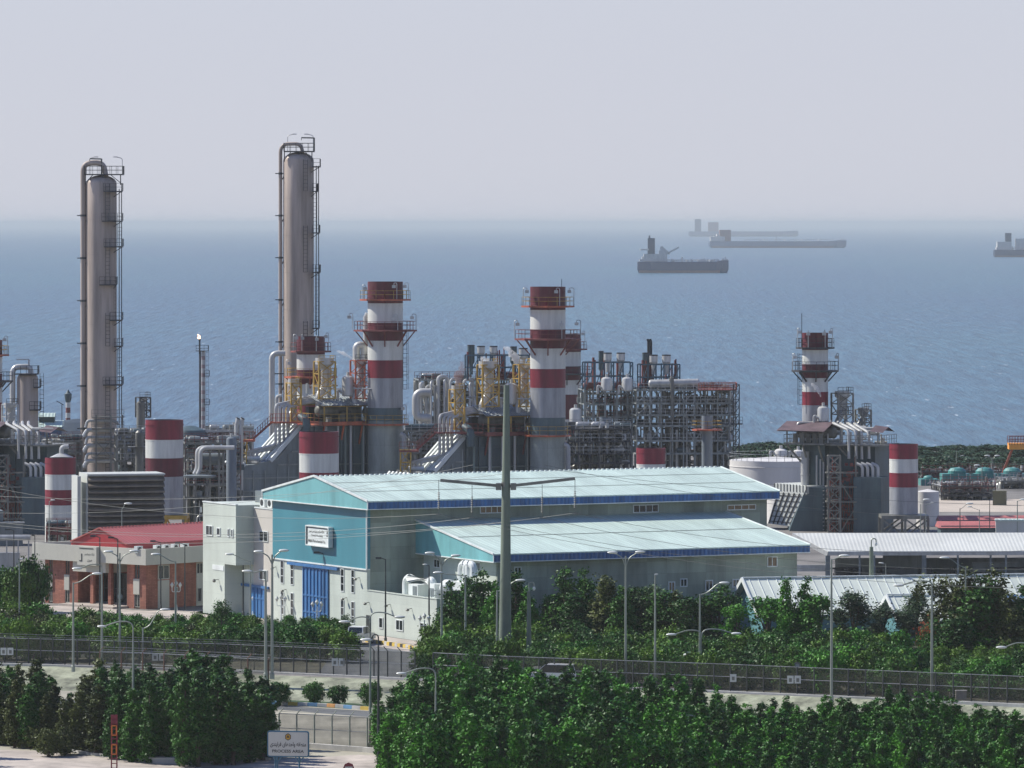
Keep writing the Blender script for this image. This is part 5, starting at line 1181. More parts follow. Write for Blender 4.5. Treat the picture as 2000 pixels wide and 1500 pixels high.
# blue shed, striped tower, heap on the far left
Yb = 880; k = Yb/F; o = thing('blue_shed', 'blue transfer house with two tiers of pale roof at the left shore', 'building', ground_at(97, Yb)); zr = zof(832, Yb); zu = zof(812, Yb)
mb = MB(); mb.box(-23*k, 0, 0, 23*k, 4, zr-.1); mb.build('wall', M['farblue'], o); mb = MB(); mb.box(-22*k, 1, zr+.3, 8*k, 3, zu-.2); mb.build('monitor', mat('dark_green_sheet', (.02,.05,.045), .5), o)
mb = MB(); mb.prism([(-.3, zr-.15), (1.4, zr+.7), (4.3, zr+.7), (4.3, zr-.15)], -24*k, 24*k, 0); mb.prism([(.7, zu-.2), (1.6, zu+.35), (3.3, zu+.35), (3.3, zu-.2)], -23*k, 9*k, 0); mb.build('roof', M['roofw'], o)
mb = MB(); mb.box(4*k, -.05, 2.6, 8*k, 0, 4.6); mb.build('door', M['dark'], o)
Yt = 1000; o = thing('control_tower', 'slim red and white striped port tower with a flared cab', 'tower', ground_at(133, Yt)); k = Yt/F; zt = zof(786, Yt); mb = MB(); prof = [(.42, 0)]; ms = []
for i in range(9): prof.append((.42, zt*(.0+(i+1)/9))); ms.append(i % 2)
mb.lathe(prof, n=14, m=ms); mb.build('shaft', [M['white'], M['rust']], o); mb = MB(); mb.lathe([(.42, zt), (.62, zt+.8), (.66, zt+1.5), (.4, zt+1.7), (.05, zt+2.3)], n=14); mb.build('cab', M['bluegrey'], o)
mb = MB(); mb.lathe([(14, 0), (9, zof(848, 930)*.75), (4, zof(836, 930)), (.5, zof(833, 930)+.2)], n=28)
o = mb.build('coal_heap', M['coal'], None, ground_at(150, 960)); tag(o, 'low dark blue-grey heap behind the left tan column', 'heap')
o = thing('mast', 'thin mast with a crossarm between the blue shed and the striped tower', 'mast', ground_at(121, 930)); mb = MB(); z = zof(790, 930); mb.beam((0, 0, 0), (0, 0, z), .12); mb.beam((-.9, 0, z+.6), (.3, 0, z-.1), .12); mb.build('pole', M['dsteel'], o)

# ------------------------------------------------------------------ tanks and far right yard
def tank(label, px, Y, rpx, top, extra=None):
    k = Y/F; o = thing('storage_tank', label, 'tank', ground_at(px, Y)); R = rpx*k; z = zof(top, Y); mb = MB()
    mb.lathe([(R, 0), (R, z*.45), (R*1.004, z*.45), (R*1.004, z*.47), (R, z*.47), (R, z-.9), (R*1.01, z-.9), (R*1.01, z-.82), (R, z-.8), (R, z), (.01, z+R*.07)], n=56); mb.build('shell', M['tankw'], o, smooth=True)
    mb = MB(); n_ = 36; pts = [(R*cos(2*pi*i/n_), R*sin(2*pi*i/n_), z) for i in range(n_)]; mb.rail(pts, 1.0, True, .05, 2, (1, .5)); mb.build('railing', M['lsteel'], o); return o
M['tankw'] = mat('tank_white', (.66,.64,.60), .5, var=.08, scale=.3)
t1 = tank('large white flat-roofed tank behind the end of the hall roof', 1513, 790, 88, 898)
drum_vessel('white_vessel', 'left of two small white domed vessels above the large tank', 1525, 876, 893, 13, 800, 'tankw'); drum_vessel('white_vessel', 'right of two small white domed vessels above the large tank', 1559, 878, 893, 11, 800, 'tankw')
tank('low white tank just left of the ribbed pale duct', 1560, 752, 62, 962)
k = 745/F; o = thing('white_tank', 'small flat-sided white tank right of the far right drum stack', 'tank', ground_at(1812, 745), 0); mb = MB(); mb.lathe([(1.5, 0), (1.5, zof(960, 745)), (.02, zof(955, 745))], n=36); mb.build('shell', M['tankw'], o, smooth=True)
# pale sand lot and red roofs
sheet('sand_lot', [(1828, 1000), (2120, 1000), (2140, 976), (1828, 974)], .006, mat('sand_lot', (.46,.40,.33), .9, var=.1, scale=.1, stretch=(1,1,1)))
for i, (py, x0, x1, Y, lab) in enumerate(((1008, 1834, 2080, 728, 'upper long pinkish red roof in the yard at the far right'), (1019, 1833, 1948, 712, 'lower short pinkish red roof above the canopy at the far right'))):
    k = Y/F; o = thing('red_roofed_shed', lab, 'building', ground_at((x0+x1)/2, Y), radians(3)); a = (x1-x0)/2*k; z = zof(py, Y)
    mb = MB(); mb.box(-a+.3, 0, 0, a-.3, 3.4, z-.5); mb.build('wall', M['bluegrey'], o)
    mb = MB(); mb.prism([(-.4, z-.75), (1.7, z), (3.8, z-.75)], -a, a, 0); mb.build('roof', mat('pink_red_roof%d' % i, (.46,.15,.14), .6, var=.1), o)
k = 700/F; o = thing('pale_container', 'pale site office box at the far right edge above the canopy', 'building', ground_at(1975, 700), radians(-4)); mb = MB(); z = zof(1018, 700); mb.box(-1.9, 0, 0, 2.8, 2.4, z); mb.build('wall', M['panelgrey'], o); mb = MB(); mb.box(-2, -.1, z, 2.9, 2.5, z+.2); mb.build('roof', M['roofw'], o)
o = thing('water_tank_box', 'olive box tank on the sand lot at the far right', 'tank', ground_at(1952, 800), radians(-8)); k = 800/F; z0 = zof(979, 800); mb = MB(); mb.box(-.95, 0, 0, .95, 1.4, zof(960, 800)); mb.box(-1, -.05, zof(960, 800), 1, 1.45, zof(960, 800)+.08); mb.build('shell', mat('olive_tank', (.13,.13,.075), .7), o)
# teal transformers
def transformer(px, Y, s_, label):
    o = thing('transformer', label, 'transformer', ground_at(px, Y), radians(4), 'teal machine units in the far right yard'); mb = MB(); w_, h_ = 3.0*s_, 2.2*s_
    mb.box(-w_, 0, 0, w_, 3, h_); mb.lathe([(1.7*s_, 0), (1.7*s_, .5*s_), (1.2*s_, 1.0*s_), (.01, 1.15*s_)], (0, 1.5, h_), 18); mb.build('casing', M['teal'], o)
    mb = MB()
    for i in range(5): x = -w_+i*w_/2; mb.box(x-.06, -.1, 0, x+.06, 0, h_)
    for a in (-.4, .1, .5): mb.beam((a, -.15, h_*.3), (a+.6, -.15, h_*.65), .2)
    mb.build('rib', M['lsteel'], o)
for px, s_, lab in ((1816, .55, 'smallest teal unit, nearest the drum stack'), (1872, 1, 'teal domed unit second from the left in the far right yard'), (1926, 1, 'teal domed unit third from the left in the far right yard'), (1980, 1, 'teal domed unit at the right edge of the photo')):
    transformer(px, 860, .82*s_, lab)
process_frame('clutter of low pipes and frames in the yard before the teal units', [1838, 1862, 1890, 1918, 1945], [950, 960, 968], 815, 980, 8, 41, 'dsteel', 60, 44, wcol=.13, dark=False, vs=.55)
process_frame('second row of low yard pipework behind the teal units', [1800, 1840, 1880, 1920, 1960, 2000], [922, 930, 938], 880, 980, 6, 43, 'dsteel', 70, 44, wcol=.13, dark=False, vs=.5)
process_frame('pipework at the right edge of the yard in front of the sand lot', [1955, 1975, 2000, 2030], [940, 958], 850, 980, 5, 44, 'steel', 30, 26, wcol=.13, dark=False, vs=.55)
# orange jetty crane platform
Yc = 872; k = Yc/F; o = thing('orange_crane', 'orange gantry deck with a leaning leg at the right edge', 'crane', ground_at(1985, Yc)); z = zof(878, Yc)
mb = MB(); mb.box(-14*k, 0, z, 40*k, 3, zof(866, Yc)); mb.build('deck', M['orange2'] if 'orange2' in M else mat('bright_orange', (.9,.36,.05), .5), o)
mb = MB(); mb.rail([(-14*k, 0, zof(869, Yc)), (40*k, 0, zof(869, Yc))], 1.3, w=.08, step=.45, rows=(1, .7, .4)); mb.rail([(-14*k, 3, zof(869, Yc)), (40*k, 3, zof(869, Yc))], 1.3, w=.08, step=.45); mb.build('railing', M['rust'], o)
mb = MB(); mb.beam((-7*k, 1, z), (-32*k, 1, 0), .35); mb.beam((-20*k, 1, 2.4), (-8*k, 1, 0), .15); mb.beam((30*k, 1, z), (30*k, 1, 0), .35); mb.build('leg', M['orange'], o)

# ------------------------------------------------------------------ open canopy building and pale gabled sheds on the right
YC = 617.0; CO = P(1617, 1150, YC); CO.z = 0; CRZ = radians(2); CF = Frame(CO, CRZ)
o = thing('open_canopy', 'long open-sided shed with a pale sheet roof behind the gabled sheds', 'building', CO, CRZ)
ze = zof(1077, YC); xr = 30; dd = 14.0; zr = 40-(1041-437)*(YC+dd/2)/F; sk = -3.3
mb = MB()
mb.add([(0, 0, ze), (xr, 0, ze), (xr, dd/2, zr), (sk, dd/2, zr), (sk, dd/2, zr-.12), (0, 0, ze-.12), (xr, 0, ze-.12), (xr, dd/2, zr-.12)], [(0,1,2,3), (4,7,6,5), (0,3,4,5), (0,5,6,1)])
mb.add([(sk, dd/2, zr), (xr, dd/2, zr), (xr, dd, ze), (0, dd, ze)], [(0,1,2,3)]); mb.build('roof', M['roofw2'] if 'roofw2' in M else ribbed(mat('cream_sheet_roof', (.58,.59,.54), .5, var=.08, scale=.12, stretch=(1,1,1)), 'X', .42, .18, .04), o)
mb = MB(); mb.box(0, -.05, ze-.45, xr, .05, ze-.1); mb.beam((.0, 0, ze-.3), (sk, dd/2, zr-.25), .12, .5); mb.build('gutter', M['lsteel'], o)
for i, px in enumerate((1617, 1679, 1708, 1805, 1871, 1935, 1965)):
    x = CF.ray(px, 1100, 1, 0).x; mb = MB(); mb.box(x-.1, 0, 0, x+.1, .2, ze-.45) if px not in (1617, 1805) else mb.box(x-.25, 0, 0, x+.25, .5, ze-.45); mb.build('column', M['casing'], o)
mb = MB(); mb.box(2, dd-1, 0, xr, dd-.8, ze-1.5); mb.box(CF.ray(1725, 1100, 1, 5).x, 5, 0, CF.ray(1800, 1100, 1, 5).x, 5.5, ze-.6); mb.box(CF.ray(1900, 1100, 1, 4).x, 4, 0, CF.ray(1990, 1100, 1, 4).x, 5, 2.6); mb.build('inner_wall', M['casing'], o)
mb = MB(); rr = random.Random(8)
for i in range(26): x = rr.uniform(1, 26); mb.obox((x, rr.uniform(1, 8), .8), (rr.uniform(.3, 2), 1, rr.uniform(.5, 2.6)), 0)
for i in range(8): x = rr.uniform(0, 24); mb.tube([(x, .8, 2.2), (x+3, .8, 2.2)], .1, 6)
mb.build('stored_equipment', M['dsteel'], o)
mb = MB(); mb.box(-4.2, .2, 1.9, -.2, .6, 2.6); mb.build('cross_beam', M['lsteel'], o)
def gable_shed(label, apx, apy, Y, half, rise, length, rz, name='gabled_shed', wallh=None):
    O = P(apx, apy, Y); za = O.z; O.z = 0; t = thing(name, label, 'building', O, rz); ze_ = za-rise
    mb = MB(); e = .5
    for s_ in (-1, 1):
        mb.add([(-e, 0, za), (length, 0, za), (length, s_*(half+e), ze_-rise*e/half), (-e, s_*(half+e), ze_-rise*e/half)], [(0,1,2,3)])
        mb.add([(-e, 0, za-.14), (length, 0, za-.14), (length, s_*(half+e), ze_-rise*e/half-.14), (-e, s_*(half+e), ze_-rise*e/half-.14)], [(3,2,1,0)])
    r_ = mb.build('roof', M['shedroof'], t)
    mb = MB()
    for s_ in (-1, 1):
        for i in range(int(length/.9)): x = .1+i*.9; mb.beam((x, 0, za+.05), (x, s_*(half+e), ze_-rise*e/half+.05), .05, .05)
    mb.build('standing_seam', M['trim'], r_)
    mb = MB()
    for s_ in (-1, 1): mb.beam((-e-.05, 0, za-.05), (-e-.05, s_*(half+e), ze_-rise*e/half-.05), .14, .42)
    mb.beam((-e, 0, za+.1), (length, 0, za+.1), .3, .1); mb.build('verge_trim', M['trim'], t)
    mb = MB(); mb.prism([(-half, 0), (half, 0), (half, ze_), (0, za-.2), (-half, ze_)], .1, .3, 0); mb.build('gable_wall', M['gabletan'], t)
    mb = MB(); mb.box(.3, -half, 0, length, -half+.2, ze_); mb.box(.3, half-.2, 0, length, half, ze_); mb.build('side_wall', M['gabletan'], t); return t
M['shedroof'] = mat('green_white_roof', (.62,.67,.59), .5, var=.06, scale=.2, stretch=(1,1,1))
M['gabletan'] = ribbed(mat('teal_ribbed_wall', (.13,.30,.32), .5, var=.08), 'Y', .4, .4, .2)
gable_shed('long pale-roofed shed with a teal gable, among the trees before the canopy', 1460, 1130, 545, 5.6, 2.9, 44, radians(12))
gable_shed('small porch-like shed with white verge and dark gable on the right', 1742, 1163, 538, 3.6, 1.9, 8, radians(12))
o = thing('blue_water_tank', 'blue ribbed cylinder tank among dark trees at the right edge', 'tank', P(1988, 1180, 520)); mb = MB(); mb.tube([(-.9, 1.0, 0), (.9, -.2, 0)], .85, 16); mb.build('shell', mat('blue_tank', (.03,.10,.22), .4), o, smooth=True)
mb = MB(); 
for i in range(4): c = Vector((-.9, 1.0, 0)).lerp(Vector((.9, -.2, 0)), i/3); d_ = Vector((1.8, -1.2, 0)).normalized()*.06; mb.tube([c-d_, c+d_], .9, 16)
mb.build('hoop', M['lsteel'], o); mb = MB(); 
for a in (-.6, .6): mb.box(a-.1, -.1, -o.location.z, a+.1, .6, -.5)
mb.build('stand', M['steel'], o)
# left edge grey buildings
o = thing('grey_annex', 'low grey building at the left edge behind the office', 'building', ground_at(10, 700), radians(10)); mb = MB(); z = zof(1022, 700); mb.box(-4, 0, 0, 2.2, 4, z); mb.box(-4, .5, z, -.2, 4, zof(998, 700)); mb.build('wall', M['casing'], o); mb = MB(); mb.box(-4, -.2, z, 2.4, .5, z+.15); mb.build('coping', M['lsteel'], o)
o = thing('low_flue', 'long pale horizontal pipe on posts at the left edge', 'pipe', ground_at(20, 640)); mb = MB(); z = zof(1050, 640); mb.tube([(-3, 0, z), (2.3, 0, z)], .32, 10); mb.build('pipe', M['lsteel'], o, smooth=True); mb = MB()
for x in (-2, -.4, .9, 2.1): mb.beam((x, 0, 0), (x, 0, z), .14)
mb.box(-3, .6, 0, 1.0, 1.2, 2.6); mb.build('support', M['lsteel'], o)
for i, px in enumerate((98, 113)):
    o = thing('round_duct', ('left' if not i else 'right')+' of two arched ducts at the foot of the first drum stack', 'duct', ground_at(px, 670)); z = zof(1030, 670); mb = MB(); mb.tube([(0, 0, z), (0, 2, z)], .55, 16); mb.lathe([(.5, 0), (.5, z-.3)], (0, 1, 0), 12); mb.build('shell', M['clad'], o, smooth=True)
    mb = MB(); mb.tube([(0, -.06, z), (0, .0, z)], .45, 14); mb.build('mouth', M['dark'], o)
process_frame('steelwork and vent boxes between the first drum stack and the louvred block', [92, 112, 132, 152], [1032, 1042], 665, 1060, 3, 51, 'rust', 24, 16, wcol=.16, dark=False)
# ------------------------------------------------------------------ concrete pylon and conductors
PY = G(985, 1322); o = thing('transmission_pylon', 'tall tapering concrete pylon with two raised crossarms in front of the hall', 'power pylon', PY)
Yp = PY.y; k = Yp/F; zt = zof(752, Yp); mb = MB(); mb.tube([(.05, 0, 0), (.2, 0, zt)], [.60, .25], 14); mb.build('pole', M['conc_pole'], o, smooth=True)
mb = MB(); za = zof(948, Yp); xl, xr_ = (862-987)*k, (1125-987)*k; 
mb.beam((-.3, 0, za-.05), (xl, 0, za+.45), .28, .26); mb.beam((.5, 0, za-.05), (xr_, 0, za+.6), .28, .26); mb.box(-.75, -.35, za-.4, -.25, .35, za+.2); mb.box(.55, -.35, za-.4, 1.05, .35, za+.2); mb.build('crossarm', M['steel'], o)
mb = MB(); mb.lathe([(.36, za-.1), (.36, za+.3)], (.1, 0, 0), 14); mb.build('collar', M['steel'], o)
WZ = []
for px, py0, py1 in ((859, 937, 1004), (924, 946, 1011), (1061, 946, 1011), (1125, 935, 1002)):
    x = (px-987)*k; z0, z1 = zof(py0, Yp)+(0), zof(py1, Yp); z0 = min(z0, za+.6); mb = MB(); mb.beam((x, 0, z0), (x, 0, z1), .05)
    n_ = 9
    for i in range(n_): z = z0-(z0-z1)*(.38+.5*i/n_); mb.lathe([(.05, z-.05), (.13, z-.03), (.05, z+.05)], (x, 0, 0), 8)
    mb.beam((x-.25, 0, z1-.02), (x+.25, 0, z1-.02), .07); mb.build('insulator_string', M['steel'], o); WZ.append((PY.x+x, Yp, z1))
def wire(label, p, q, sag, r=.017, n=26):
    p, q = Vector(p), Vector(q); mb = MB(); mb.tube([p.lerp(q, i/n)-Vector((0,0,4*sag*(i/n)*(1-i/n))) for i in range(n+1)], r, 4); return tag(mb.build('power_line', M['wire']), label, 'cable', 'conductors slung from the concrete pylon')
nm = ('outer left insulator', 'inner left insulator', 'inner right insulator', 'outer right insulator')
for i, (a, (lx_, ly_), (rx_, ry_)) in enumerate(zip(WZ, (( -60, 905), (-60, 975), (-40, 985), (-60, 1010)), ((2060, 1150), (2060, 1128), (2060, 1110), (2060, 1072)))):
    wire('conductor running left from the '+nm[i], a, P(lx_, ly_+38, Yp+30+i*4), 1.5); wire('conductor running right from the '+nm[i], a, P(rx_, ry_, Yp-20+i*4), 1.5)
wire('upper earth wire passing over the hall roof to the left', (PY.x+.1, Yp, zof(925, Yp)), P(-60, 966, Yp+40), 1.2, .015); wire('upper earth wire passing over the hall roof to the right', (PY.x+.1, Yp, zof(905, Yp)), P(2060, 988, Yp+40), .8, .015)
for lx_, nm_ in ((924, 'left'), (1063, 'right')): wire('thin wire rising over the middle boiler, '+nm_+' span', P(lx_, 908, Yp+6), P(-60 if lx_ < 1000 else 2060, 1000 if lx_ < 1000 else 1010, Yp+60), 1.5, .014)

# ------------------------------------------------------------------ street lamps
def lamp(px, pb, pt, heads, label, m='pole', style='cobra', r=.09, z=0.0, group=None, hs=1.0, Yo=None):
    """heads: [(px, py)] positions of lamp heads; pb/pt base and top rows of the pole"""
    b = G(px, pb, z) if Yo is None else Vector(((px-1000)*Yo/F, Yo, z)); Y = b.y; k = Y/F; o = thing('street_lamp', label, 'street lamp', b, 0, group or 'street lamps of the plant roads'); zt = zof(pt, Y)-b.z
    mb = MB(); mb.tube([(0, 0, 0), (0, 0, zt*.5), (0, 0, zt)], [r*1.35, r*1.1, r*.75], 8); mb.lathe([(r*2, 0), (r*1.9, .5), (r*1.3, .55)], n=10); mb.build('pole', M[m], o, smooth=True)
    for hx, hy in heads:
        x = (hx-px)*k; h = zof(hy, Y)-b.z; s_ = 1 if x > 0 else -1; mb = MB()
        if style == 'goose': mb.tube(bend([(0, 0, zt-.1), (0, 0, h+.35), (x*.5, 0, h+.45), (x, 0, h+.05)], 1.2, 6), r*.62, 7)
        elif style == 'box': mb.tube([(0, 0, zt-.05), (x, 0, h)], r*.6, 6)
        else:
            mb.tube(bend([(0, 0, zt-.9 if style == 'double' else zt-.1), (x*.35, 0, (zt+h)/2-.25 if style == 'double' else zt-.25*0+ (h-zt)*.1), (x*.8, 0, h-.12), (x, 0, h)], .5, 3), r*.5, 6)
        mb.build('arm', M[m], o, smooth=True)
        mb = MB()
        if style == 'box': mb.box(min(x, x+s_*.55*hs), -.16, h-.08, max(x, x+s_*.55*hs), .16, h+.1); mb.build('lamp_head', M['dpole'], o)
        else:
            vs = MB(); L = .85*hs; 
            vs.ball((x+s_*L*.35, 0, h+.03+(.06 if style == 'double' else 0)), (L*.55, .19*hs, .12*hs), 12); vs.box(min(x-s_*.1, x+s_*.15), -.06, h-.05, max(x-s_*.1, x+s_*.15), .06, h+.05); vs.build('lamp_head', M['lamp'], o, smooth=True)
    return o
L = lamp
L(234, 1294, 1080, [(218, 1079), (256, 1078)], 'tall double-armed lamp in front of the brick office porch', style='double')
L(531.5, 1326, 1083, [(512, 1079), (548, 1077)], 'tall double-armed lamp, right one of two poles before the blue garage door', style='double', r=.11)
L(519, 1326, 1115, [(489, 1116)], 'tall single lamp leaning its arm left, beside the double-armed one before the garage door', r=.11)
L(862.5, 1300, 1088, [(846, 1082), (884, 1087)], 'double-armed lamp at the right corner of the white hall wing', style='double')
L(1222, 1338, 1086, [(1203, 1081), (1244, 1080)], 'tall double-armed lamp in front of the right half of the annex wall', style='double')
L(143, 1312, 1138, [(183, 1121)], 'lamp with its arm raised right before the left end of the brick office')
L(343, 1252, 1096, [(310, 1083)], 'lamp with arm raised left beside the white triple lantern of the office')
L(199, 1308, 1116, [(157, 1111)], 'lamp with a long level arm left before the office porch', style='goose')
L(260, 1482, 1250, [(205, 1224)], 'tall gooseneck lamp standing in the dark trees at lower left', style='goose', z=-1.5, hs=.8)
L(279, 1303, 1226, [(316, 1191)], 'gooseneck lamp with big head raised right among the shrubs before the office', style='cobra')
L(383, 1292, 1247, [(388, 1242)], 'short post floodlight behind the fence left of the garage', hs=.6)
L(475, 1205, 1073, [(468, 1071)], 'dark box-headed lamp left of the blue garage door', 'dpole', 'box', .07)
L(489, 1212, 1095, [(454, 1083)], 'lamp with arm raised left in front of the overhanging concrete bay', r=.075)
L(632, 1225, 1081, [(624, 1079)], 'dark box-headed lamp in front of the big blue sliding door', 'dpole', 'box', .07)
L(753, 1256, 1092, [(745, 1090)], 'dark box-headed lamp before the shaded hall side wall', 'dpole', 'box', .07)
L(838, 1258, 1104, [(833, 1103)], 'dark pole lamp with tiny head at the white wing roof units', 'dpole', r=.07, hs=.5)
L(27, 1175, 1036, [(20, 1034)], 'dark box-headed lamp at the left edge beside the round blue sign', 'dpole', 'box', .07)
L(38, 1250, 1094, [(40, 1092)], 'thin lamp pole at the left edge before the dark bushes', r=.07, hs=.4)
L(68, 1190, 1046, [(66, 1045)], 'bare dark pole left of the office parapet', 'dpole', 'box', .06, hs=.4)
L(195, 1200, 1049, [(187, 1047)], 'dark box-headed lamp just right of the office name panel', 'dpole', 'box', .07)
L(230, 1200, 1052, [(222, 1050)], 'dark box-headed lamp before the red gable right of the name panel', 'dpole', 'box', .07)
L(314, 1192, 1059, [(304, 1057)], 'dark box-headed lamp before the office side wall, left one', 'dpole', 'box', .06)
L(361, 1192, 1063, [(352, 1061)], 'dark box-headed lamp before the office side wall, right one', 'dpole', 'box', .06)
L(238, 1060, 993, [(245, 984)], 'lamp with curled arm in front of the brown louvres', r=.06, Yo=630)
L(96, 1060, 979, [(100, 977)], 'small lamp in front of the first drum stack', r=.06, Yo=640, hs=.6)
L(723, 1464, 1242, [(680, 1215), (773, 1206)], 'twin gooseneck lamp standing behind the lower fence gate post', style='goose', z=-1.5, r=.08)
L(739, 1512, 1262, [(723, 1250)], 'dark foreground gooseneck lamp right of the twin one', 'dpole', 'goose', .09, -1.5)
L(851, 1545, 1350, [(791, 1316)], 'foreground gooseneck lamp before the dark tree mass, head pointing left', style='goose', z=-1.5, hs=.85)
L(909, 1302, 1123, [(862, 1119)], 'lamp with long level arm left by the swan neck ducts', style='cobra')
L(971, 1318, 1153, [(1010, 1134)], 'lamp with arm raised right, close left of the concrete pylon', r=.1)
L(1053, 1245, 1109, [(1046, 1108)], 'thin dark lamp pole right of the pylon with tiny head', 'dpole', r=.065, hs=.5)
L(1063, 1240, 1125, [(1099, 1115)], 'lamp with arm raised right above the pointed trees by the annex', r=.07)
L(1279.5, 1342, 1124, [(1280, 1122)], 'bare topped pole in front of the annex wall', r=.085, hs=.35)
L(1367, 1335, 1160, [(1408, 1139)], 'lamp with arm raised right before the teal gable of the shed', r=.09)
L(1370, 1338, 1283, [(1318, 1240), (1431, 1238)], 'low twin gooseneck lamp behind the right fence', style='goose')
L(1472, 1228, 1108, [(1465, 1107)], 'slim dark lamp pole before the teal shed gable', 'dpole', r=.075, hs=.4)
L(1624, 1372, 1092, [(1642, 1086)], 'very tall slim lamp with short arm, right of the middle trees', r=.095)
L(1730, 1160, 1101, [(1724, 1100)], 'small lamp in front of the open canopy columns', r=.05, hs=.6)
L(1820, 1366, 1150, [(1762, 1144)], 'tall gooseneck lamp pointing left in front of the right shed roof', style='goose', r=.1)
L(1886, 1290, 1107, [(1851, 1090)], 'lamp with arm raised left before the dark open canopy', r=.085)
L(1364, 1560, 1450, [(1299, 1408)], 'foreground gooseneck lamp low in the right tree mass', style='goose', z=-1.5, hs=.85)
L(2010, 1380, 1290, [(1963, 1265)], 'lamp head reaching in from the right edge above the hedge', style='goose')
L(1798, 1060, 985, [(1805, 976)], 'lamp before the small white tank, left of two', r=.06, Yo=690); L(1808, 1062, 986, [(1818, 982)], 'lamp before the small white tank, right of two', r=.05, Yo=692, hs=.6)
L(1875, 1064, 993, [(1889, 984)], 'dark-poled lamp with pale head over the pink roofs', 'dpole', r=.06, Yo=690); L(1913, 1064, 995, [(1897, 990)], 'lamp with arm left over the pink roofs', r=.05, Yo=692, hs=.7)
L(1933, 1066, 977, [(1929, 975)], 'tall dark box-headed lamp at the sand lot', 'dpole', 'box', .05, Yo=692); L(1987, 1020, 978, [(1994, 976)], 'round-headed lamp before the pale site office', r=.07, Yo=700)
L(1918, 979, 912, [(1912, 909)], 'slim lamp beside the third teal unit', r=.06, Yo=820); L(1868, 930, 880, [(1878, 890)], 'mast lamp before the far tree belt', r=.06, Yo=890, hs=.5)
L(1938, 930, 893, [(1932, 891), (1944, 891)], 'double-headed lamp before the far tree belt at right', style='double', r=.06, Yo=885)
for i, px in enumerate((1799, 1834, 1870, 1905, 1941, 1977)):
    L(px, 930, 913, [(px+1, 913)], 'short white-headed post number %s of the yard fence row' % ('one', 'two', 'three', 'four', 'five', 'six')[i], r=.07, Yo=880, hs=.5)
# thick camera poles
for px, pb, pt, lab, r0 in ((1033, 1324, 1137, 'stout concrete post with a hooked camera bracket right of the pylon', .26), (1702, 1238, 1050, 'stout concrete pole topped by a hooked camera before the right shed', .3)):
    b = G(px, pb); kk = b.y/F; o = thing('camera_pole', lab, 'camera pole', b); zt = zof(pt+18, b.y); mb = MB(); mb.tube([(0, 0, 0), (0, 0, zt)], [r0, r0*.62], 12); mb.build('pole', M['conc_pole'], o, smooth=True)
    mb = MB(); mb.tube(bend([(0, 0, zt), (0, 0, zt+.8), (.45, 0, zt+.8), (.45, 0, zt+.4)], .2, 3), .06, 6); mb.build('bracket', M['pole'], o); mb = MB(); mb.ball((.45, 0, zt+.25), (.14, .14, .2), 8); mb.build('camera', M['lamp'], o)
b = G(1364, 1335); o = thing('leaning_camera_mast', 'short leaning mast with a domed camera left of the low twin lamp', 'camera pole', b); kk = b.y/F; mb = MB(); zz = zof(1275, b.y); mb.tube([(.1, 0, 0), (-.55, 0, zz), (-1.0, 0, zz)], .11, 8); mb.build('mast', M['pole'], o); mb = MB(); mb.ball((-1.05, 0, zz-.25), (.3, .3, .24), 10); mb.build('camera', M['lamp'], o, smooth=True)
# ornamental lanterns
def lantern(px, pb, pt, n, label):
    b = G(px, pb); k = b.y/F; o = thing('ornamental_lantern', label, 'street lamp', b, 0, 'white ornamental lanterns'); zt = zof(pt, b.y); mb = MB(); mb.tube([(0,0,0), (0,0,zt)], .06, 8); mb.lathe([(.16, 0), (.1, .6)], n=8)
    xs_ = {3: (-.42, 0, .42), 2: (-.27, .27), 1: (0,)}[n]
    for x in xs_: mb.tube(bend([(0, 0, zt-.5), (x, 0, zt-.55), (x, 0, zt-.1 if x else zt)], .2, 3), .035, 5)
    mb.build('post', M['trim'], o)
    for x in xs_: mb = MB(); h = zt if x else zt+.2*(n == 3); mb.lathe([(.05, -.1), (.17, .15), (.2, .2), (.05, .42), (.01, .5)], (x, 0, h), 8); mb.build('lantern_head', M['white'], o)
lantern(344, 1192, 1146, 3, 'white triple-headed lantern beside the office side wall')
lantern(443, 1198, 1150, 2, 'white double lantern before the concrete bay')
lantern(495, 1205, 1172, 1, 'white single lantern before the blue garage door')
lantern(549, 1216, 1173, 3, 'white triple lantern between the slot windows left of the big door')
lantern(619, 1228, 1184, 3, 'white lantern in front of the big blue sliding door')
lantern(829, 1262, 1211, 3, 'white lantern before the last window of the white wing')

# ------------------------------------------------------------------ fences
M['mesh'] = bpy.data.materials.new('chain_link'); M['mesh'].use_nodes = True; t = M['mesh'].node_tree; n = t.nodes; b = n['Principled BSDF']; b.inputs['Base Color'].default_value = (.11, .105, .07, 1); b.inputs['Roughness'].default_value = .6
tr = n.new('ShaderNodeBsdfTransparent'); mx = n.new('ShaderNodeMixShader'); tc = n.new('ShaderNodeTexCoord'); ns = n.new('ShaderNodeTexNoise'); ns.inputs['Scale'].default_value = 1.2
mr = n.new('ShaderNodeMapRange'); mr.inputs[3].default_value = .22; mr.inputs[4].default_value = .6; t.links.new(tc.outputs['Object'], ns.inputs['Vector']); t.links.new(ns.outputs[0], mr.inputs[0])
t.links.new(mr.outputs[0], mx.inputs[0]); t.links.new(tr.outputs[0], mx.inputs[1]); t.links.new(b.outputs[0], mx.inputs[2]); t.links.new(mx.outputs[0], n['Material Output'].inputs[0])
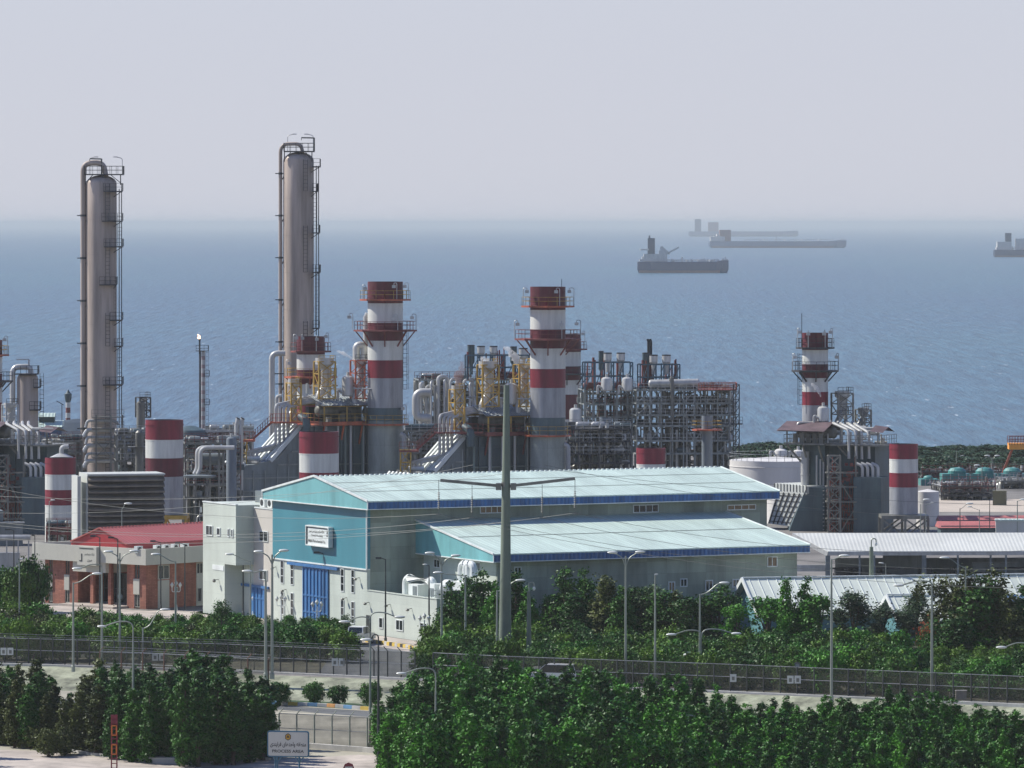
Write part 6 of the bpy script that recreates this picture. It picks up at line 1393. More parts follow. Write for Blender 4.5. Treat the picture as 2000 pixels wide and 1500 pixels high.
def fence(label, pts, hs, spacing, z, pm='dpole', arm=1, wires=True, panel='mesh'):
    """pts ground pixels left to right; spacing (left,right) in photo pixels"""
    W = [G(x, y, z) for x, y in pts]; o = thing('chain_link_fence', label, 'fence', W[0]); O = W[0]; posts = []; px = pts[0][0]
    def at(px):
        for (a, b_) in zip(pts, pts[1:]):
            if px <= b_[0] or b_ is pts[-1]: t_ = (px-a[0])/(b_[0]-a[0]); return G(px, a[1]+(b_[1]-a[1])*t_, z)-O
    while px <= pts[-1][0]:
        posts.append(at(px)); t_ = (px-pts[0][0])/(pts[-1][0]-pts[0][0]); px += spacing[0]+(spacing[1]-spacing[0])*t_
    for c in posts[:100]:
        mb = MB(); mb.tube([c, c+Vector((0, 0, hs))], .065, 6)
        if arm: mb.tube([c+Vector((0, 0, hs)), c+Vector((-.35*arm, -.25, hs+.42))], .04, 5)
        mb.build('post', M[pm], o)
    mb = MB()
    for a, b_ in zip(posts, posts[1:]):
        for h_, w_ in ((hs, .05), (hs*.55, .045), (.1, .035)): mb.beam(a+Vector((0,0,h_)), b_+Vector((0,0,h_)), w_)
        if wires and arm:
            for t_ in (.4, .95): e = Vector((-.35*arm*t_, -.25*t_, hs+.42*t_)); mb.beam(a+e, b_+e, .02)
    mb.build('rail', M['lsteel'], o)
    mb = MB()
    for a, b_ in zip(posts, posts[1:]): mb.add([a+Vector((0,.03,.05)), b_+Vector((0,.03,.05)), b_+Vector((0,.03,hs)), a+Vector((0,.03,hs))], [(0,1,2,3)])
    mb.build('mesh_panel', M[panel], o)
    return o, posts
f1, p1 = fence('long dark-posted chain link fence along the inner road, left part', [(-60, 1294), (0, 1296), (440, 1309), (640, 1318), (820, 1326)], 2.35, (23, 27), 0, arm=1)
f2, p2 = fence('long chain link fence along the inner road, right part past the pylon', [(846, 1327), (1000, 1335), (1400, 1350), (2060, 1379)], 2.35, (29, 36), 0, arm=0, wires=False)
f3, p3 = fence('pale-posted lower fence with curved tops beside the process area sign', [(545, 1456), (570, 1457), (710, 1464), (820, 1474)], 2.55, (34.5, 34.5), -1.5, 'pole', arm=-1)
f4, p4 = fence('short secondary fence of pale rails rising from the left trees', [(195, 1322), (300, 1326), (400, 1332), (470, 1336), (540, 1340)], 2.3, (42, 40), -.6, 'brown', arm=-1)
# low kerb wall under the fences
def lowwall(label, pts, z, w, h, m='kerb'):
    W = [G(x, y, z) for x, y in pts]; mb = MB()
    for a, b_ in zip(W, W[1:]): mb.beam(a+Vector((0,0,h/2-.1)), b_+Vector((0,0,h/2-.1)), w, h+.2)
    return tag(mb.build('low_wall', M[m]), label, 'low wall')
lowwall('low concrete footing of the inner road fence', [(-60, 1296), (0, 1298), (440, 1311), (640, 1320), (1000, 1337), (1400, 1352), (2060, 1381)], 0, .35, .14)
lowwall('pale low concrete wall at the foot of the lower fence', [(600, 1461), (710, 1469), (840, 1481)], -1.5, .4, .4)
# fence warning plates
for px, py, lab in ((14, 1272, 'left edge'), (310, 1283, 'shrubs before the office'), (661, 1293, 'asphalt yard'), (1551, 1327, 'hedge right of the pylon'), (1432, 1324, 'gap before the hedge')):
    Yq = 0; z = 1.15
    t_ = [q for q in p1+p2]; b = G(px, 1318 if px < 700 else 1353, 0); b = G(px, {14: 1297, 310: 1306, 661: 1319, 1551: 1357, 1432: 1352}[px], 0); o = thing('warning_plate', 'pair of white warning plates on the fence by the '+lab, 'sign', b+Vector((0, -.12, zof(py, b.y))))
    mb = MB()
    for x in ((-.32, .3) if px != 1432 else (0,)): mb.box(x-.27, -.03, -.33, x+.27, .0, .33)
    mb.build('plate', M['white'], o); mb = MB()
    for x in ((-.32, .3) if px != 1432 else (0,)): mb.box(x-.12, -.04, -.2, x+.12, -.031, .12)
    mb.build('mark', M['steel'], o)
# round signs
for px, py, pb, lab, m_ in ((27, 1144, 1180, 'round blue traffic sign on a pole at the left edge', 'signblue'), (1557, 1300, 1352, 'round no-entry style sign seen against the hedge', 'steel'), (234, 1165, 1215, 'round grey traffic sign before the office porch', 'steel')):
    b = G(px, pb); o = thing('round_sign', lab, 'traffic sign', b); z = zof(py, b.y); mb = MB(); mb.tube([(0,.06,0), (0,.06,z)], .04, 6); mb.build('post', M['pole'], o); mb = MB(); mb.tube([(0, -.02, z), (0, .02, z)], .3, 18); mb.build('disc', M[m_], o); mb = MB(); mb.tube([(0, -.03, z), (0, -.021, z)], .18, 14); mb.build('face', M['gband'], o)
b = G(681, 1560, -1.5); o = thing('stop_sign', 'top of a red sign with a white bar at the bottom edge', 'traffic sign', b); z = zof(1500, b.y)+1.5; mb = MB(); mb.tube([(0,.06,0), (0,.06,z)], .045, 6); mb.build('post', M['pole'], o)
mb = MB(); mb.tube([(0, -.02, z), (0, .02, z)], .40, 8); mb.build('disc', M['red'], o); mb = MB(); mb.box(-.28, -.04, z-.03, .28, -.021, z+.1); mb.build('bar', M['white'], o)
# small fence-side boxes and huts
for px, pb, w_, h_, m_, lab in ((66, 1293, .5, 1.3, 'rust', 'brown post box behind the left fence'), (358, 1318, .8, 1.2, 'rust', 'brown block behind the second short fence'), (1049, 1336, .55, 1.35, 'trim', 'white cabinet left of the white van'), (1879, 1368, .9, .7, 'concrete', 'pale concrete block behind the right fence')):
    b = G(px, pb); o = thing('roadside_cabinet', lab, 'cabinet', b+Vector((0, .8, 0))); mb = MB(); mb.box(-w_/2, 0, 0, w_/2, .5, h_); mb.build('body', M[m_], o); mb = MB(); mb.box(-w_/2-.04, -.04, h_, w_/2+.04, .54, h_+.07); mb.build('lid', M['kerb'], o)
# process area sign
sb = G(563, 1530, -1.5); sb = Vector(((563-1000)*410/F, 410, -1.5)); SR = radians(-9); o = thing('process_area_sign', 'blue-framed white PROCESS AREA sign on two posts at the bottom', 'sign', sb, SR)
ks = 410/F; zc = zof(1453, 410)+1.5; hw_, hh_ = 41*ks/cos(SR), 25.5*ks
def rrect(w_, h_, r_, y0, y1, mb, m=0):
    pts = []
    for cx_, cz_, a0 in ((w_-r_, h_-r_, 0), (-w_+r_, h_-r_, pi/2), (-w_+r_, -h_+r_, pi), (w_-r_, -h_+r_, 3*pi/2)):
        for i in range(5): a = a0+pi/2*i/4; pts.append((cx_+r_*cos(a), zc+cz_+r_*sin(a)))
    mb.prism(pts, y0, y1, 1, m)
mb = MB(); rrect(hw_, hh_, .16, -.05, .06, mb); fr_ = mb.build('frame', M['signblue'], o); mb = MB(); rrect(hw_-.09, hh_-.09, .1, -.09, -.051, mb); mb.build('face', M['signw'], o)
e_ = text_obj(shape_fa('منطقه واحدهای فرایندی'), hw_*1.72, .42, M['ink'], bold=.02); e_.parent = o; e_.location = (0, -.1, zc-.05)
e_ = text_obj('PROCESS AREA', hw_*1.52, .22, M['ink'], bold=.02); e_.parent = o; e_.location = (0, -.1, zc-.52)
mb = MB(); hexa = lambda r_: [(r_*sin(pi/3*i)*.9, zc+.52+r_*cos(pi/3*i)) for i in range(6)]
mb.prism(hexa(.27), -.10, -.09, 1, 0); mb.prism(hexa(.215), -.108, -.10, 1, 1); mb.prism([(-.1, zc+.47), (.1, zc+.47), (.1, zc+.53), (.03, zc+.57), (.03, zc+.63), (-.03, zc+.63), (-.03, zc+.57), (-.1, zc+.53)], -.115, -.108, 1, 0); mb.build('emblem', [M['ink'], M['gold']], o)
for x in (-.82, .82):
    mb = MB(); zb_ = zc-hh_; mb.tube([(x, 0, 0), (x, 0, zb_)], .07, 8); mb.tube([(x-.3, 0, zb_), (x, 0, zb_-.45)], .045, 6); mb.tube([(x+.3, 0, zb_), (x, 0, zb_-.45)], .045, 6)
    if x < 0: mb.tube([(x-.15, 0, 0), (x-.15, 0, zb_)], .05, 8)
    mb.build('post', mat('post_blue%d' % (x > 0), (.05,.15,.22), .5), o)
# red ladder post
b = Vector(((223-1000)*415/F, 415, -1.5)); o = thing('red_ladder_post', 'narrow red and orange ladder-like post before the trees at lower left', 'post', b); mb = MB(); zt = zof(1396, 415)+1.5
for x in (-.2, .2): mb.beam((x, 0, 0), (x, 0, zt), .09)
z = .3
while z < zt: mb.beam((-.2, 0, z), (.2, 0, z), .06); z += .36
mb.box(-.2, -.03, zt-.75, .2, .03, zt); mb.build('ladder', M['red'], o); mb = MB()
for z0, z1 in ((zt-1.5, zt-.8), (zt-2.9, zt-2.2)): 
    for x in (-.17, .17): mb.beam((x, -.08, z0), (x, -.08, z1), .09)
    mb.beam((-.17, -.08, z0), (.17, -.08, z0), .09); mb.beam((-.17, -.08, z1), (.17, -.08, z1), .09)
mb.build('orange_frame', mat('bright_orange_frame', (.62,.17,.02), .5), o)
b = G(318, 1492, -1.5); o = thing('concrete_manhole', 'low white concrete box with an opening at the foot of the trees', 'manhole', b, radians(-6)); mb = MB(); mb.box(-1.1, 0, 0, 1.1, 1.6, .4); mb.box(-1.1, 0, .4, 1.1, .5, .48); mb.box(-1.1, 1.1, .4, 1.1, 1.6, .48); mb.box(-1.1, .5, .4, -.5, 1.1, .48); mb.box(.5, .5, .4, 1.1, 1.1, .48); mb.build('body', M['kerb'], o); mb = MB(); mb.box(-.5, .5, .402, .5, 1.1, .41); mb.build('opening', M['dark'], o)

# ------------------------------------------------------------------ vehicles
def car(label, loc, rz, kind, body='carw', name='parked_car'):
    o = thing(name, label, 'car' if kind != 'pickup' else 'pickup truck', loc, rz); M_ = M[body]; w_ = .86
    if kind == 'pickup': prof = [(-2.5, .5), (-2.5, 1.05), (-.6, 1.05), (-.6, 1.05), (1.25, 1.1), (2.3, 1.0), (2.5, .85), (2.5, .45)]; cab = [(-.65, 1.06), (-.5, 1.68), (.75, 1.7), (1.35, 1.08)]
    elif kind == 'suv': prof = [(-2.3, .45), (-2.35, 1.1), (1.1, 1.12), (2.2, 1.0), (2.35, .8), (2.3, .42)]; cab = [(-2.25, 1.1), (-2.05, 1.75), (.4, 1.78), (1.2, 1.12)]
    else: prof = [(-2.2, .4), (-2.25, .92), (-1.4, .98), (1.0, .95), (2.1, .85), (2.25, .65), (2.2, .38)]; cab = [(-1.6, .96), (-.95, 1.42), (.3, 1.44), (1.1, .95)]
    mb = MB(); mb.prism(prof, -w_, w_, 1); mb.prism([(cab[1][0]+.05, cab[1][1]-.04), (cab[2][0]-.05, cab[2][1]-.04), (cab[2][0]-.12, cab[2][1]+.04), (cab[1][0]+.12, cab[1][1]+.04)], -w_+.14, w_-.14, 1)
    for a, b_ in ((0, 1), (3, 2)):
        for y in (-w_+.1, w_-.1): mb.beam((cab[a][0], y, cab[a][1]), (cab[b_][0], y*.92, cab[b_][1]), .09)
    if kind == 'pickup': mb.box(-2.45, -w_, 1.05, -.65, -w_+.07, 1.2); mb.box(-2.45, w_-.07, 1.05, -.65, w_, 1.2); mb.box(-2.5, -w_, 1.05, -2.43, w_, 1.2)
    mb.build('body', M_, o)
    mb = MB(); mb.prism(cab, -w_+.08, w_-.08, 1); mb.build('window_glass', M['glass'], o)
    if kind == 'pickup': mb = MB(); mb.box(-2.4, -w_+.08, 1.052, -.7, w_-.08, 1.07); mb.build('cargo_bed', M['dark'], o)
    for x in (-1.45, 1.5):
        for y in (-1, 1):
            mb = MB(); mb.tube([(x, y*(w_-.2), .33), (x, y*(w_+.03), .33)], .33, 16); wh = mb.build('wheel', M['tyre'], o); mb = MB(); mb.tube([(x, y*(w_+.0), .33), (x, y*(w_+.045), .33)], .19, 10); mb.build('rim', M['lsteel'], wh)
    for y in (-.62, .62):
        x_ = prof[-2][0]; mb = MB(); mb.box(x_-.06, y-.2, .68, x_+.02, y+.2, .84); mb.build('headlight', M['lamp'], o)
        x_ = prof[1][0]; mb = MB(); mb.box(x_-.03, y-.16, .75, x_+.03, y+.16, .95); mb.build('tail_light', M['red'], o)
    mb = MB(); mb.box(-2.55 if kind == 'pickup' else -2.38, -w_+.05, .4, -2.3 if kind != 'car' else -2.15, w_-.05, .58); mb.build('bumper', M['lsteel'], o); return o
car('white pickup parked behind the bushes at the corner of the white wing', G(699, 1259), radians(70), 'pickup')
car('white van behind the fence in front of the tree mass right of the pylon', G(1078, 1341)+Vector((0, 2.0, 0)), radians(168), 'suv')
car('white car cut off by the left edge beside the bushes', G(2, 1176), radians(5), 'car')
b = Vector(((475-1000)*372/F, 372, -1.5)); car('white car roof just showing at the bottom edge left of the sign', b+Vector((0, 0, .0)), radians(3), 'suv')

# ------------------------------------------------------------------ ships at anchor
def ship(label, px, Y, lpx, hull_top, water, loaded, house, mirror=1, extra=True, hm='ship_dark', dfar=0):
    k = Y/F; L_ = lpx*k; o = thing('tanker', label, 'ship', Vector(((px-1000)*k, Y, -4)), 0); hh = (water-hull_top)*k; B_ = L_*.14; mb = MB(); a = L_/2
    n_ = 14; st = []
    for i in range(n_+1):
        t_ = i/n_; x = -a+L_*t_; w_ = B_*(min(1, .75+t_*2) if t_ < .12 else 1 if t_ < .86 else sqrt(max(0.002, 1-((t_-.86)/.14)**2))); zt = hh*(1.0+(.12 if t_ > .9 else 0)); bow = hh*.0; xb = x-(L_*.02 if t_ > .93 else 0)+(L_*.015 if t_ < .05 else 0)
        st.append([(xb*mirror, -w_*.92, -.5), (x*mirror, -w_, hh*.3), (x*mirror, -w_, zt), (x*mirror, w_, zt), (x*mirror, w_, hh*.3), (xb*mirror, w_*.92, -.5)])
    vs = [p_ for s_ in st for p_ in s_]; fs = []
    for i in range(n_):
        for j in range(5): fs.append((i*6+j, i*6+j+1, (i+1)*6+j+1, (i+1)*6+j))
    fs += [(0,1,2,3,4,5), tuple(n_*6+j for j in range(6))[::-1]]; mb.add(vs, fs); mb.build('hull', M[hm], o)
    for nm_, x0, x1, z0, z1, wy, m_ in house:
        mb = MB(); X0, X1 = sorted(((-a+x0*k)*mirror, (-a+x1*k)*mirror)); mb.box(X0, -B_*wy, hh+z0*k, X1, B_*wy, hh+z1*k); mb.build(nm_, M[m_], o)
    if extra:
        mb = MB(); sx_ = (-a+14*k)*mirror
        for q_, (dx_, dz_, wd_) in enumerate(((0, 6, 20), (2, 11, 15), (5, 15, 9))): mb.box(sx_+dx_*k*mirror-wd_*k*.5, -B_*(.55-.08*q_), hh+dz_*k-5*k, sx_+dx_*k*mirror+wd_*k*.5, B_*(.55-.08*q_), hh+dz_*k-1.2*k)
        mb.beam((a*.93*mirror, 0, hh), (a*.93*mirror, 0, hh+9*k), .9); mb.beam((a*.86*mirror, 0, hh+1*k), (a*.99*mirror, 0, hh+4*k), 1.2)
        for f_ in (-.2, .1, .35, .6): mb.beam((a*f_*mirror, -B_*.6, hh+2.2*k), (a*f_*mirror, B_*.6, hh+2.2*k), 1.6)
        mb.build('superstructure', M['ship_white'], o)
        mb = MB(); mb.box(-a*.97, -B_*1.004, -.3, a*.80, -B_*.99, hh*.22) if mirror > 0 else mb.box(-a*.8, -B_*1.004, -.3, a*.97, -B_*.99, hh*.22); mb.build('boot_topping', M['ship_red'], o)
        mb = MB(); rr = random.Random(int(px))
        for i in range(26): x = rr.uniform(-a*.5, a*.9)*mirror; mb.beam((x, 0, hh), (x, 0, hh+rr.uniform(2, 7)*k), .8); 
        mb.beam((-a*.5*mirror, 0, hh+3*k), (a*.8*mirror, 0, hh+3*k), 1.0); mb.beam((-a*.02*mirror, 0, hh), (-a*.02*mirror, 0, hh+9*k), 1.4); mb.build('deck_gear', M['ship_white'], o)
    return o
M['ship_dark'] = mat('ship_dark_hull', (.035,.06,.125), .6); M['ship_hazed'] = mat('ship_hazed_hull', (.15,.20,.29), .6); M['ship_white'] = mat('ship_white', (.62,.60,.55), .6); M['ship_grey'] = mat('ship_funnel', (.05,.075,.11), .6); M['ship_red'] = mat('ship_reddish', (.30,.16,.13), .6)  # far pair's hull colour is lightened, with distance haze painted into it
Y1 = F*44/(533-HY)
s1 = ship('nearest tanker at anchor, with a dark funnel and raised crane', 1334, Y1, 178, 511, 533, 0, [('deckhouse', 12, 46, 0, 15, .5, 'ship_white'), ('funnel', 20, 34, 15, 46, .3, 'ship_grey'), ('funnel_top', 22, 25, 46, 51, .1, 'ship_grey'), ('bridge_wing', 5, 22, 22, 25, .9, 'ship_white'), ('bridge', 42, 58, 0, 22, .45, 'ship_white')])
mb = MB(); kq = Y1/F; mb.beam((-35*kq, 0, 20*kq), (-42*kq, 0, 52*kq), 2.2); mb.beam((-35*kq, 0, 36*kq), (-8*kq, 0, 50*kq), 1.6); mb.beam((-40*kq, 0, 50*kq), (-26*kq, 0, 36*kq), 1.4); mb.beam((-45*kq, 0, 48*kq), (-30*kq, 0, 42*kq), 1.6); mb.build('crane', M['ship_white'], s1)
Y2 = F*44/(484-HY)
ship('long low loaded tanker farther out with a pale reddish deckhouse', 1519, Y2, 268, 471, 484, 0, [('deckhouse', 2, 30, 0, 9, .5, 'ship_white'), ('bridge', 20, 42, 0, 22, .4, 'ship_red')], 1, True, 'ship_hazed')
Y3 = F*44/(462-HY)
ship('faint farthest tanker just under the horizon', 1452, Y3, 214, 452, 462, 0, [('deckhouse', 12, 24, 0, 24, .4, 'ship_grey'), ('bridge', 38, 58, 0, 18, .4, 'ship_red')], 1, False, 'ship_hazed')
Y4 = F*44/(502-HY)
ship('tanker cut off by the right edge with a pale deckhouse', 2010, Y4, 138, 488, 502, 0, [('deckhouse', 6, 34, 0, 16, .5, 'ship_white'), ('funnel', 22, 34, 16, 33, .3, 'ship_grey'), ('bridge', 42, 62, 0, 22, .4, 'ship_white')])

# ------------------------------------------------------------------ steam wisps (small, thin volumes)
def steam(label, pts, Y, dens, smoke=False):
    """pts: [(px, py, radius px)]"""
    mb = MB(); k = Y/F; o_ = P(pts[0][0], pts[0][1], Y); rr = random.Random(int(pts[0][0])); Q = [P(p_[0], p_[1], Y)-o_ for p_ in pts]; R = [p_[2]*k for p_ in pts]; path = []; rad = []
    for i in range(len(Q)-1):
        for j in range(4): t_ = j/4; path.append(Q[i].lerp(Q[i+1], t_)+Vector((rr.uniform(-1, 1), rr.uniform(-1, 1), rr.uniform(-.5, .5)))*R[i]*.35); rad.append((R[i]*(1-t_)+R[i+1]*t_)*rr.uniform(.75, 1.25))
    path.append(Q[-1]); rad.append(R[-1]*.4); mb.tube(path, rad, 12)
    m = bpy.data.materials.new('steam_volume'); m.use_nodes = True; nt_ = m.node_tree; nt_.nodes.remove(nt_.nodes['Principled BSDF']); pv = nt_.nodes.new('ShaderNodeVolumePrincipled'); pv.inputs['Density'].default_value = dens*3
    pv.inputs['Color'].default_value = (.95, .95, .95, 1) if not smoke else (.35, .25, .25, 1); nt_.links.new(pv.outputs[0], nt_.nodes['Material Output'].inputs['Volume']); ob = mb.build('steam_plume', m, None, o_, smooth=True)
    import bmesh
    bm = bmesh.new(); bm.from_mesh(ob.data); bmesh.ops.recalc_face_normals(bm, faces=bm.faces); bm.to_mesh(ob.data); bm.free(); tag(ob, label, 'steam', kind=None); ob['kind'] = 'stuff'; return ob
steam('thin white wisp of steam rising left from the tower by the tallest stack', [(690, 702, 2), (682, 697, 3), (670, 690, 4), (657, 685, 3)], 761, .5)
steam('white steam puff between the silencers and the stack beside the pylon', [(1022, 716, 4), (1013, 708, 7), (1003, 695, 8), (992, 683, 6), (985, 676, 3)], 753, .45)
steam('low white steam over the yellow vent tower of the middle boiler', [(952, 712, 8), (950, 706, 8), (940, 698, 5)], 753, .35)
steam('small steam wisp in front of the slim far right stack', [(1603, 775, 2), (1600, 765, 3.5), (1592, 755, 4.5), (1585, 748, 3)], 737, .5)
steam('brownish smoke smudge over the pipe rack left of the pylon top', [(893, 755, 5), (897, 735, 9), (902, 718, 7), (900, 705, 4)], 751, .30, True)
# ------------------------------------------------------------------ vegetation
import numpy as np
def leafmat(name, a, b_, rough=.5, hue=0.0):
    m = bpy.data.materials.new(name); m.use_nodes = True; t = m.node_tree; n = t.nodes; b = n['Principled BSDF']; b.inputs['Roughness'].default_value = rough; b.inputs['Specular IOR Level'].default_value = .18
    oi = n.new('ShaderNodeObjectInfo'); tc = n.new('ShaderNodeTexCoord'); no = n.new('ShaderNodeTexNoise'); no.inputs['Scale'].default_value = 1.1; no.inputs['Detail'].default_value = 5
    t.links.new(tc.outputs['Object'], no.inputs['Vector']); ad = n.new('ShaderNodeMath'); ad.operation = 'MULTIPLY_ADD'; ad.inputs[1].default_value = .75; 
    sb_ = n.new('ShaderNodeMath'); sb_.operation = 'MULTIPLY'; sb_.inputs[1].default_value = .35
    t.links.new(oi.outputs['Random'], sb_.inputs[0]); t.links.new(no.outputs[0], ad.inputs[0]); t.links.new(sb_.outputs[0], ad.inputs[2])
    cr = n.new('ShaderNodeValToRGB'); e = cr.color_ramp.elements; e[0].position = .3; e[1].position = .8; e[0].color = a+(1,); e[1].color = b_+(1,)
    t.links.new(ad.outputs[0], cr.inputs[0]); t.links.new(cr.outputs[0], b.inputs['Base Color']); return m
LM = dict(deep=leafmat('deep_green_leaves', (.013,.082,.006), (.075,.25,.014)), olive=leafmat('olive_leaves', (.030,.044,.009), (.10,.125,.026)), dark=leafmat('dark_green_leaves', (.012,.054,.006), (.050,.150,.016)),
          fresh=leafmat('fresh_green_leaves', (.03,.09,.006), (.12,.23,.016)), grey=leafmat('grey_green_leaves', (.03,.06,.028), (.09,.15,.06)), far=leafmat('far_leaves', (.02,.05,.025), (.045,.09,.04)))
def crown_mesh(name, lobes, n_cl, per, leaf, seed, m, cr_=.38, core=True):
    """lobes: (x,y,z,rx,ry,rz). Leaf clusters spread over the lobes' shells; each leaf is a small bent quad."""
    rg = np.random.default_rng(seed); lob = np.array(lobes, float); area = lob[:, 3]*lob[:, 5]; pr = area/area.sum()
    idx = rg.choice(len(lob), n_cl, p=pr); d = rg.normal(size=(n_cl, 3)); d /= np.linalg.norm(d, axis=1)[:, None]; rad = rg.uniform(.62, 1.08, n_cl)[:, None]
    C_ = lob[idx, :3]+d*lob[idx, 3:]*rad; c = np.repeat(C_, per, 0); dn = np.repeat(d, per, 0); N = len(c)
    off = rg.normal(size=(N, 3))*cr_*rg.uniform(.4, 1.0, (N, 1)); off[:, 2] *= .85; c = c+off
    nrm = dn*.8+rg.normal(size=(N, 3))*.75+np.array([0, 0, .35]); nrm /= np.linalg.norm(nrm, axis=1)[:, None]
    a = np.cross(nrm, rg.normal(size=(N, 3))); a /= np.linalg.norm(a, axis=1)[:, None]; b_ = np.cross(nrm, a)
    s_ = leaf*rg.uniform(.6, 1.35, (N, 1)); A_ = a*s_; B_ = b_*s_*.62
    V = np.stack([c-A_, c-B_*.9+A_*.1, c+A_, c+B_], 1).reshape(-1, 3); Fc = np.arange(N*4).reshape(-1, 4)
    me = bpy.data.meshes.new(name); me.from_pydata(V.tolist(), [], Fc.tolist()); me.materials.append(m)
    return me
def proto(kind, seed, m, leaf):
    rr = random.Random(seed); lo_ = []
    if kind == 'column':      # dense upright crown with several spires, about 7 m
        for i in range(6):
            a = rr.uniform(0, 2*pi); r_ = rr.uniform(.25, .6); h = rr.uniform(1.2, 4.6); lo_.append((r_*cos(a), r_*sin(a), h, rr.uniform(.38, .55), rr.uniform(.38, .55), rr.uniform(.9, 1.6)))
        lo_ += [(0, 0, 1.5, .75, .75, 1.5), (0, 0, 3.2, .68, .68, 1.9), (0, 0, 4.8, .52, .52, 1.5), (rr.uniform(-.15, .15), 0, 5.9, .34, .34, 1.05)]; nc, per, cr_ = 260, 34, .17
    elif kind == 'cone':
        lo_ = [(0, 0, 1.4, 1.5, 1.5, 1.2), (.2, 0, 2.8, 1.25, 1.25, 1.4), (-.1, .1, 4.2, .9, .9, 1.3), (0, 0, 5.6, .5, .5, 1.2)]
        for i in range(7): a = rr.uniform(0, 6.3); h = rr.uniform(1, 4); r_ = 1.25*(1-h/6.5); lo_.append((r_*cos(a), r_*sin(a), h, .55, .55, .9))
        nc, per, cr_ = 280, 32, .26
    elif kind == 'bush':
        for i in range(9): a = rr.uniform(0, 6.3); r_ = rr.uniform(0, 1.4); lo_.append((r_*cos(a), r_*sin(a), rr.uniform(.8, 2.0), rr.uniform(.7, 1.1), rr.uniform(.7, 1.1), rr.uniform(.6, 1.0)))
        nc, per, cr_ = 180, 28, .28
    elif kind == 'ball': lo_ = [(0, 0, 1.15, .95, .95, .85), (.15, 0, 1.0, .9, .9, .75), (-.15, .1, 1.35, .75, .75, .6)]; nc, per, cr_ = 150, 26, .15
    elif kind == 'open':      # loose, see-through tree
        for i in range(12): a = rr.uniform(0, 6.3); r_ = rr.uniform(.3, 1.6); h = rr.uniform(1.8, 5.8); lo_.append((r_*cos(a), r_*sin(a), h, rr.uniform(.4, .75), rr.uniform(.4, .75), rr.uniform(.4, .7)))
        lo_.append((0, 0, 5.2, .9, .9, 1.0)); nc, per, cr_ = 130, 26, .34
    elif kind == 'far': lo_ = [(rr.uniform(-1.6, 1.6), rr.uniform(-1, 1), rr.uniform(1.5, 3.6), 1.2, 1.2, 1.0) for i in range(7)]; nc, per, cr_ = 110, 16, .5
    me = crown_mesh('crown', lo_, nc, per, leaf, seed, m, cr_)
    tm = MB(); hgt = max(l[2] for l in lo_); 
    tm.tube([(0, 0, -.1), (rr.uniform(-.1, .1), 0, hgt*.45), (rr.uniform(-.2, .2), rr.uniform(-.1, .1), hgt*.95)], [.16, .11, .04], 7)
    for l in lo_[:6]: tm.tube([(0, 0, min(l[2]*.45, 1.6)), (l[0]*.6, l[1]*.6, l[2]*.75), (l[0], l[1], l[2]+l[5]*.4)], [.08, .055, .02], 5)
    return me, tm
PROTO = {}
def get_proto(kind, var, lm, leaf):
    key = (kind, var, lm)
    if key not in PROTO:
        me, tm = proto(kind, var*7+len(kind)*3+hash_s(lm), LM[lm], leaf); t_ = tm.build('trunk', M['bark']); tmesh = t_.data; bpy.data.objects.remove(t_); PROTO[key] = (me, tmesh)
    return PROTO[key]
def hash_s(s): return sum(ord(c) for c in s) % 50
NT = {'column': 'columnar_tree', 'cone': 'conical_tree', 'bush': 'shrub', 'ball': 'round_tree', 'open': 'open_crowned_tree', 'far': 'shore_tree'}
def tree(kind, lm, loc, sx, sz, label, group, var=None, leaf=.11):
    var = RT.randrange(3) if var is None else var; me, tm = get_proto(kind, var, lm, leaf)
    o = thing(NT[kind], label, 'shrub' if kind == 'bush' else 'tree', loc, RT.uniform(0, 6.28), group); o.scale = (sx, sx, sz)
    c = bpy.data.objects.new('crown', me); COL.objects.link(c); c.parent = o
    t_ = bpy.data.objects.new('trunk', tm); COL.objects.link(t_); t_.parent = o; return o
RT = random.Random(99)
def interp(tab, x):
    for (a, u), (b_, v) in zip(tab, tab[1:]):
        if x <= b_: return u+(v-u)*max(0, (x-a))/(b_-a)
    return tab[-1][1]
HT = {'column': 7.0, 'cone': 6.9, 'bush': 2.9, 'ball': 2.05, 'open': 6.2, 'far': 4.6}
def phrase(px, marks):
    best = min(marks, key=lambda m: abs(m[0]-px)); d = px-best[0]
    return ('left of' if d < -22 else 'right of' if d > 22 else 'at')+' '+best[1]
ORD = ('rear', 'second', 'third', 'fourth', 'fifth', 'front')
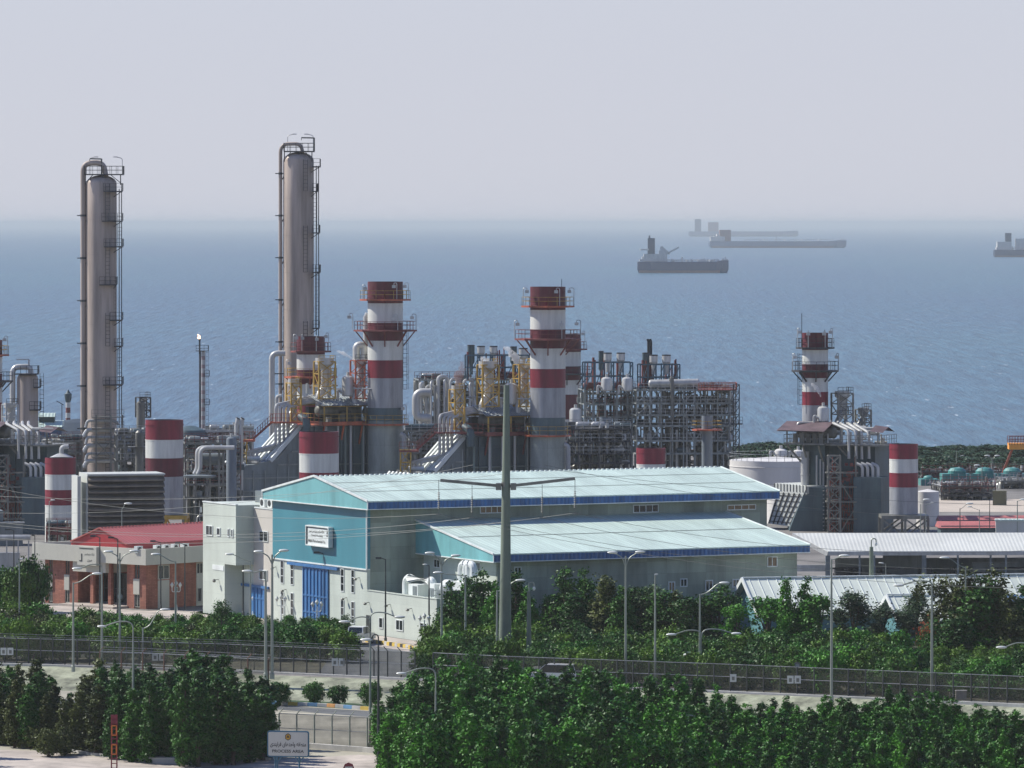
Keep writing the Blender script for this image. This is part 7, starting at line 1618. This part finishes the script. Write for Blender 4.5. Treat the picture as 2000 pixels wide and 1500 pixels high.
# foreground mass, lower right
top1 = [(735, 1400), (760, 1360), (790, 1335), (850, 1312), (900, 1300), (940, 1312), (1000, 1298), (1060, 1318), (1130, 1322), (1200, 1330), (1260, 1345), (1330, 1335), (1400, 1358), (1460, 1378), (1510, 1368), (1580, 1382), (1650, 1366), (1700, 1368), (1760, 1352), (1790, 1350), (1850, 1372), (1900, 1392), (1950, 1378), (2000, 1398), (2060, 1398)]
mk1 = [(800, 'the curved foreground lamp'), (985, 'the concrete pylon'), (1078, 'the white van'), (1222, 'the double-armed lamp'), (1364, 'the low foreground gooseneck'), (1472, 'the low twin lamp'), (1557, 'the round fence sign'), (1624, 'the very tall slim lamp'), (1730, 'the camera pole'), (1820, 'the tall gooseneck lamp'), (1940, 'the fence end')]
for row, Yr in enumerate((444, 431, 418, 404, 391, 379)):
    x = 740+row*9+ (30 if row > 2 else 0); 
    while x < 2060:
        Y = Yr+RT.uniform(-4, 4); gz = -1.5; yb = HY+(H-gz)*F/Y; pt = interp(top1, x)+RT.uniform(-22, 8)-(10 if x < 1400 else 0)+max(0, (row-1))*26
        if x < 830 and row: pt += (830-x)*.3
        h = (yb-pt)*Y/F
        if h > 2: tree('column', 'deep' if RT.random() < .62 else 'dark', Vector(((x-1000)*Y/F, Y, gz)), max(.8, h/HT['column'])*RT.uniform(.95, 1.25), h/HT['column'], 'columnar tree, '+ORD[row]+' row of the foreground mass, '+phrase(x, mk1), 'foreground trees at lower right')
        x += RT.uniform(27, 38)
# foreground left mass
top2 = [(-40, 1300), (0, 1296), (40, 1308), (75, 1300), (110, 1338), (135, 1345), (160, 1325), (190, 1304), (240, 1300), (290, 1300), (330, 1312), (380, 1292), (430, 1300), (465, 1292), (500, 1318), (530, 1345), (545, 1385)]
bot2 = [(-40, 1452), (0, 1456), (100, 1464), (200, 1478), (300, 1490), (400, 1494), (545, 1480)]
mk2 = [(30, 'the left edge lamp'), (143, 'the pale gap'), (223, 'the red ladder post'), (320, 'the manhole'), (400, 'the shrub floodlight'), (519, 'the paired tall lamps')]
for row in range(4):
    x = -35+row*11
    while x < (520 if row < 3 else 470):
        yb = interp(bot2, x)-row*13+RT.uniform(-3, 3) + (4 if x > 330 else 0); Y = F*(H+1.5)/(yb-HY); pt = interp(top2, x)+RT.uniform(-26, 0)-(10 if x > 330 else 0)+(3-row)*13; h = (yb-pt)*Y/F
        if RT.random() < .93: tree('column', 'olive' if x < 215 and RT.random() < .8 else 'dark', Vector(((x-1000)*Y/F, Y, -1.5)), h/HT['column']*RT.uniform(1.05, 1.4), h/HT['column'], ('olive' if x < 215 else 'dark green')+' upright tree, '+('front', 'second', 'third', 'rear')[row]+' row at lower left, '+phrase(x, mk2), 'foreground trees at lower left')
        x += RT.uniform(27, 37)
for px, py, s_ in ((95, 1478, 1.0), (60, 1462, .8), (128, 1474, .9), (20, 1455, .8)):
    b = G(px, py, -1.5); tree('bush', 'olive', b, s_*.8, s_*.8, 'low olive bush on the kerb edge, '+{95:'third', 60:'second', 128:'fourth', 20:'first'}[px]+' from the left', 'kerb edge bushes')
for px, py in ((-95, 1478), (-150, 1492), (-70, 1510)):
    tree('column', 'olive', G(px, py, -1.5), 1.3, 1.0, {-95: 'upright', -150: 'farther', -70: 'nearer'}[px]+' tree outside the left edge beside the front road', 'trees outside the left edge')
# four clipped round trees
for px, pb, w_, pt, lab in ((546, 1378, 46, 1331, 'first clipped round tree, half merged with the dark mass'), (613, 1377, 48, 1330, 'second clipped round tree from the left by the painted kerb'), (661, 1378, 42, 1337, 'third and smallest clipped round tree by the painted kerb'), (724, 1382, 46, 1331, 'fourth clipped round tree, behind the twin lamp pole')):
    b = G(px, pb, -1.5); k = b.y/F; tree('ball', 'dark', b, w_*k/2.1, (pb-pt)*k/2.05, lab, None, leaf=.085)
# middle left shrubs before the office and the hall
top3 = [(-40, 1178), (0, 1180), (60, 1176), (110, 1192), (160, 1186), (230, 1190), (300, 1196), (370, 1200), (400, 1196), (440, 1190), (500, 1200), (540, 1206), (590, 1206), (640, 1202), (680, 1212), (692, 1240)]
mk3 = [(38, 'the thin edge pole'), (143, 'the right-arm lamp'), (234, 'the double-armed lamp'), (343, 'the triple lantern'), (432, 'the concrete block'), (519, 'the garage door'), (619, 'the big blue door')]
for row in range(4):
    x = -30+row*8
    while x < 680:
        yb = 1290-row*17+RT.uniform(-3, 3); Y = F*H/(yb-HY); pt = min(yb-34, interp(top3, x)+RT.uniform(-5, 5)+(3-row)*(11 if x < 500 else 6)); h = (yb-pt)*Y/F
        if h > .8: tree('bush', RT.choice(('fresh', 'olive', 'deep', 'fresh') if x < 400 else ('deep', 'fresh', 'dark')), Vector(((x-1000)*Y/F, Y, 0)), min(1.0, h/HT['bush'])*RT.uniform(.85, 1.1), h/HT['bush'], 'green shrub, '+('front', 'second', 'third', 'rear')[row]+' row before the office, '+phrase(x, mk3), 'shrubs before the office and hall', leaf=.12)
        x += RT.uniform(30, 46)
for px, pb, pt, lab in ((36, 1198, 1108, 'bright rounded tree behind the lamps at the left edge'), (65, 1195, 1075, 'dark tree against the office parapet end'), (5, 1195, 1098, 'dark tree at the very left edge')):
    b = G(px, pb, 0); k = b.y/F; tree('bush', 'fresh' if px == 36 else 'dark', b, 1.1, (pb-pt)*k/HT['bush'], lab, None)
b = G(432, 1262); tree('open', 'dark', b, .75, (1262-1172)*b.y/F/HT['open'], 'small broad-leaved tree standing out before the concrete block', None)
for px, py in ((60, 1258), (270, 1262), (300, 1258), (130, 1268)):
    b = G(px, py); o = thing('small_palm', 'low palm with arching fronds '+{60: 'near the left edge', 270: 'just right of the double-armed lamp', 300: 'left of the triple lantern', 130: 'left of the office porch'}[px], 'palm', b); rr = random.Random(px)
    mb = MB(); mb.tube([(0,0,0), (0,0,.6)], .14, 7); mb.build('trunk', M['bark'], o); mb = MB()
    for i in range(22):
        a = rr.uniform(0, 6.3); l_ = rr.uniform(.9, 1.4); up = rr.uniform(.4, 1.3); pts = [Vector((0,0,.6)), Vector((cos(a)*l_*.5, sin(a)*l_*.5, .6+up)), Vector((cos(a)*l_, sin(a)*l_, .6+up*.6))]; sd = Vector((-sin(a), cos(a), 0))
        for j in range(9):
            t_ = .15+j*.1; c = pts[0]*(1-t_)**2+pts[1]*2*t_*(1-t_)+pts[2]*t_*t_
            for s_ in (-1, 1): e = c+sd*s_*.28*(1-t_*.5)+Vector((cos(a)*.15, sin(a)*.15, -.12)); f_ = c+Vector((cos(a)*.06, sin(a)*.06, 0)); mb.add([c, f_, e], [(0,1,2)])
    mb.build('crown', LM['grey'], o)
# middle right: shrubs and trees between the fence and the hall
top4 = [(820, 1248), (850, 1215), (880, 1200), (950, 1208), (1010, 1205), (1080, 1222), (1150, 1222), (1230, 1225), (1300, 1222), (1360, 1228), (1430, 1240), (1500, 1225), (1540, 1238), (1600, 1228), (1680, 1226), (1750, 1232), (1785, 1240), (1800, 1262), (1870, 1262), (1885, 1258), (1950, 1252), (2060, 1262)]
mk4 = [(862, 'the corner double lamp'), (909, 'the long-arm lamp'), (985, 'the pylon'), (1063, 'the right-arm lamp'), (1130, 'the pointed trees'), (1222, 'the double-armed lamp'), (1280, 'the bare topped pole'), (1370, 'the low twin lamp'), (1472, 'the shed gable'), (1557, 'the round sign'), (1624, 'the very tall lamp'), (1702, 'the camera pole'), (1820, 'the gooseneck lamp'), (1886, 'the left-arm lamp'), (1980, 'the blue tank')]
for row in range(4):
    x = 828+row*7
    while x < 2050:
        yb = 1322-row*18+(x-820)*.036+RT.uniform(-3, 3); Y = F*H/(yb-HY); pt = min(yb-32, interp(top4, x)+RT.uniform(-3, 8)+(3-row)*13); h = (yb-pt)*Y/F
        if h > .8: tree('bush', RT.choice(('deep', 'fresh', 'dark', 'dark', 'fresh')), Vector(((x-1000)*Y/F, Y, 0)), min(1.05, max(.6, h/HT['bush']))*RT.uniform(.85, 1.1), h/HT['bush'], 'green hedge bush, '+('front', 'second', 'third', 'rear')[row]+' row behind the fence, '+phrase(x, mk4), 'hedge bushes behind the fence', leaf=.12)
        x += RT.uniform(32, 46)
for px, pb, pt, kd, lm, sx, lab in (
    (882, 1268, 1135, 'cone', 'dark', .9, 'pointed dark tree at the right corner of the white wing'), (915, 1262, 1128, 'cone', 'deep', .9, 'pointed tree left of the swan neck ducts lamp'), (945, 1262, 1112, 'cone', 'dark', .95, 'tall pointed tree just left of the pylon'),
    (965, 1270, 1140, 'cone', 'deep', .8, 'pointed tree hugging the left side of the pylon'), (1008, 1262, 1118, 'cone', 'dark', .85, 'narrow pointed tree just right of the pylon'), (1032, 1265, 1150, 'cone', 'deep', .9, 'pointed tree behind the concrete camera post'),
    (1070, 1255, 1165, 'cone', 'deep', .8, 'shorter pointed tree under the right-arm lamp by the annex'), (1104, 1258, 1112, 'cone', 'dark', 1.15, 'broad pointed dark tree before the annex wall'), (1141, 1255, 1110, 'cone', 'dark', .8, 'slender pointed tree between two broad ones before the annex'),
    (1120, 1268, 1160, 'cone', 'dark', 1.2, 'dark filler tree below the broad pointed one'), (1185, 1262, 1130, 'cone', 'olive', 1.2, 'broad olive pointed tree left of the double-armed lamp'), (1215, 1268, 1150, 'cone', 'dark', 1.0, 'dark tree behind the tall double-armed lamp'),
    (1235, 1264, 1150, 'cone', 'dark', .9, 'dark pointed tree just right of the double-armed lamp'), (1282, 1266, 1165, 'cone', 'dark', 1.1, 'dark pointed tree at the bare topped pole'), (1322, 1268, 1158, 'cone', 'olive', 1.1, 'olive pointed tree below the left small annex window'), (1368, 1270, 1172, 'cone', 'dark', 1.2, 'dark tree at the right-arm lamp before the shed'),
    (1255, 1262, 1155, 'open', 'grey', 1.1, 'grey-green tree between two lamps before the annex'), (1300, 1266, 1160, 'open', 'dark', 1.2, 'rounded tree right of the bare topped pole'), (1340, 1272, 1172, 'open', 'dark', 1.1, 'dark tree under the small annex windows'),
    (1405, 1270, 1150, 'open', 'dark', 1.2, 'dark leafy tree before the left rake of the shed'), (1440, 1275, 1185, 'open', 'deep', 1.0, 'low tree beneath the teal shed gable'), (1500, 1275, 1172, 'open', 'deep', 1.1, 'leafy tree right of the teal gable'),
    (1535, 1278, 1132, 'cone', 'deep', .62, 'tall feathery tree against the shed roof, left one'), (1572, 1278, 1130, 'cone', 'deep', .8, 'tall feathery tree against the shed roof, right one'), (1600, 1280, 1170, 'open', 'deep', 1.1, 'feathery tree left of the very tall slim lamp'),
    (1668, 1272, 1160, 'open', 'grey', 1.15, 'pale feathery tree left of the concrete camera pole'), (1720, 1268, 1188, 'open', 'grey', .9, 'pale tree half covering the small porch gable'), (1790, 1262, 1165, 'open', 'grey', 1.0, 'thin grey tree right of the small porch'),
    (1768, 1268, 1195, 'open', 'grey', .8, 'sparse grey tree between the porch and the gooseneck lamp'), (1848, 1285, 1132, 'open', 'olive', 1.25, 'dark olive tree with horizontal boughs right of the gooseneck lamp'), (1890, 1288, 1116, 'cone', 'olive', 1.2, 'dark tree behind the lamp with arm raised left'),
    (1915, 1290, 1125, 'cone', 'dark', 1.2, 'dark pointed tree near the right edge'), (1945, 1288, 1115, 'cone', 'olive', 1.0, 'tall dark pointed tree left of the blue tank'), (1972, 1292, 1165, 'cone', 'olive', 1.2, 'dark tree below the blue tank'), (2003, 1288, 1150, 'cone', 'dark', 1.1, 'dark tree cut off by the right edge'),
    (1865, 1300, 1190, 'cone', 'dark', 1.4, 'very dark tree gap filler behind the gooseneck lamp'), (1825, 1295, 1210, 'cone', 'dark', 1.2, 'dark bushy tree behind the tall gooseneck pole')):
    b = G(px, pb); k = b.y/F; h = (pb-pt)*k*1.04; tree(kd, lm, b, h/HT[kd]*sx*1.25 if kd == 'cone' else 1.15*sx, h/HT[kd], lab, None, leaf=.13)
b = G(1810, 1290); tree('bush', 'fresh', b, .7, 1.0, 'shrub with orange blossom beside the gooseneck lamp', None)
mb = MB(); rr = random.Random(4)
for i in range(160): x, y, z = rr.gauss(0, .45), rr.gauss(0, .4), 2.4+rr.gauss(0, .5); mb.box(x-.06, y-.06, z-.06, x+.06, y+.06, z+.06)
o = mb.build('blossom', mat('orange_blossom', (.5,.12,.04), .7), None, b); tag(o, 'orange blossom on the shrub beside the gooseneck lamp', 'flowers', kind='stuff')
# far tree belt on the shore, right, plus a few on the left
top5 = [(1430, 866), (1500, 862), (1560, 862), (1700, 876), (1735, 884), (1800, 872), (1860, 874), (1900, 884), (1960, 896), (2000, 902), (2060, 902)]
mk5 = [(1450, 'the ladder tower'), (1530, 'the small white vessels'), (1700, 'the grey vent tower'), (1765, 'the far right drum stack'), (1870, 'the second teal unit'), (1940, 'the third teal unit'), (1990, 'the orange crane')]
for row in range(5):
    x = 1436+row*9
    while x < 2050:
        Y = 985-row*24+RT.uniform(-5, 5); yb = HY+H*F/Y; pt = interp(top5, x)+RT.uniform(-3, 5)+row*7; h = max(1.2, (yb-pt)*Y/F); tree('far', 'far', Vector(((x-1000)*Y/F, Y, 0)), 1.0, h/HT['far'], 'dark shore belt tree, '+('rear', 'fourth', 'third', 'second', 'front')[row]+' row, '+phrase(x, mk5), 'shore trees at right', leaf=.3)
        x += RT.uniform(17, 25)
for px in (150, 168, 232, 250, 262, 180):
    Y = 960+RT.uniform(-9, 9); tree('far', 'far', Vector(((px-1000)*Y/F, Y, 0)), .9, .7, 'small shore tree behind the base of the left tan column', 'shore trees at left', leaf=.3)
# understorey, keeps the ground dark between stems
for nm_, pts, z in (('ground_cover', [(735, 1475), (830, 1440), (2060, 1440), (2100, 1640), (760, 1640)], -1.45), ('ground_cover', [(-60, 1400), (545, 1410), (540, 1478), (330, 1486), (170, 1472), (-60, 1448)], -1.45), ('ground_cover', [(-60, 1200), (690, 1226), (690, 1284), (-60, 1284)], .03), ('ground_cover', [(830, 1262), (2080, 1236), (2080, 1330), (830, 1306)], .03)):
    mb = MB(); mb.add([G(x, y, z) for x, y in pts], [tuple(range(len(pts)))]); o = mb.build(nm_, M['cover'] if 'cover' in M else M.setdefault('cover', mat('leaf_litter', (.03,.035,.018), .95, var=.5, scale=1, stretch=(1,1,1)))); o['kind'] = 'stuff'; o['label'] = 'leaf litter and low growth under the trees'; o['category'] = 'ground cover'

# ------------------------------------------------------------------ sea haze
mb = MB(); mb.box(-21000, -300, -6.5, 21000, 99000, 56); hz = mb.build("haze", M["white"])
m = bpy.data.materials.new('haze_air'); m.use_nodes = True; t = m.node_tree; t.nodes.remove(t.nodes['Principled BSDF']); pv = t.nodes.new('ShaderNodeVolumePrincipled')
pv.inputs['Color'].default_value = (.68, .72, .72, 1); pv.inputs['Density'].default_value = HAZE = 6e-5; pv.inputs['Anisotropy'].default_value = 0
t.links.new(pv.outputs[0], t.nodes['Material Output'].inputs['Volume']); hz.data.materials.clear(); hz.data.materials.append(m); hz['kind'] = 'stuff'

# near-identical labels get told apart by their order from left to right
seen = {}
for o in bpy.data.objects:
    if o.parent is None and o.get('label') and o.get('category'): seen.setdefault(o['label'], []).append(o)
for lab, os_ in seen.items():
    if len(os_) > 1 and len(lab.split()) < 16:
        os_.sort(key=lambda q: q.location.x/max(1, q.location.y))
        nm_ = ('left-hand', 'right-hand') if len(os_) == 2 else ('left-hand', 'middle', 'right-hand') if len(os_) == 3 else ('first', 'second', 'third', 'fourth', 'fifth', 'sixth', 'seventh', 'eighth')
        for q, w_ in zip(os_, nm_):
            if q.location.x/max(1, q.location.y) > -.0925: q['label'] = w_+' '+lab
